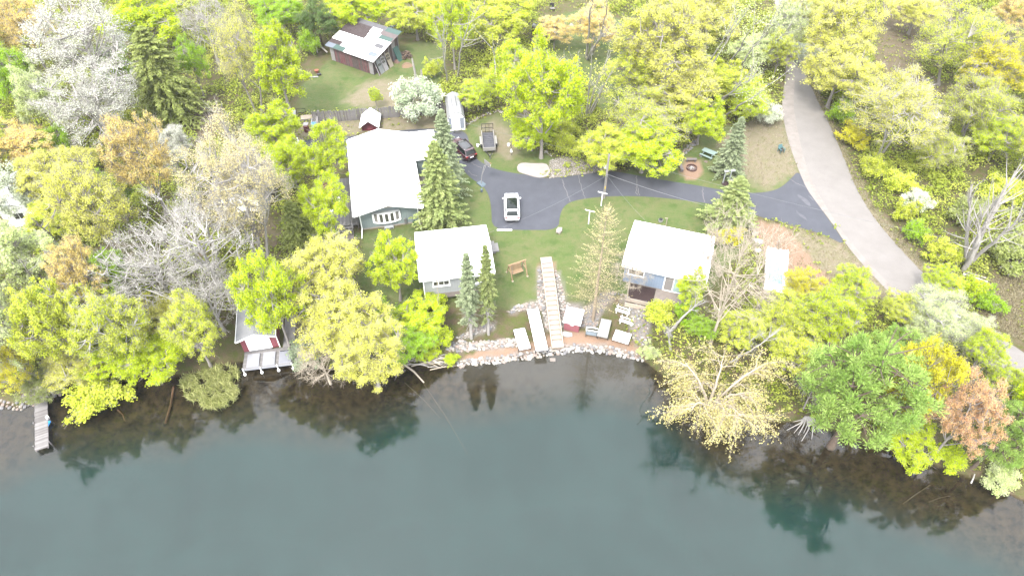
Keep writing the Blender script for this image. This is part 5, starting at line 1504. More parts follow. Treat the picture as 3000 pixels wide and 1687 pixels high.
# ---------------------------------------------------------------- boathouse
bh = thing('boathouse', 'red boathouse with pale grey shingle roof and white roll up door', 'boathouse', (-27.3, 43.54, -2.62), 12.0)
BZ, BR, BWd, BD = 2.5, 0.75, 3.85, 6.8
wl = MB(); wl.prism([(0.18, 0), (3.67, 0), (3.67, BZ-0.02), (BWd/2, BZ+BR-0.12), (0.18, BZ-0.02)], 'y', 0.72, 6.5); bw_ = wl.build('wall', M_BHRED, bh)
b = MB()
for i in range(14):
    xx = 0.3 + i*0.24
    if not 0.55 < xx < 3.2: b.box(xx, xx+0.03, 0.70, 0.72, 0, BZ-0.05)
b.build('siding_batten', mat('faded_red_batten', (0.140, 0.035, 0.046), 0.7, 0.08, 2), bw_)
r_ = MB(); gable_roof_y(r_, 0, BWd, 0, BD, BZ, BR); bro = r_.build('roof', M_BHROOF, bh)
fa = MB(); fa.beam((-0.02, -0.025, BZ-0.06), (BWd/2, -0.025, BZ+BR-0.06), 0.04, 0.16); fa.beam((BWd/2, -0.025, BZ+BR-0.06), (BWd+0.02, -0.025, BZ-0.06), 0.04, 0.16); fa.beam((-0.03, 0, BZ-0.06), (-0.03, BD, BZ-0.06), 0.04, 0.16); fa.beam((BWd+0.03, 0, BZ-0.06), (BWd+0.03, BD, BZ-0.06), 0.04, 0.16)
fa.build('fascia', M_TRIM, bro)
for k in range(5): MB().box(0.72, 3.02, 0.66-0.003*k, 0.70, 0.12+k*0.40, 0.505+k*0.40).build('door_panel', M_WHITE, bh)
MB().box(0.6, 3.14, 0.655, 0.715, 2.125, 2.22).build('door_header', M_TRIM, bh)
MB().box(0.8, 2.95, 0.60, 0.655, 0.0, 0.1).build('door_sill', M_STEEL, bh)
MB().beam((3.72, 0.68, 0.0), (3.72, 0.68, 2.4), 0.08).build('downspout', M_TRIM, bh)
bd = thing('boathouse_deck', 'pale grey deck on posts in front of the red boathouse', 'deck', (-26.94, 42.08, WATER), 9.0)
dz = 0.75
for i in range(15):
    MB().box(0.02, 4.9, 0.05+i*0.148, 0.05+i*0.148+0.143, dz-0.03, dz).build('board', M_DECK if i % 4 else M_DECK2, bd)
for i in range(10):
    MB().box(3.85+i*0.113, 3.85+i*0.113+0.109, 2.29, 6.6, dz-0.03, dz).build('board', M_DECK2, bd)
MB().box(0.02, 4.92, 0.0, 0.046, dz-0.22, dz+0.01).build('rim_board', M_ALU, bd)
for xx in (0.08, 1.75, 3.4, 4.85):
    MB().cyl(xx, -0.06, -1.1, dz+0.22, 0.05, 8).build('post', M_WHITE, bd); MB().cyl(xx, -0.06, -0.05, 0.12, 0.14, 10).build('float', M_WHITE, bd)
BDM = Matrix.Translation((-26.94, 42.08, WATER+dz)) @ Matrix.Rotation(math.radians(9.0), 4, 'Z')
for (xa, lb, m_) in ((0.42, 'white dock section lying at the reeds end of the boathouse deck', M_ALU), (1.98, 'middle white dock section lying on the boathouse deck', M_ALU), (3.58, 'pale blue grey dock section with a dark rail on the boathouse deck', mat('pale_blue_grey_dock', (0.230, 0.238, 0.270), 0.5, 0.05, 2))):
    t = thing('dock_section', lb, 'dock section', tuple(BDM @ Vector((xa, 0.12, 0.0))), 9.0, 'dock sections stacked on the boathouse deck')
    f = MB(); f.box(0, 0.045, 0, 1.65, 0.0, 0.16).box(1.155, 1.2, 0, 1.65, 0.0, 0.16).box(0.045, 1.155, 0, 0.045, 0, 0.16).box(0.045, 1.155, 1.605, 1.65, 0, 0.16); f.build('frame', M_ALU, t)
    for k in range(8): MB().box(0.05, 1.15, 0.055+k*0.194, 0.055+k*0.194+0.186, 0.13, 0.162).build('slat', m_, t)
    if xa > 3: MB().beam((0.08, 1.45, 0.30), (1.12, 1.45, 0.30), 0.05).build('rail', M_DARK, t)
    MB().beam((1.3, 0.15, 0.03), (0.95, 0.9, 0.20), 0.03).build('brace_pole', M_STEEL, t)

# ---------------------------------------------------------------- half hidden buildings in the wood
t = thing('white_building', 'small white building half hidden by the white flowering tree', 'building', (-57.6, 59.6, 0), 14)
wl = MB(); wl.prism([(0.3, 0), (3.7, 0), (3.7, 2.5), (2.0, 3.4), (0.3, 2.5)], 'y', 0.4, 6.2); wl.build('wall', M_TRIM, t)
r_ = MB(); gable_roof_y(r_, 0, 4, 0, 6.6, 2.6, 1.0); r_.build('roof', M_ROOF, t)
window(t, 1.4, 1.0, 1.2, 1.0, 0.38, 2)
for yy in (1.5, 3.4): MB().box(3.71, 3.76, yy, yy+0.9, 1.0, 2.0).build('window', M_GLASS, t)
t = thing('garage', 'garage with a pale lilac grey roof behind the broad tan maple', 'garage', (-34.6, 62.2, 0), 5)
wl = MB(); wl.prism([(0.3, 0), (6.1, 0), (6.1, 2.5), (3.2, 3.5), (0.3, 2.5)], 'y', 0.4, 7.0); wl.build('wall', M_GREY, t)
r_ = MB(); gable_roof_y(r_, 0, 6.4, 0, 7.4, 2.6, 1.1); r_.build('roof', mat('lilac_grey_roof', (0.150, 0.145, 0.150), 0.8, 0.06, 2), t)
for k in range(4): MB().box(1.2, 5.2, 0.36-0.003*k, 0.40, 0.05+k*0.52, 0.56+k*0.52).build('door_panel', M_TRIM, t)
# ---------------------------------------------------------------- small buildings behind the house
t = thing('pump_house', 'little low red pump house with a white metal gable roof', 'pump house', (-19.85, 78.95, 0), 2)
wl = MB(); wl.prism([(0, 0), (2.16, 0), (2.16, 0.85), (1.08, 1.72), (0, 0.85)], 'y', 0.1, 2.5); wl.build('wall', M_RED, t)
for i in range(6):
    if i in (0, 1, 4, 5): MB().box(0.03+i*0.36, 0.03+i*0.36+0.34, 0.065, 0.098, 0.02, 0.84 + min(i, 5-i)*0.27).build('board', M_RED, t)
d = MB(); d.box(0.72, 1.44, 0.05, 0.097, 0.05, 1.28); dr = d.build('door', mat('bright_red_door', (0.150, 0.030, 0.042), 0.6, 0.08, 2), t); MB().box(0.80, 1.36, 0.02, 0.048, 0.30, 0.36).build('handle', M_PINK, dr)
r_ = MB(); gable_roof_y(r_, -0.22, 2.38, -0.45, 2.7, 0.82, 1.0, 0.06); ro = r_.build('roof', M_ROOF, t)
for i in range(9):
    yy = -0.3 + i*0.35
    MB().beam((-0.2, yy, 0.845), (1.08, yy, 1.845), 0.03, 0.03).build('seam', M_ROOF, ro); MB().beam((1.08, yy, 1.845), (2.36, yy, 0.845), 0.03, 0.03).build('seam', M_ROOF, ro)
t = thing('barn_shed', 'narrow white shed with a rounded silver grey barn roof at the driveway end', 'shed', (-8.45, 78.85, 0), 8)
prof = [(0.08, 1.75), (0.45, 2.45), (1.2, 2.82), (1.95, 2.45), (2.32, 1.75)]
wl = MB(); wl.prism([(0.12, 0), (2.28, 0)] + prof[::-1], 'y', 0.1, 4.9); wl.build('wall', M_WHITE, t)
rm = mat('silver_grey_shingle', (0.240, 0.242, 0.242), 0.8, 0.15, 5, 0.1)
for (a, b) in zip(prof[:-1], prof[1:]):
    d = Vector((b[0]-a[0], 0, b[1]-a[1])).normalized()*0.03
    MB().slab([(a[0]-d.x, 0, a[1]+0.05-d.z*0), (b[0], 0, b[1]+0.05), (b[0], 5.0, b[1]+0.05), (a[0]-d.x, 5.0, a[1]+0.05)], 0.045).build('roof_plane', rm, t)
MB().box(0.85, 0.89, 1.6, 3.9, 2.72, 2.76).build('roof_seam', M_DARK, t); MB().box(1.4, 1.44, 1.6, 3.9, 2.79, 2.83).build('roof_seam', M_DARK, t)
dm = mat('pale_blue_panel', (0.230, 0.255, 0.300), 0.6, 0.05, 2)
MB().box(0.2, 0.56, 0.06, 0.098, 0.3, 1.95).build('side_panel', dm, t); MB().box(1.66, 2.2, 0.06, 0.098, 0.3, 1.95).build('side_panel', dm, t)
dr = MB().box(0.6, 1.62, 0.05, 0.098, 0.08, 2.3).build('door', M_WHITE, t); MB().box(1.08, 1.14, 0.03, 0.049, 1.0, 1.2).build('handle', M_STEEL, dr)
x, y, z = gp(1340, 388); o = MB().box(-0.45, 0.45, -0.3, 0.3, 0, 0.03).build('doormat', M_BLACK); o.location = (x, y, 0.012); tag(o, 'dark rubber mat on the asphalt at the barn shed door', 'mat')

# grey board fence in three runs
def fence(label, a, b, hgt, seed):
    a = Vector((*a, 0)); b = Vector((*b, 0)); Ln = (b-a).length; rot = math.degrees(math.atan2(b.y-a.y, b.x-a.x))
    t = thing('board_fence', label, 'fence', a, rot, 'weathered board fence behind the house')
    r = random.Random(seed); n = int(Ln/0.165)
    mes = [MB().box(-0.072, 0.072, -0.012, 0.012, 0.03, hgt*s).mesh('board') for s in (0.93, 0.97, 1.0, 1.03)]
    for i in range(n):
        o = link_mesh('board', r.choice(mes), M_WOODG if r.random() < 0.75 else FG2, t)
        o.location = ((i+0.5)*Ln/n, r.uniform(-0.012, 0.0), r.uniform(-0.02, 0.02)); o.rotation_euler = (r.uniform(-0.02, 0.02), r.uniform(-0.025, 0.025), 0)
    for zz in (0.4, hgt-0.35): MB().box(0, Ln, 0.014, 0.055, zz, zz+0.09).build('rail', M_WOODG, t)
    k = 0
    while k <= Ln: MB().cbox(k, 0.11, 0, 0.1, 0.1, hgt).build('post', M_WOODG, t); k += 2.45
    return t
FG2 = mat('darker_weathered_timber', (0.130, 0.118, 0.116), 0.9, 0.3, 5, stretch=(1, 1, 0.2))
pf = [ray(920,362), ray(1040,353), ray(1166,344), ray(1305,333), ray(1372,326)]
fence('grey weathered board fence behind the junk corner', pf[0], pf[1], 1.75, 1)
fence('grey weathered board fence behind the red pump house', pf[1], pf[2], 1.75, 2)
fence('grey weathered board fence under the flowering apple tree', pf[2], pf[3], 1.75, 3)
fence('short end of the grey board fence beyond the barn shed', (pf[3][0]+2.4, pf[3][1]+0.2), pf[4], 1.6, 4)
# junk corner
def put(o, px, py, rot=0, dz=0.0):
    x, y, z = gp(px, py); o.location = (x, y, z+dz); o.rotation_euler = (0, 0, math.radians(rot)); return o
def corr(w_, d_, n, hgt, tilt=0.0):
    b = MB(); vs = []
    for j in range(2*n+1):
        xx = -w_/2 + w_*j/(2*n); zz = hgt + (0.03 if j % 2 else 0)
        vs += [(xx, -d_/2, zz), (xx, d_/2, zz+tilt)]
    return b.add(vs, [(2*j, 2*j+1, 2*j+3, 2*j+2) for j in range(2*n)])
t = thing('sheet_stack', 'stack of silver corrugated sheets leaning up at the end of the junk corner', 'metal sheets', (0, 0, 0), 0)
put(t, 857, 352, 5); corr(1.1, 1.6, 7, 0.5, 0.5).build('corrugated_sheet', M_STEEL, t); MB().box(-0.5, 0.5, -0.6, 0.6, 0, 0.48).build('pallet', M_WOODG, t)
t = thing('lumber_pile', 'pile of pale boards stacked against the end of the fence', 'lumber pile', (0, 0, 0), 0); put(t, 905, 348, 8)
r = random.Random(8)
for k in range(11):
    zz = 0.02 + (k//4)*0.13; MB().cbox(r.uniform(-0.1, 0.1), -0.45+(k % 4)*0.3, zz, 2.0, 0.22, 0.1).build('board', M_WOODP if k > 6 else M_WOODG, t)
t = thing('iron_frame', 'black iron bed frame standing behind the lumber pile', 'frame', (0, 0, 0), 0); put(t, 884, 336, 8)
for a_, b_ in (((-0.6, 0, 0.9), (0.6, 0, 0.9)), ((-0.6, 0, 0), (-0.6, 0, 0.9)), ((0.6, 0, 0), (0.6, 0, 0.9)), ((-0.6, 0, 0.3), (0.6, 0, 0.3))): MB().beam(a_, b_, 0.05).build('bar', M_DARK, t)
t = thing('steel_drum', 'rust red drum under a white board in the junk corner', 'drum', (0, 0, 0), 0); put(t, 900, 385)
dmr = mat('rust_red_drum', (0.085, 0.020, 0.020), 0.6, 0.15, 4); MB().cyl(0, 0, 0, 0.88, 0.36, 18).build('body', dmr, t, smooth=False)
for zz in (0.28, 0.58): MB().cyl(0, 0, zz, zz+0.04, 0.375, 18).build('rib', dmr, t)
MB().cbox(-0.1, 0.35, 0.885, 0.62, 0.75, 0.03).build('lid_board', M_SHWHITE, t)
t = thing('tarp_bundle', 'bright sky blue tarp over striped white planks in the junk corner', 'tarp', (0, 0, 0), 0); put(t, 922, 376, 6)
MB().slab([(-0.32, -0.5, 0.35), (0.32, -0.5, 0.35), (0.28, 0.35, 0.75), (-0.32, 0.35, 0.75)], 0.3).build('tarp', mat('sky_blue_tarp', (0.055, 0.190, 0.280), 0.5, 0.1, 3), t)
for k in range(5): MB().box(-0.5+k*0.22, -0.38+k*0.22, 0.37, 2.0, 0.3, 0.36).build('plank', M_SHWHITE if k % 2 else M_STEEL, t)
t = thing('grey_plank', 'long grey plank sloping off the fence in the junk corner', 'plank', (0, 0, 0), 0); put(t, 932, 372, -10)
MB().beam((0, -1.0, 0.05), (-0.3, 1.6, 1.5), 0.28, 0.05).build('board', M_WOODG, t)
t = thing('plastic_crate', 'small dark red crate at the foot of the fence', 'crate', (0, 0, 0), 0); put(t, 944, 360)
c = MB(); c.box(-0.22, 0.22, -0.22, 0.22, 0, 0.03)
for s_ in (-1, 1): c.box(s_*0.22-0.02, s_*0.22+0.02, -0.22, 0.22, 0.03, 0.35); c.box(-0.2, 0.2, s_*0.22-0.02, s_*0.22+0.02, 0.03, 0.35)
c.build('body', dmr, t)
t = thing('patio_table_white', 'white garden armchair on the asphalt behind the house', 'chair', (0, 0, 0), 0); t.name = 'garden_chair'; put(t, 873, 428, 30)
MB().box(-0.3, 0.3, -0.3, 0.3, 0.36, 0.42).build('seat', M_WHITE, t); MB().slab([(-0.3, 0.3, 0.4), (0.3, 0.3, 0.4), (0.3, 0.45, 0.95), (-0.3, 0.45, 0.95)], 0.05).build('backrest', M_WHITE, t)
for s_ in (-1, 1):
    MB().box(s_*0.32-0.03, s_*0.32+0.03, -0.3, 0.3, 0.58, 0.63).build('armrest', M_WHITE, t)
    for q in (-1, 1): MB().cbox(s_*0.29, q*0.26, 0, 0.05, 0.05, 0.58 if True else 0).build('leg', M_WHITE, t)

# bits lying round the old shed
t = thing('firewood_pile', 'rounded pile of split firewood beside the green panel at the shed end', 'firewood pile', (0, 0, 0), 0); put(t, 1187, 168, -20)
r = random.Random(3)
bm_ = [MB().tube([(-0.28, 0, 0), (0.28, 0, 0)], [0.085, 0.08], 6).mesh('log') for _ in range(1)][0]
lm = [mat('split_log', (0.155, 0.110, 0.080), 0.9, 0.3, 6), mat('bark_log', (0.060, 0.042, 0.033), 0.9, 0.3, 6)]
for k in range(70):
    a_ = r.uniform(0, 6.28); rr = 0.85*math.sqrt(r.random()); hh = (0.95*(1-(rr/0.95)**2))*r.random()
    o = link_mesh('log', bm_, r.choice(lm), t); o.location = (rr*math.cos(a_), rr*math.sin(a_), 0.08+hh); o.rotation_euler = (0, r.uniform(-0.3, 0.3), r.uniform(-0.5, 0.5) + (1.2 if r.random() < 0.25 else 0))
def mound(r_, h, seed, n=18, rings=6):
    rr = random.Random(seed); vs = []; fs = []
    for k in range(rings+1):
        q = k/rings
        for j in range(n):
            a_ = 2*math.pi*j/n; w_ = r_*q*(1+0.12*math.sin(3*a_+seed)+rr.uniform(-.05, .05))
            vs.append((w_*math.cos(a_), w_*math.sin(a_), h*math.cos(q*math.pi/2)**1.3*(1+rr.uniform(-.08, .08)) - (0.03 if k == rings else 0)))
    for k in range(rings):
        for j in range(n): a = k*n+j; b = k*n+(j+1) % n; fs.append((a, a+n, b+n, b))
    return MB().add(vs, fs)
o = mound(0.9, 0.32, 2).build('sawdust_heap', mat('sawdust', (0.180, 0.120, 0.075), 0.95, 0.12, 8), smooth=True); put(o, 1193, 192); tag(o, 'low heap of tan sawdust on the grass beside the firewood', 'sawdust heap')
o = mound(0.55, 0.4, 5).build('brush_heap', mat('rusty_scrap', (0.13, 0.08, 0.062), 0.9, 0.4, 7)); put(o, 1163, 182); tag(o, 'small brown scrap heap between leaning doors and sawdust', 'scrap heap')
o = mound(0.4, 0.3, 6).build('tarp_heap', mat('royal_blue_tarp', (0.04, 0.07, 0.42), 0.5, 0.15, 4)); put(o, 1150, 77); tag(o, 'crumpled royal blue tarp behind the old shed', 'tarp')
t = thing('plank_heap', 'weathered planks thrown on the grass under the bright maple', 'planks', (0, 0, 0), 0); put(t, 868, 213, 25)
for k in range(4): MB().beam((-0.9, -0.35+k*0.22, 0.05+k*0.04), (0.9, -0.3+k*0.2, 0.05+k*0.05), 0.2, 0.05).build('board', M_WOODG, t)
o = MB().beam((-1.1, 0, 0.06), (1.1, 0.1, 0.06), 0.22, 0.08).build('white_board', M_SHWHITE); put(o, 910, 228, 2); tag(o, 'single white board lying on the grass by the clay pot', 'board')
t = thing('clay_pot', 'orange clay pot on the grass beside a pale board', 'pot', (0, 0, 0), 0); put(t, 929, 214); cp = mat('terracotta', (0.24, 0.085, 0.05), 0.8, 0.1, 3)
MB().cyl(0, 0, 0, 0.4, 0.2, 12, 0.3).build('body', cp, t); MB().cyl(0, 0, 0.4, 0.46, 0.33, 12).build('rim', cp, t)
o = MB().tube([(-0.25, 0, 0.18), (0.3, 0.1, 0.18)], [0.18, 0.16], 8).build('black_bucket', M_BLACK); put(o, 935, 222); tag(o, 'tipped black bucket lying beside the clay pot', 'bucket')
t = thing('log_bench', 'slanting grey log propped on a post at the end of the old shed', 'log', (0, 0, 0), 0); put(t, 934, 155, -15)
MB().tube([(-0.3, 0, 1.9), (1.7, -0.4, 0.5)], [0.14, 0.12], 7).build('log', BARK['pale'], t); MB().tube([(-0.2, 0, -0.1), (-0.25, 0, 1.8)], [0.13, 0.11], 7).build('post', BARK['pale'], t)

# ---------------------------------------------------------------- cars
def loft(sections, close=True):
    mb = MB(); n = len(sections[0])
    vs = [p for s in sections for p in s]; fs = []
    for i in range(len(sections)-1):
        for j in range(n-1 if not close else n):
            a = i*n+j; b = i*n+(j+1) % n; fs.append((a, b, b+n, a+n))
    fs.append(tuple(range(n))[::-1]); fs.append(tuple((len(sections)-1)*n+j for j in range(n)))
    return mb.add(vs, fs)
def car(label, loc, heading, paint, roofm, glass_roof=True):
    t = thing('parked_car', label, 'car', loc, heading - 90)
    Ln, hw = 4.55, 0.92
    st = [(-2.27, 0.74, 0.42, 0.80), (-2.20, 0.84, 0.30, 0.96), (-1.9, 0.905, 0.24, 1.02), (-1.2, 0.92, 0.22, 1.03), (0, 0.92, 0.22, 1.02), (0.9, 0.92, 0.22, 1.01), (1.35, 0.915, 0.23, 0.97), (1.85, 0.88, 0.26, 0.88), (2.15, 0.78, 0.32, 0.78), (2.28, 0.62, 0.42, 0.66)]
    secs = []
    for (y, w_, zb, zt) in st:
        half = [(0, zt+0.035), (w_*0.62, zt+0.015), (w_*0.86, zt-0.03), (w_*0.97, zt-0.14), (w_, (zb+zt)/2+0.02), (w_*0.975, zb+0.1), (w_*0.86, zb), (0, zb)]
        secs.append([(x, y, z) for x, z in half] + [(-x, y, z) for x, z in half[-2:0:-1]])
    body = loft(secs).build('body', paint, t, smooth=True)
    sub = body.modifiers.new('s', 'SUBSURF'); sub.levels = 1; sub.render_levels = 1
    gs = [(-2.12, 0.70, 0.62, 1.00, 1.03), (-1.72, 0.76, 0.60, 0.99, 1.50), (-1.2, 0.80, 0.62, 0.99, 1.60), (-0.2, 0.81, 0.62, 0.99, 1.64), (0.35, 0.80, 0.60, 0.99, 1.60), (1.18, 0.77, 0.68, 0.98, 1.0)]
    secs = [[(-a, y, z0), (a, y, z0), (b, y, z1), (-b, y, z1)] for y, a, b, z0, z1 in gs]
    loft(secs).build('windows', M_CARGLASS, t)
    # roof skin, pillars
    rs = [(-1.80, 0.60, 1.50), (-1.2, 0.63, 1.625), (-0.2, 0.635, 1.665), (0.36, 0.615, 1.62)]
    mb = MB(); vs = []; 
    for y, b, z in rs: vs += [(-b-0.03, y, z-0.03), (-b*0.7, y, z+0.01), (0, y, z+0.022), (b*0.7, y, z+0.01), (b+0.03, y, z-0.03)]
    mb.add(vs, [(5*i+j, 5*i+j+1, 5*i+j+6, 5*i+j+5) for i in range(3) for j in range(4)])
    ro = mb.build('roof', roofm, t, smooth=True); so = ro.modifiers.new('t', 'SOLIDIFY'); so.thickness = 0.03; so.offset = 0
    if glass_roof:
        MB().add([(-0.46, -0.75, 1.683), (0.46, -0.75, 1.683), (0.46, 0.28, 1.672), (-0.46, 0.28, 1.672)], [(0, 1, 2, 3)]).slab([(-0.46, -0.75, 1.69), (0.46, -0.75, 1.69), (0.46, 0.28, 1.662), (-0.46, 0.28, 1.662)], 0.02).build('glass_roof', M_CARGLASS, t)
    for sx in (-1, 1):
        MB().beam((sx*0.63, 0.36, 1.60), (sx*0.755, 1.2, 1.0), 0.07, 0.04).build('pillar', paint, t)
        MB().beam((sx*0.625, -1.74, 1.49), (sx*0.72, -2.12, 1.03), 0.10, 0.05).build('pillar', paint, t)
        MB().beam((sx*0.66, -0.35, 1.62), (sx*0.815, -0.4, 1.0), 0.06, 0.03).build('pillar', paint, t)
        MB().beam((sx*0.68, -1.5, 1.60), (sx*0.68, 0.2, 1.665), 0.05, 0.05).build('roof_rail', paint, t)
        m = MB(); m.cbox(sx*1.0, 0.95, 0.98, 0.2, 0.13, 0.15); m.build('mirror', paint, t, bevel=0.03)
        for yy in (-1.38, 1.42):
            wh = MB(); wh.tube([(sx*0.74, yy, 0.34), (sx*0.93, yy, 0.34)], 0.34, 20); w_o = wh.build('wheel', M_BLACK, t)
            MB().tube([(sx*0.925, yy, 0.34), (sx*0.94, yy, 0.34)], 0.22, 14).build('rim', M_STEEL, w_o)
        MB().cbox(sx*0.66, -2.235, 0.80, 0.30, 0.08, 0.14).build('tail_light', mat('tail_light_red', (0.35, 0.02, 0.02), 0.25, 0.1, 3, spec=0.6), t, bevel=0.02)
        MB().cbox(sx*0.62, 2.13, 0.66, 0.32, 0.10, 0.12).build('headlight', mat('headlight_glass', (0.55, 0.57, 0.6), 0.15, 0.05, 3, spec=0.6), t, bevel=0.02)
        for yy in (-0.75, 0.45): MB().cbox(sx*0.925, yy, 0.80, 0.02, 0.16, 0.03).build('handle', M_STEEL, t)
    MB().slab([(-0.64, -1.86, 1.52), (0.64, -1.86, 1.52), (0.66, -1.62, 1.585), (-0.66, -1.62, 1.585)], 0.05).build('spoiler', paint, t)
    MB().cbox(0, -2.265, 0.62, 0.5, 0.03, 0.13).build('licence_plate', M_WHITE, t)
    MB().cbox(0, -2.25, 0.28, 1.4, 0.08, 0.16).build('rear_bumper', M_BLACK, t, bevel=0.02)
    MB().cbox(0, 2.2, 0.28, 1.2, 0.10, 0.18).build('front_grille', M_BLACK, t, bevel=0.02)
    MB().slab([(-0.5, -2.05, 1.085), (0.5, -2.05, 1.085), (0.5, -1.98, 1.16), (-0.5, -1.98, 1.16)], 0.01).build('rear_wiper', M_BLACK, t)
    return t
M_CARW = mat('white_car_paint', (0.62, 0.63, 0.64), 0.25, 0.02, 1, spec=0.6)
M_CARB = mat('maroon_black_car_paint', (0.040, 0.006, 0.010), 0.18, 0.1, 1, spec=0.7)
M_CARR = mat('black_car_roof', (0.008, 0.008, 0.009), 0.12, 0.1, 1, spec=0.7)
car('white hatchback with a dark glass roof parked on the driveway', (-0.02, 63.1, 0.01), 91.5, M_CARW, M_CARGLASS, False)
car('dark maroon car parked on the driveway under the greyer spruce', (-6.3, 74.3, 0.01), 124, M_CARB, M_CARR, False)

# ---------------------------------------------------------------- utility trailer
t = thing('utility_trailer', 'grey utility trailer with a black mesh ramp gate on the grass', 'trailer', (-3.05, 76.0, 0), 5)
MB().box(-0.72, 0.72, -1.9, 1.9, 0.48, 0.55).build('bed', mat('trailer_bed', (0.050, 0.050, 0.060), 0.7, 0.15, 3), t)
for i in range(8): MB().box(-0.68, 0.68, -1.85+i*0.46, -1.85+i*0.46+0.43, 0.552, 0.575).build('bed_plank', mat('trailer_plank', (0.062, 0.062, 0.072), 0.8, 0.2, 3), t)
sb = mat('pale_trailer_side', (0.25,0.24,0.22), 0.7, 0.08, 3)
for sx in (-1, 1):
    MB().box(sx*0.76-0.035, sx*0.76+0.035, -1.95, 1.9, 0.55, 0.95).build('side_board', sb, t)
    MB().box(sx*0.97-0.13, sx*0.97+0.13, -0.9, 0.8, 0.72, 0.76).build('mudguard', sb, t)
    for yy in (-0.5, 0.4):
        w_o = MB().tube([(sx*0.86, yy, 0.33), (sx*1.06, yy, 0.33)], 0.33, 16).build('wheel', M_BLACK, t); MB().tube([(sx*1.061, yy, 0.33), (sx*1.07, yy, 0.33)], 0.17, 10).build('rim', M_STEEL, w_o)
MB().box(-0.8, 0.8, -2.03, -1.952, 0.50, 0.98).build('front_board', sb, t)
MB().beam((-0.5, -2.0, 0.5), (0, -3.3, 0.5), 0.08).build('drawbar', M_DARK, t); MB().beam((0.5, -2.0, 0.5), (0, -3.3, 0.5), 0.08).build('drawbar', M_DARK, t)
MB().cyl(0, -3.1, 0, 0.7, 0.05, 8).build('jack', M_STEEL, t)
gt = MB()
for a_, b_ in (((-0.75, 1.95, 0.6), (0.75, 1.95, 0.6)), ((-0.75, 2.1, 1.75), (0.75, 2.1, 1.75)), ((-0.75, 1.95, 0.6), (-0.75, 2.1, 1.75)), ((0.75, 1.95, 0.6), (0.75, 2.1, 1.75)), ((-0.25, 1.95, 0.6), (-0.25, 2.1, 1.75)), ((0.25, 1.95, 0.6), (0.25, 2.1, 1.75)), ((-0.75, 2.02, 1.18), (0.75, 2.02, 1.18))): gt.beam(a_, b_, 0.05)
g_ = gt.build('ramp_gate', M_DARK, t)
ms = MB()
for i in range(14): ms.beam((-0.7+i*0.1077, 1.96, 0.62), (-0.7+i*0.1077, 2.1, 1.73), 0.014)
ms.build('mesh', M_DARK, g_)

# ---------------------------------------------------------------- poles and lines
PX, PY = 10.96, 65.36
t = thing('utility_pole', 'tall grey wooden utility pole standing at the lawn edge of the driveway', 'utility pole', (PX, PY, 0), 0)
MB().tube([(0, 0, -0.3), (0, 0, 6.4)], [0.16, 0.11], 10).build('pole', mat('pole_wood', (0.230, 0.210, 0.195), 0.9, 0.15, 4, stretch=(1, 1, 0.2)), t)
MB().beam((-0.05, -0.13, 0.2), (-0.05, -0.11, 3.4), 0.07).build('conduit', M_STEEL, t)
MB().cyl(0, 0, 6.42, 6.5, 0.05, 8).build('insulator', M_DARK, t)
MB().cbox(0.02, -0.16, 3.3, 0.2, 0.12, 0.3).build('meter_box', M_STEEL, t); MB().cbox(-0.02, -0.155, 1.5, 0.1, 0.06, 0.4).build('marker', mat('yellow_marker', (0.5, 0.36, 0.02), 0.6, 0.1, 3), t)
M_WIRE = mat('pale_wire', (0.160, 0.160, 0.165), 0.6, 0.1, 2)
def wire(label, a, b, sag, rad=0.022, m=None):
    a, b = Vector(a), Vector(b); n = 16
    pts = [a.lerp(b, i/n) - Vector((0, 0, sag*4*(i/n)*(1-i/n))) for i in range(n+1)]
    mb = MB().tube(pts, rad, 5); o = mb.build('power_line', m or M_WIRE); tag(o, label, 'cable', 'cables strung from the utility pole'); return o
wire('service cable from the pole down to the middle cottage', (PX-0.1, PY-0.15, 3.4), (-2.4, 56.2, 2.9), 0.5, 0.010)
wire('service cable from the pole down to the blue cottage', (PX+0.1, PY-0.15, 3.4), (14.6, 57.6, 3.2), 0.25, 0.010)
x, y = ray(2195, 632, 1.5); wire('thick white cable from the pole towards the boulder row', (PX+0.1, PY-0.1, 3.6), (x, y, 1.5), 0.4, 0.02)
x, y = ray(2480, 690, 6.5); wire('thin line from the pole top over the driveway towards the road', (PX, PY, 6.3), (x+12, y-2.5, 7.5), 0.5, 0.010)
x, y = ray(1330, 348, 5.0); wire('thin line from the pole top to the trees behind the barn shed', (PX, PY, 6.2), (x, y, 5.0), 0.5, 0.010)
for i, (bx, by, lb) in enumerate(((10.51, 63.93, 'white clothes line post shaped like a T at the utility pole'), (8.79, 60.77, 'second white T shaped clothes line post alone on the lawn'))):
    t = thing('clothesline_post', lb, 'clothesline post', (bx, by, 0), -22, 'clothesline posts')
    MB().cyl(0, 0, -0.1, 1.93, 0.05, 10).build('post', M_WHITE, t); MB().box(-0.55, 0.55, -0.035, 0.035, 1.935, 2.0).build('crossbar', M_TRIM, t)
t = thing('white_box_post', 'white box on a short post in the rock garden beside the utility pole', 'post box', (0, 0, 0), 0); put(t, 1772, 508)
MB().cyl(0, 0, 0, 0.75, 0.06, 8).build('post', M_WOODG, t); MB().box(-0.25, 0.25, -0.16, 0.16, 0.76, 1.5).build('box', M_WHITE, t, bevel=0.03)
t = thing('bird_feeder', 'white bird feeder on a thin black pole beside the trailer', 'bird feeder', (0, 0, 0), 0); put(t, 1498, 455)
MB().cyl(0, 0, 0, 1.7, 0.025, 6).build('pole', M_DARK, t); MB().cyl(0.0, 0, 0.55, 0.95, 0.16, 10, 0.05).build('hood', M_WHITE, t)
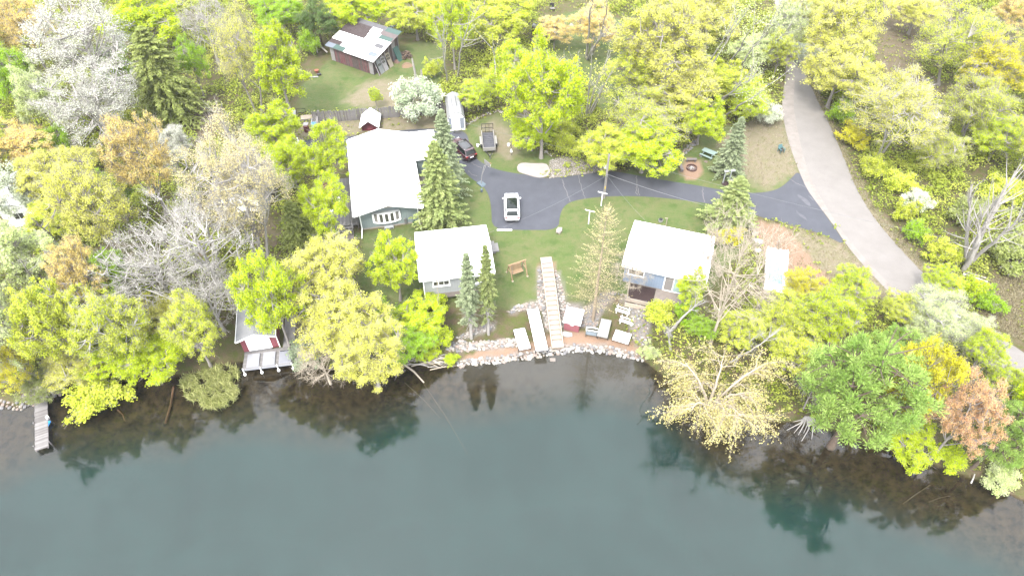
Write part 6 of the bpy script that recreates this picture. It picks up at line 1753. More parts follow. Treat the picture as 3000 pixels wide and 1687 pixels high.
for px_, py_, lb in ((1490, 428, 'small white flower pot beside the bird feeder'), (1400, 430, 'white topped garden light next to the trailer'), (1518, 438, 'round grey pot on the grass beyond the bird feeder')):
    t = thing('garden_pot', lb, 'pot', (0, 0, 0), 0); put(t, px_, py_); MB().cyl(0, 0, 0, 0.28, 0.13, 12, 0.18).build('body', M_STEEL if 'grey' in lb else M_WHITE, t); MB().cyl(0, 0, 0.281, 0.31, 0.19, 12).build('rim', M_WHITE, t)
t = thing('yard_post', 'thin pale post standing behind the blue cottage roof', 'post', (0, 0, 0), 0); put(t, 1950, 664); MB().cyl(0, 0, -0.1, 1.25, 0.05, 8).build('post', M_WOODP, t); MB().box(-0.28, 0.05, -0.03, 0.03, 1.255, 1.30).build('arm', M_WOODP, t)
t = thing('rain_barrel', 'squat dark round lid on the lawn behind the blue cottage', 'lid', (0, 0, 0), 0); put(t, 1935, 648); MB().cyl(0, 0, 0, 0.28, 0.26, 16).build('body', mat('concrete_riser', (0.25, 0.25, 0.24), 0.9, 0.1, 4), t); MB().cyl(0, 0, 0.281, 0.33, 0.22, 16).build('lid', M_DARK, t)

# basketball hoop at the driveway edge
t = thing('basketball_hoop', 'portable basketball hoop with pale pole standing at the driveway edge', 'basketball hoop', (*ray(1410, 540), 0), -50)
M_PP = mat('pale_pole_paint', (0.24, 0.235, 0.235), 0.6, 0.1, 3)
MB().prism([(-0.55, 0), (0.55, 0), (0.45, 0.16), (-0.45, 0.16)], 'y', -0.35, 0.35).build('base', mat('pale_blue_base', (0.10, 0.13, 0.155), 0.6, 0.1, 3), t)
MB().tube([(0, 0, 0.16), (0, 0.12, 1.2), (0.0, 0.55, 2.55)], 0.045, 8).build('pole', M_PP, t); MB().beam((0, 0.12, 1.2), (0, 1.0, 2.75), 0.05).build('strut', M_PP, t); MB().beam((0, 0.55, 2.55), (0, 1.0, 2.4), 0.05).build('strut', M_PP, t)
MB().box(-0.55, 0.55, 1.0, 1.035, 2.3, 2.95).build('backboard', M_PP, t)
rg = MB(); rg.tube([(0.23*math.cos(a_), 1.30+0.23*math.sin(a_), 2.45) for a_ in np.linspace(0, 2*math.pi, 17)], 0.014, 5); rgo = rg.build('rim', mat('rim_orange', (0.4, 0.12, 0.03), 0.5, 0.1, 3), t)
nb = MB()
for k in range(10):
    a_ = k*0.628; nb.tube([(0.23*math.cos(a_), 1.30+0.23*math.sin(a_), 2.44), (0.15*math.cos(a_+0.3), 1.30+0.15*math.sin(a_+0.3), 2.02)], 0.008, 4)
nb.build('net', M_WHITE, rgo)
o = MB().cyl(0, 0, 0, 0.4, 0.14, 10).build('hose_reel', mat('pale_blue_base', (0.10, 0.13, 0.155))); put(o, 1411, 562); tag(o, 'small pale blue hose reel on the grass at the driveway curve', 'hose reel')

# ---------------------------------------------------------------- fire pit corner
fx, fy = ray(2026, 494)
t = thing('fire_pit', 'round steel ring fire pit full of ash in a sand circle', 'fire pit', (fx, fy, 0.005), 0)
rs_ = mat('rusty_ring', (0.085, 0.045, 0.040), 0.7, 0.3, 6)
rg = MB(); n = 28; vs = []
for (rr, zz) in ((0.66, 0.0), (0.66, 0.22), (0.60, 0.22), (0.60, -0.05)): vs += [(rr*math.cos(2*math.pi*j/n), rr*math.sin(2*math.pi*j/n), zz) for j in range(n)]
rg.add(vs, [(k*n+j, k*n+(j+1) % n, (k+1)*n+(j+1) % n, (k+1)*n+j) for k in range(3) for j in range(n)]).build('ring', rs_, t)
mound(0.6, 0.08, 3).build('ash_bed', mat('ash_bed', (0.11, 0.085, 0.08), 0.95, 0.4, 9), t)
r = random.Random(12); am = mat('pale_ash', (0.36, 0.34, 0.34), 0.95, 0.2, 6)
for k in range(16):
    a_, rr = r.uniform(0, 6.28), 0.32*math.sqrt(r.random()); MB().beam((rr*math.cos(a_), rr*math.sin(a_), 0.08), (rr*math.cos(a_)+r.uniform(-.2, .2), rr*math.sin(a_)+r.uniform(-.2, .2), 0.13), 0.06).build('charred_stick', am, t)
bwm = mat('grey_pink_bench_wood', (0.150, 0.130, 0.128), 0.85, 0.15, 5)
for (px_, py_, rot, lb) in ((2024, 474, 0, 'grey plank bench behind the fire pit'), (1994, 496, -86, 'grey plank bench at the side of the fire pit')):
    t = thing('fire_bench', lb, 'bench', (0, 0, 0), 0, 'benches at the fire pit'); t.name = 'garden_bench'; put(t, px_, py_, rot)
    for k in range(3): MB().box(-0.68, 0.68, -0.19+k*0.13, -0.19+k*0.13+0.12, 0.40, 0.44).build('seat_plank', bwm, t)
    for sx in (-0.5, 0.5): MB().box(sx-0.05, sx+0.05, -0.17, 0.17, 0, 0.395).build('leg', bwm, t)
tm_ = mat('pale_green_paint', (0.200, 0.265, 0.250), 0.6, 0.06, 3)
t = thing('picnic_table', 'pale mint green picnic table with benches next to the spruce', 'picnic table', (*ray(2074, 458), 0), -38)
for k in range(5): MB().box(-0.85, 0.85, -0.36+k*0.147, -0.36+k*0.147+0.138, 0.72, 0.76).build('top_plank', tm_, t)
for s_ in (-1, 1):
    for k in range(2): MB().box(-0.85, 0.85, s_*0.72-0.14+k*0.145, s_*0.72-0.14+k*0.145+0.135, 0.42, 0.46).build('bench_plank', tm_, t)
    MB().beam((s_*0.6, -0.78, 0.37), (s_*0.6, 0.78, 0.37), 0.05, 0.09).build('cross_beam', tm_, t)
    for q in (-1, 1): MB().beam((s_*0.6, q*0.25, 0.72), (s_*0.6, q*0.68, 0.0), 0.05, 0.09).build('leg', tm_, t)
for (px_, py_, lb) in ((2053, 457, 'small pink paver under the picnic table bench leg'), (2068, 474, 'second pink paver under the picnic table')):
    o = MB().cbox(0, 0, 0, 0.4, 0.4, 0.04).build('paver', mat('pink_paver', (0.16, 0.125, 0.105), 0.9, 0.1, 4)); put(o, px_, py_, -38); tag(o, lb, 'paver', 'pavers under the picnic table')
def bed(label, pts, z=0.02, name='mulch_ring'):
    P = chaikin([ray(*p) for p in pts], 2); o = sheet(name, P, z, M_MULCH); tag(o, label, 'mulch bed'); return o
bed('brown mulch bed curling round the foot of the blue green spruce', [(2082,486),(2094,482),(2102,498),(2118,502),(2125,506),(2148,505),(2160,492),(2172,505),(2150,520),(2110,518),(2088,505)], 0.018)
bed('dark mulch under the grey sign frame', [(2111,536),(2122,530),(2138,532),(2142,540),(2134,546),(2118,545)], 0.018)
bed('brown mulch ring under the big house spruce', [(1272,654),(1290,647),(1312,650),(1318,660),(1304,670),(1282,667)], 0.018)
bed('brown mulch under the wide driveway spruce', [(2105,668),(2120,660),(2145,662),(2150,674),(2130,680)], 0.018)
t = thing('sign_frame', 'pale grey frame of two posts with a cap beam beside the driveway', 'sign frame', (*ray(2126, 535), 0), 8)
for sx in (-0.36, 0.36): MB().cbox(sx, 0, 0, 0.11, 0.11, 1.75).build('post', M_GREY, t)
MB().box(-0.55, 0.75, -0.09, 0.09, 1.755, 1.87).build('beam', M_GREY, t); MB().slab([(-0.6, -0.2, 1.80), (0.75, -0.2, 1.80), (0.75, 0.0, 1.95), (-0.6, 0.0, 1.95)], 0.03).build('cap_board', M_GREY, t)
MB().box(-0.3, 0.3, -0.02, 0.02, 1.35, 1.7).build('hanging_board', mat('pale_yellow_board', (0.45, 0.45, 0.25), 0.7, 0.1, 3), t)
t = thing('lawn_chair', 'small teal garden chair with a black seat alone on the dry grass', 'chair', (*ray(2287, 446), 0), 20)
tl = mat('teal_paint', (0.08, 0.17, 0.18), 0.6, 0.08, 3); MB().box(-0.28, 0.28, -0.28, 0.28, 0.36, 0.42).build('seat', M_BLACK, t); MB().slab([(-0.28, 0.28, 0.4), (0.28, 0.28, 0.4), (0.28, 0.42, 0.9), (-0.28, 0.42, 0.9)], 0.05).build('backrest', tl, t)
for sx in (-1, 1):
    MB().box(sx*0.32-0.04, sx*0.32+0.04, -0.35, 0.3, 0.55, 0.60).build('armrest', tl, t)
    for q in (-1, 1): MB().cbox(sx*0.29, q*0.26, 0, 0.06, 0.06, 0.545).build('leg', tl, t)

# ---------------------------------------------------------------- boat on its trailer
t = thing('pontoon_boat', 'white pontoon boat with a bright blue floor on a trailer half under trees', 'boat', (27.9, 52.3, 0), -16)
fl = mat('sky_blue_floor', (0.180, 0.280, 0.310), 0.6, 0.06, 3)
for sx in (-0.75, 0.75): MB().tube([(sx, -3.1, 0.72), (sx, 2.7, 0.72), (sx, 3.3, 0.85)], [0.27, 0.27, 0.06], 12).build('pontoon', M_ALU, t)
MB().box(-1.08, 1.08, -3.1, 3.0, 1.0, 1.06).build('deck', M_WHITE, t); MB().box(-0.72, 0.72, -2.9, 2.1, 1.062, 1.075).build('floor', fl, t)
for sx in (-1, 1): MB().box(sx*1.03-0.04, sx*1.03+0.04, -3.0, 2.9, 1.062, 1.65).build('side_panel', M_WHITE, t)
MB().box(-0.98, 0.98, 2.3, 2.95, 1.062, 1.5).build('bow_seat', M_WHITE, t, bevel=0.05); MB().box(0.35, 0.95, -0.6, 0.4, 1.077, 1.6).build('console', M_WHITE, t, bevel=0.05)
MB().box(-0.9, 0.9, -2.98, -2.4, 1.077, 1.5).build('stern_seat', M_WHITE, t, bevel=0.05)
fr = MB(); fr.beam((-0.5, -3.0, 0.38), (-0.5, 2.6, 0.38), 0.08).beam((0.5, -3.0, 0.38), (0.5, 2.6, 0.38), 0.08).beam((-0.5, 2.6, 0.38), (0, 4.3, 0.45), 0.08).beam((0.5, 2.6, 0.38), (0, 4.3, 0.45), 0.08).beam((0, 4.1, 0.3), (0, 4.2, 1.5), 0.07); fr.build('trailer_frame', M_STEEL, t)
for sx in (-0.75, 0.75):
    for yy in (-0.6, 0.2): MB().tube([(sx-0.1, yy, 0.25), (sx+0.1, yy, 0.25)], 0.25, 14).build('wheel', M_BLACK, t)
# ---------------------------------------------------------------- log swing
t = thing('log_swing', 'honey coloured log frame garden swing standing on the lawn', 'garden swing', (0.55, 52.75, 0), 25)
for sx in (-0.88, 0.88):
    MB().tube([(sx, -0.72, 0), (sx, -0.06, 1.75)], 0.06, 8).build('leg', M_WOODN, t); MB().tube([(sx, 0.72, 0), (sx, 0.06, 1.75)], 0.06, 8).build('leg', M_WOODN, t)
    MB().tube([(sx, -0.36, 0.85), (sx, 0.36, 0.85)], 0.045, 7).build('brace', M_WOODN, t); MB().tube([(sx, 0, 1.45), (sx*0.5, 0, 1.72)], 0.04, 7).build('brace', M_WOODN, t)
    for q in (-0.24, 0.28): MB().tube([(sx*0.72, q, 0.5), (sx*0.72, 0.02, 1.72)], 0.012, 5).build('chain', M_STEEL, t)
    MB().cbox(sx, -0.75, 0.0, 0.18, 0.18, 0.06).build('foot', M_WOODP, t); MB().cbox(sx, 0.75, 0.0, 0.18, 0.18, 0.06).build('foot', M_WOODP, t)
MB().tube([(-1.05, 0, 1.78), (1.05, 0, 1.78)], 0.075, 9).build('top_beam', M_WOODN, t)
for k in range(5): MB().box(-0.64, 0.64, -0.26+k*0.11, -0.26+k*0.11+0.095, 0.46, 0.49).build('seat_slat', M_WOODN, t)
for k in range(11): MB().slab([(-0.62+k*0.115, 0.29, 0.5), (-0.62+k*0.115+0.095, 0.29, 0.5), (-0.62+k*0.115+0.095, 0.45, 1.08), (-0.62+k*0.115, 0.45, 1.08)], 0.025).build('back_slat', M_WOODN, t)
MB().beam((-0.66, 0.46, 1.10), (0.66, 0.46, 1.10), 0.07).build('back_rail', M_WOODN, t)

# ---------------------------------------------------------------- timber stairs down the bank
sa = Vector((3.80, 54.3, 0.06)); sb_ = Vector((4.62, 46.0, -2.80)); hd = Vector((sb_.x-sa.x, sb_.y-sa.y, 0)); run = hd.length
t = thing('timber_stairs', 'long flight of pale timber box steps going down between white stones', 'stairs', sa, math.degrees(math.atan2(hd.y, hd.x)) + 90)
ns = 16; gravel = mat('white_gravel_tread', (0.300, 0.265, 0.235), 0.95, 0.2, 12, 0.3)
for k in range(ns):
    y0 = -run*k/ns; y1 = -run*(k+1)/ns; z = -2.86*k/ns
    MB().box(-0.53, 0.53, y1+0.085, y0, z-0.5, z-0.03).build('gravel_tread', gravel, t)
    MB().box(-0.53, 0.53, y1, y1+0.08, z-0.55, z+0.02).build('step_timber', M_WOODP, t)
for sx in (-0.585, 0.585): MB().beam((sx, 0.05, -0.02), (sx, -run-0.9, -2.86*(run+0.9)/run+0.02 if False else -2.9), 0.09, 0.26).build('side_timber', M_WOODP, t)
MB().box(-0.62, 0.62, 0.06, 0.95, -0.06, 0.05).build('top_landing', mat('pale_paver', (0.30, 0.26, 0.23), 0.9, 0.08, 3), t)
fbx = MB(); fbx.box(-0.62, -0.53, -run-1.0, -run-0.05, -2.95, -2.78).box(0.53, 0.62, -run-1.0, -run-0.05, -2.95, -2.78).box(-0.53, 0.53, -run-1.0, -run-0.91, -2.95, -2.78); fbx.build('bottom_frame', M_WOODP, t)
MB().box(-0.53, 0.53, -run-0.9, -run-0.05, -2.95, -2.83).build('bottom_landing', gravel, t)

# ---------------------------------------------------------------- things on the beach
def dock_panel(label, corners, z, leg=0.6, m=None, group='white dock sections on the beach', planks=9):
    c = [Vector((*ray(px_, py_, z), z)) for px_, py_ in corners]
    o = sum(c, Vector())/4; u = (c[1]-c[0]+c[2]-c[3])/2; v = (c[3]-c[0]+c[2]-c[1])/2
    wd, ln = u.length, v.length; rot = math.degrees(math.atan2(u.y, u.x))
    t = thing('dock_section', label, 'dock section', (o.x, o.y, z-leg), rot, group)
    m = m or M_ALU2
    f = MB(); f.box(-wd/2, -wd/2+0.05, -ln/2, ln/2, leg-0.16, leg).box(wd/2-0.05, wd/2, -ln/2, ln/2, leg-0.16, leg).box(-wd/2+0.05, wd/2-0.05, -ln/2, -ln/2+0.05, leg-0.16, leg).box(-wd/2+0.05, wd/2-0.05, ln/2-0.05, ln/2, leg-0.16, leg); f.build('frame', m, t)
    n = max(2, int(ln/0.2)); st_ = (ln-0.1)/n
    me = MB().box(-wd/2+0.053, wd/2-0.053, 0.004, st_-0.004, leg-0.03, leg+0.003).mesh('slat')
    for k in range(n):
        s = link_mesh('slat', me, m, t); s.location = (0, -ln/2+0.05+k*st_, 0)
    for sx in (-1, 1):
        for yy in (-ln/2+0.25, ln/2-0.25): MB().cyl(sx*(wd/2+0.03), yy, -0.15, leg+0.04, 0.035, 8).build('leg', M_DARK, t)
    return t
M_ALU2 = mat('white_dock', (0.72, 0.72, 0.73), 0.55, 0.03, 2)
dock_panel('long white dock section pointing at the lake beside the timber stairs', [(1547,907),(1580,903),(1602,1022),(1568,1026)], -2.15, 0.75)
dock_panel('short white dock section lying beside the long one', [(1507,965),(1539,960),(1552,1017),(1519,1024)], -2.3, 0.6)
dock_panel('white dock section speckled with dirt next to the bench', [(1759,932),(1788,937),(1784,990),(1752,982)], -1.9, 0.55, mat('dirty_white_dock', (0.34, 0.335, 0.325), 0.7, 0.10, 9, col2=(0.20, 0.19, 0.17)))
dock_panel('square clean white dock section at the stone circle end of the beach', [(1803,965),(1849,978),(1842,1007),(1796,992)], -2.15, 0.5)
t = thing('storage_box', 'red storage shed box with a white lid beside the stairs foot', 'storage box', (5.43, 47.5, -2.92), -15)
MB().box(0, 1.6, 0, 1.65, 0, 1.25).build('body', M_PINK, t)
MB().slab([(-0.12, -0.15, 1.36), (1.74, -0.15, 1.36), (1.74, 1.8, 1.66), (-0.12, 1.8, 1.66)], 0.09).build('lid', M_ROOF, t)
for k in range(6): MB().box(0.02+k*0.262, 0.02+k*0.262+0.25, -0.025, -0.003, 0.02, 1.2).build('board', M_PINK, t)
MB().box(0.65, 1.0, -0.05, -0.026, 0.95, 1.12).build('white_plate', M_WHITE, t)
t = thing('garden_bench', 'pale blue bench with an ornate scrolled iron back on the beach', 'bench', (8.35, 46.6, -2.88), -13)
bb = mat('pale_blue_bench', (0.150, 0.175, 0.195), 0.55, 0.06, 3)
for k in range(4): MB().box(-0.68, 0.68, -0.28+k*0.12, -0.28+k*0.12+0.11, 0.42, 0.45).build('seat_slat', bb, t)
bk = MB(); bk.beam((-0.68, 0.24, 0.55), (0.68, 0.24, 0.55), 0.06).beam((-0.68, 0.30, 0.88), (-0.3, 0.31, 0.96), 0.06).beam((-0.3, 0.31, 0.96), (0.3, 0.31, 0.96), 0.06).beam((0.3, 0.31, 0.96), (0.68, 0.30, 0.88), 0.06).beam((-0.68, 0.24, 0.4), (-0.68, 0.30, 0.9), 0.06).beam((0.68, 0.24, 0.4), (0.68, 0.30, 0.9), 0.06)
bk.build('back_frame', M_WHITE, t)
for k in range(5):
    cx_ = -0.52 + k*0.26
    sc_ = MB(); sc_.tube([(cx_+0.09*math.cos(a_)*(1-a_/14), 0.27, 0.73+0.13*math.sin(a_)*(1-a_/14)) for a_ in np.linspace(0, 9, 22)], 0.018, 5); sc_.build('scroll', M_BLACK, t)
for sx in (-0.62, 0.62):
    MB().beam((sx, -0.24, 0), (sx, -0.24, 0.6), 0.05).build('leg', M_BLACK, t); MB().beam((sx, 0.24, 0), (sx, 0.24, 0.4), 0.05).build('leg', M_BLACK, t); MB().beam((sx, -0.28, 0.61), (sx, 0.24, 0.61), 0.05).build('armrest', bb, t)
t = thing('kettle_grill', 'small dark red and grey grill standing beside the blue bench', 'grill', (9.35, 46.55, -2.88), 10)
MB().box(-0.2, 0.2, -0.18, 0.18, 0.5, 0.72).build('body', mat('dull_grey', (0.16, 0.17, 0.19), 0.6, 0.15, 4), t); MB().box(-0.21, 0.21, -0.05, 0.19, 0.725, 0.9).build('lid', mat('dull_red', (0.16, 0.05, 0.05), 0.6, 0.15, 4), t)
for sx in (-1, 1):
    for q in (-1, 1): MB().cbox(sx*0.17, q*0.15, 0, 0.05, 0.05, 0.5).build('leg', M_DARK, t)
for (px_, py_, lb, dx) in ((1818, 944, 'white boat lift rail frame with its back end on the stones', 0), (1832, 958, 'white boat lift rail frame closer to the square dock section', 1)):
    t = thing('rail_frame', lb, 'rail frame', (*gp(px_, py_)[:2], gp(px_, py_)[2]+0.02), -24, 'white rail frames by the stone circle')
    MB().box(-0.75, 0.75, -0.16, 0.16, 0.40, 0.46).build('board', M_WHITE, t); MB().box(-0.75, 0.75, 0.28, 0.36, 0.60, 0.66).build('rail', M_WHITE, t)
    for sx in (-0.6, 0.6): MB().beam((sx, -0.12, 0), (sx, -0.12, 0.4), 0.06).build('leg', M_WHITE, t); MB().beam((sx, 0.32, 0), (sx, 0.32, 0.95), 0.05).build('post', M_WHITE, t); MB().beam((sx, -0.1, 0.37), (sx, 0.32, 0.57), 0.05).build('brace', M_WHITE, t)
o = MB().prism([(-0.62, -0.25), (0.1, -0.36), (0.62, -0.2), (0.55, 0.22), (-0.2, 0.34), (-0.6, 0.15)], 'z', 0, 0.14).build('flat_stone', mat('pale_flat_stone', (0.32,0.31,0.30), 0.85, 0.08, 5), bevel=0.03); put(o, 1660, 980, -8); tag(o, 'big flat white stone lying in front of the red storage box', 'stone')
o = MB().box(-0.28, 0.28, -0.2, 0.2, -0.25, 0.06).build('square_stone', mat('pale_stone_b', (0.20, 0.17, 0.15), 0.9, 0.15, 5)); x, y = ray(1619, 1054, WATER); o.location = (x, y, WATER); tag(o, 'small square stone block awash just off the beach', 'stone')

# ---------------------------------------------------------------- concrete slab and boulders
P = [ray(*p) for p in [(1515,486),(1530,478),(1560,481),(1598,480),(1609,492),(1612,510),(1600,520),(1575,522),(1540,512),(1516,504)]]
mb = MB(); mb.prism(chaikin(P, 1), 'z', 0.0, 0.11); o = mb.build('concrete_pad', M_CONCL); tag(o, 'pale bare concrete pad beside the driveway and the rock garden', 'concrete pad')

def rock_mesh(seed, flat=0.7):
    import bmesh
    r = random.Random(seed); bm = bmesh.new(); bmesh.ops.create_icosphere(bm, subdivisions=1, radius=0.5)
    for v in bm.verts:
        v.co *= r.uniform(0.72, 1.15); v.co.z *= flat
    me = bpy.data.meshes.new('stone'); bm.to_mesh(me); bm.free(); return me
ROCKS = [rock_mesh(i, 0.62 + 0.05*(i % 4)) for i in range(8)]
ROCKM = [mat('stone_cream', (0.270, 0.240, 0.205), 0.9, 0.18, 4, 0.2), mat('stone_white', (0.330, 0.310, 0.285), 0.9, 0.12, 4, 0.2), mat('stone_grey', (0.175, 0.170, 0.172), 0.9, 0.2, 4, 0.2), mat('stone_pink', (0.250, 0.200, 0.175), 0.9, 0.15, 4, 0.2)]
for i, (px_, py_, sz, lb) in enumerate(((2195,636,1.0,'rounded white boulder at the driveway end of the boulder row'), (2200,668,1.25,'largest white boulder of the row beside the spruce'), (2211,690,1.0,'white boulder in the middle of the row'), (2218,712,1.3,'long white boulder beside the gravel parking'), (2219,738,0.9,'last white boulder of the row by the tall bare tree'), (1637,678,1.0,'round speckled boulder on the lawn corner at the driveway end'), (2138,520,1.0,'grey boulder beside the sign frame'), (2146,532,0.9,'white squarish boulder beside the sign frame'), (2132,510,0.8,'smaller grey boulder behind the sign frame'))):
    o = link_mesh('boulder', ROCKS[i % 8], ROCKM[1 if 'white' in lb else 2 if 'grey' in lb else 0]); put(o, px_, py_, i*50); o.scale = (sz*1.1, sz*0.85, sz*0.9); o.location.z += 0.18*sz; tag(o, lb, 'boulder', 'boulders')

def stones(name, label, polys, size, spacing, seed, indiv=300, cat='stone bank', lift=0.1, mats=(0, 1, 1, 2, 3)):
    r = np.random.default_rng(seed); P = []
    for poly in polys:
        g = gpoly(poly) if not isinstance(poly[0], tuple) or len(poly[0]) == 2 else poly
        xs_ = [q[0] for q in g]; ys_ = [q[1] for q in g]
        ar = (max(xs_)-min(xs_))*(max(ys_)-min(ys_)); n = int(ar/spacing**2*14)
        x = r.uniform(min(xs_), max(xs_), n); y = r.uniform(min(ys_), max(ys_), n); k = inpoly(x, y, g)
        cell = {}
        for xx, yy in zip(x[k], y[k]):
            c_ = (int(xx//spacing), int(yy//spacing)); ok = True
            for a_ in (-1, 0, 1):
                for b_ in (-1, 0, 1):
                    for q in cell.get((c_[0]+a_, c_[1]+b_), ()):
                        if (q[0]-xx)**2 + (q[1]-yy)**2 < (spacing*0.78)**2: ok = False
            if ok: cell.setdefault(c_, []).append((xx, yy)); P.append((xx, yy))
    x0, y0 = np.mean([p[0] for p in P]), np.mean([p[1] for p in P]); z0 = max(hz(x0, y0), WATER)
    t = thing(name, label, cat, (x0, y0, z0), 0)
    Z = np.maximum(H(np.array([p[0] for p in P]), np.array([p[1] for p in P])), WATER-0.25)
    S_ = size*r.uniform(0.65, 1.4, len(P)); order = np.argsort(-S_); mb = MB()
    for q, i in enumerate(order):
        m_ = ROCKM[mats[int(r.integers(len(mats)))]]; me = ROCKS[int(r.integers(8))]
        sc_ = (S_[i]*r.uniform(0.85, 1.3), S_[i]*r.uniform(0.75, 1.05), S_[i]*r.uniform(0.75, 1.1)); az = r.uniform(0, 6.28)
        loc = (P[i][0]-x0, P[i][1]-y0, Z[i]-z0+lift*S_[i])
        if q < indiv:
            o = link_mesh('stone', me, m_, t); o.location = loc; o.scale = sc_; o.rotation_euler = (0, 0, az)
        else:
            c_, s_ = math.cos(az), math.sin(az)
            mb.add([(loc[0]+v.co.x*sc_[0]*c_-v.co.y*sc_[1]*s_, loc[1]+v.co.x*sc_[0]*s_+v.co.y*sc_[1]*c_, loc[2]+v.co.z*sc_[2]) for v in me.vertices], [tuple(p.vertices) for p in me.polygons])
    if mb.v:
        o = mb.build('small_stones', ROCKM[0], t); o['kind'] = 'stuff'
    return t
stones('shore_riprap', 'band of white riprap stones along the beach at the water edge', [[(1340,1074),(1400,1070),(1470,1062),(1540,1052),(1600,1042),(1700,1030),(1780,1036),(1850,1050),(1888,1060),(1870,1036),(1800,1016),(1700,1006),(1640,1014),(1590,1022),(1530,1034),(1450,1046),(1380,1052),(1340,1060)]], 0.40, 0.31, 1, 300)
stones('stone_terrace', 'low white stone wall along the foot of the spruce terrace', [[(1308,1008),(1340,1000),(1420,1000),(1490,992),(1516,990),(1520,1015),(1470,1018),(1400,1026),(1340,1030),(1312,1026)]], 0.38, 0.29, 2, 260)
stones('stone_bank', 'white stones lining the wooden stairs beside the long dock section', [[(1578,790),(1590,785),(1596,830),(1602,880),(1606,930),(1610,970),(1598,960),(1592,920),(1580,905),(1574,860)]], 0.32, 0.24, 3, 220)
stones('stone_bank', 'wide white stone slope between the wooden stairs and the storage box', [[(1626,790),(1640,810),(1648,850),(1655,885),(1672,892),(1662,905),(1650,935),(1650,955),(1642,965),(1634,900),(1627,840)]], 0.34, 0.25, 4, 280)
stones('stone_arc', 'curved row of pale stones on the lawn edge above the long dock section', [[(1485,912),(1510,898),(1545,890),(1578,884),(1590,894),(1590,905),(1550,905),(1515,912),(1492,920)]], 0.34, 0.26, 5, 160)
stones('stone_circle', 'broad ring of pale grey stones curving round the rail frames', [[(1795,892),(1830,896),(1862,915),(1882,945),(1893,985),(1898,1012),(1872,1014),(1856,995),(1852,965),(1845,945),(1820,920),(1792,912)]], 0.32, 0.25, 6, 300, mats=(0, 1, 2, 2, 3))
stones('stone_slope', 'mixed grey stones behind the blue bench and the dirty dock section', [[(1668,900),(1720,895),(1790,898),(1795,915),(1755,930),(1748,960),(1700,955),(1700,930),(1690,910)]], 0.27, 0.26, 7, 220, mats=(0, 2, 2, 3))
stones('stone_edging', 'short stone edging round the foot of the two spruces', [[(1338,990),(1370,972),(1420,952),(1445,950),(1450,962),(1425,968),(1380,985),(1345,1002)]], 0.26, 0.26, 8, 120)
stones('rock_garden', 'white pebble rock garden with green tufts beside the driveway and the pole', [[(1607,500),(1612,470),(1650,458),(1690,462),(1720,478),(1760,486),(1800,490),(1808,498),(1760,504),(1700,511),(1640,519),(1608,522)]], 0.17, 0.21, 9, 300, 'rock garden', mats=(1, 1, 0, 0))
def line_band(pts, wpx):
    out = []
    up = [(x, y-wpx) for x, y in pts]; dn = [(x, y+wpx) for x, y in pts[::-1]]
    return up + dn
stones('stone_edging', 'thin curved stone edging where the grass meets the huge lime maple', [line_band([(1365,368),(1400,347),(1430,333),(1461,326),(1490,340),(1508,362),(1528,395),(1550,420),(1590,440),(1618,458)], 3)], 0.26, 0.3, 10, 160)
stones('stone_wall', 'grey flat stone retaining wall behind the fire pit at the wood edge', [[(1995,452),(2012,430),(2030,412),(2042,405),(2045,412),(2034,428),(2015,446),(1999,458)], line_band([(1872,482),(1900,470),(1940,456)], 4)], 0.36, 0.33, 11, 160, mats=(2, 2, 3))
stones('shore_stones', 'pale stones along the shore behind the weathered wooden dock', [[(0,1172),(40,1178),(100,1168),(150,1150),(200,1138),(205,1146),(150,1166),(100,1188),(60,1200),(0,1194)]], 0.40, 0.38, 12, 160, mats=(0, 2, 3, 2))
# ---------------------------------------------------------------- weathered wooden dock
c = [Vector((*ray(px_, py_, -2.95), -2.95)) for px_, py_ in ((102,1158),(137,1154),(142,1312),(102,1317))]
o_ = sum(c, Vector())/4; u = (c[1]-c[0]+c[2]-c[3])/2; v = (c[0]-c[3]+c[1]-c[2])/2; ln, wd = v.length, u.length
t = thing('wooden_dock', 'weathered grey plank dock reaching out into the lake', 'dock', (o_.x, o_.y, WATER), math.degrees(math.atan2(v.y, v.x)) - 90)
n = int(ln/0.15); me = MB().box(-wd/2, wd/2, -0.068, 0.068, 0.40, 0.44).mesh('plank'); r = random.Random(7)
M_DOCKW = [mat('dock_plank_a', (0.175, 0.164, 0.160), 0.9, 0.2, 4, stretch=(0.5, 4, 1)), mat('dock_plank_b', (0.135, 0.125, 0.121), 0.9, 0.2, 4, stretch=(0.5, 4, 1)), mat('dock_plank_c', (0.215, 0.204, 0.200), 0.9, 0.2, 4, stretch=(0.5, 4, 1))]
for k in range(n):
    o = link_mesh('plank', me, r.choice(M_DOCKW), t); o.location = (r.uniform(-0.02, 0.02), -ln/2+(k+0.5)*ln/n, r.uniform(-0.006, 0.006)); o.rotation_euler = (0, 0, r.uniform(-0.012, 0.012))
for sx in (-1, 1):
    MB().box(sx*(wd/2-0.1)-0.04, sx*(wd/2-0.1)+0.04, -ln/2, ln/2, 0.22, 0.385).build('stringer', M_WOODG, t)
    for q in (-0.42, 0, 0.42): MB().cyl(sx*(wd/2+0.06), q*ln, -2.0, 0.62, 0.06, 8).build('post', M_WOODG, t)
x, y = ray(139, 1243, -3.1); o = MB().tube([(0, -0.35, 0), (0, 0.35, 0)], 0.11, 10).build('blue_fender', mat('bright_blue_plastic', (0.03, 0.22, 0.55), 0.4, 0.1, 3)); o.location = (x+0.05, y, -3.1); tag(o, 'bright blue fender hanging on the side of the weathered dock', 'fender')
o = MB().cyl(0, 0, 0, 0.3, 0.13, 10).build('white_bucket', M_WHITE); x, y = ray(141, 1225, -3.0); o.location = (x, y, -3.0); tag(o, 'small white bucket fixed to the dock above the blue fender', 'bucket')

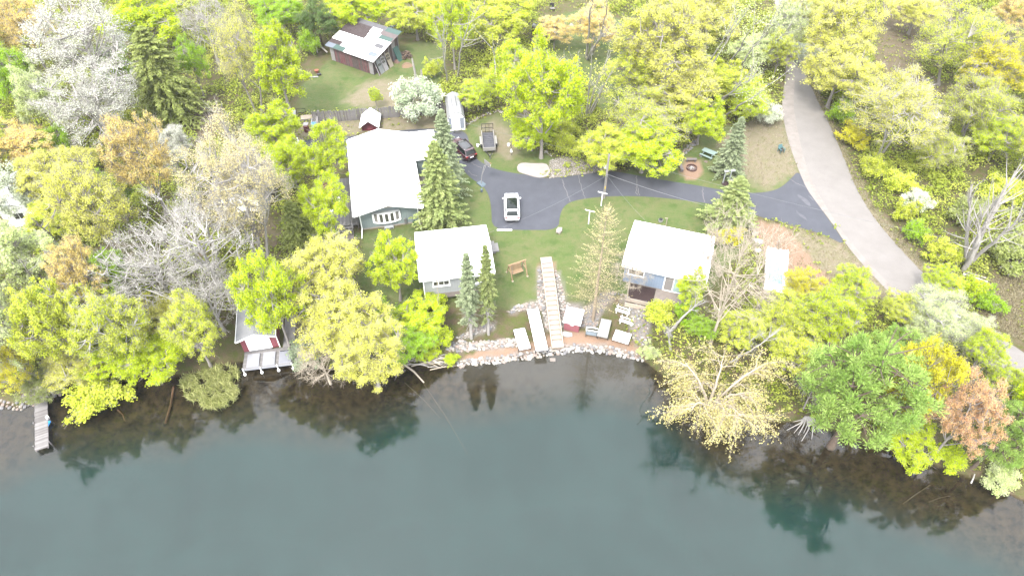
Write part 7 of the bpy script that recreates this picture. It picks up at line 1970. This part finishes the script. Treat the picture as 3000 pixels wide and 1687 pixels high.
# ---------------------------------------------------------------- driftwood and sunken wood
r = random.Random(21)
t = thing('driftwood_tangle', 'tangle of bleached driftwood branches on the shore beside the stones', 'driftwood', (*ray(1250, 1062, -3.2), -3.2), 0)
for k in range(38):
    a_ = r.uniform(-0.5, 0.35); Ln_ = r.uniform(0.9, 2.8); cx_, cy_ = r.uniform(-2.2, 1.8), r.uniform(-0.7, 0.9)
    MB().tube([(cx_-Ln_/2*math.cos(a_), cy_-Ln_/2*math.sin(a_), 0.05+0.1*r.random()), (cx_, cy_+r.uniform(-.1, .1), 0.15+0.3*r.random()), (cx_+Ln_/2*math.cos(a_), cy_+Ln_/2*math.sin(a_), 0.05+0.2*r.random())], [0.05, 0.045, 0.015], 5).build('branch', BARK['pale'] if k % 3 else BARK['tan'], t)
def log_(label, a_, b_, za, zb, r0, r1, m, cat='log', name='driftwood_log'):
    A = Vector((*ray(*a_, za), za)); B = Vector((*ray(*b_, zb), zb)); mid = (A+B)/2 + Vector((0.1, 0.1, 0.0))
    o = MB().tube([(0, 0, 0), tuple(mid-A), tuple(B-A)], [r0, (r0+r1)/2, r1], 7).build(name, m); o.location = A; tag(o, label, cat, 'logs in the lake'); return o
log_('pale drift log slanting from the driftwood tangle into the water', (1178,1062), (1242,1120), -3.2, -3.38, 0.12, 0.07, BARK['tan'])
log_('thin pale branch trailing across the water beyond the drift log', (1185,1120), (1290,1225), -3.42, -3.6, 0.03, 0.012, mat('sunken_pole', (0.075, 0.055, 0.026), 0.9, 0.2, 4))
log_('second thin sunken branch beside the drift log', (1240,1122), (1370,1330), -3.44, -3.75, 0.025, 0.01, mat('sunken_pole', (0.075, 0.055, 0.026)))
log_('reddish brown sunken log beside the reed clump', (509,1133), (484,1240), -3.44, -3.7, 0.14, 0.09, mat('sunken_log', (0.085, 0.045, 0.018), 0.9, 0.25, 4))
log_('short brown sunken log under the hanging bush', (345,1200), (366,1232), -3.46, -3.6, 0.09, 0.06, mat('sunken_log', (0.085, 0.045, 0.018)))
log_('yellowish sunken pole off the golden maple shore', (2645,1475), (2725,1420), -3.5, -3.46, 0.05, 0.04, mat('sunken_pole', (0.075, 0.055, 0.026)))
log_('thin sunken pole off the red maple shore', (2720,1470), (2780,1452), -3.5, -3.46, 0.04, 0.03, mat('sunken_pole', (0.075, 0.055, 0.026)))
log_('white driftwood stick standing in the water below the soft pine', (2845,1415), (2856,1388), -3.4, -2.6, 0.07, 0.05, BARK['white'])
t = thing('drift_root', 'bleached tree root with many fingers lying in the dark water', 'driftwood root', (*ray(2366, 1232, -3.1), -3.1), 0)
for k in range(13):
    a_ = -1.57 + (k-6)*0.23 + r.uniform(-.08, .08); Ln_ = r.uniform(0.9, 2.4)
    MB().tube([(0.03*(k-6), 0.3, 0.2), (Ln_*0.45*math.cos(a_), Ln_*0.45*math.sin(a_), 0.22+r.uniform(0, .15)), (Ln_*math.cos(a_+r.uniform(-.4, .4)), Ln_*math.sin(a_), r.uniform(-0.25, 0.25))], [0.11, 0.06, 0.02], 6).build('root', BARK['white'], t)
t = thing('fallen_logs', 'two fallen grey white logs lying in the dry brush across the road', 'fallen log', (*ray(2850, 815), 0), 0); t.name = 'fallen_log'
MB().tube([(-0.9, 0.5, 0.15), (1.2, -0.7, 0.15)], [0.15, 0.11], 7).build('log', BARK['white'], t); MB().tube([(-0.6, 0.9, 0.12), (1.3, -0.1, 0.12)], [0.10, 0.08], 7).build('log', BARK['pale'], t)
t = thing('fallen_branch', 'fallen white crooked branch lying under the golden oak', 'branch', (*ray(2795, 225), 0), 0)
MB().tube([(2.6, 2.2, 1.4), (0.6, 0.6, 0.7), (0.0, 0.0, 0.3), (0.4, -1.6, 0.15), (1.0, -2.6, 0.1)], [0.13, 0.11, 0.1, 0.07, 0.03], 6).build('limb', BARK['white'], t)
# floating weed line
mb = MB(); pts = []
for i in range(26):
    q = i/25; px_ = 1902 - 38*q + 6*math.sin(q*9); py_ = 1135 + 110*q; pts.append((*ray(px_, py_, WATER+0.004), WATER+0.006))
r = random.Random(9); vs = []; fs = []
for i, p in enumerate(pts):
    w_ = r.uniform(0.02, 0.09); vs += [(p[0]-w_, p[1], p[2]), (p[0]+w_, p[1], p[2])]
    if i and r.random() < 0.85: fs.append((2*i-2, 2*i-1, 2*i+1, 2*i))
o = MB().add(vs, fs).build('weed_line', mat('dark_weed', (0.02, 0.03, 0.025), 0.9, 0.2, 4)); tag(o, 'thin dark line of weed floating on the open water', 'floating weed')

# ---------------------------------------------------------------- grass yard at the picture edge
t = thing('water_heater', 'brown upright tank with a pale domed top between the lime trees', 'tank', (*ray(1564, 100), 0), 0)
MB().cyl(0, 0, 0, 1.35, 0.35, 14).build('body', mat('dark_brown_tank', (0.07, 0.03, 0.025), 0.6, 0.15, 3), t); MB().cyl(0, 0, 1.352, 1.6, 0.36, 14, 0.22).build('dome', mat('pale_grey_cap', (0.20, 0.21, 0.22), 0.6, 0.05, 3), t)
t = thing('stump_table', 'round pale stump table below the brown tank', 'table', (*ray(1568, 126), 0), 0); MB().cyl(0, 0, 0, 0.55, 0.25, 12).build('foot', M_WOODG, t); MB().cyl(0, 0, 0.552, 0.62, 0.5, 16).build('top', mat('pale_stump', (0.16, 0.14, 0.12), 0.9, 0.15, 5), t)
t = thing('yard_chair', 'dark framed chair standing in the grass yard', 'chair', (*ray(1618, 32), 0), 10); MB().box(-0.35, 0.35, -0.3, 0.3, 0.4, 0.46).build('seat', M_WOODG, t); MB().slab([(-0.35, 0.3, 0.45), (0.35, 0.3, 0.45), (0.35, 0.42, 1.1), (-0.35, 0.42, 1.1)], 0.04).build('backrest', M_DARK, t)
for sx in (-1, 1):
    for q in (-1, 1): MB().cbox(sx*0.32, q*0.27, 0, 0.05, 0.05, 0.4).build('leg', M_DARK, t)
stones('fire_ring', 'ring of stones round a campfire spot in the grass yard', [[(1706,52),(1712,44),(1726,42),(1732,50),(1727,60),(1714,62)]], 0.3, 0.3, 15, 60, 'fire ring')
o = mound(0.4, 0.35, 9).build('pale_rock', ROCKM[1]); put(o, 1674, 75); tag(o, 'single white rock on a mulch patch in the grass yard', 'rock')
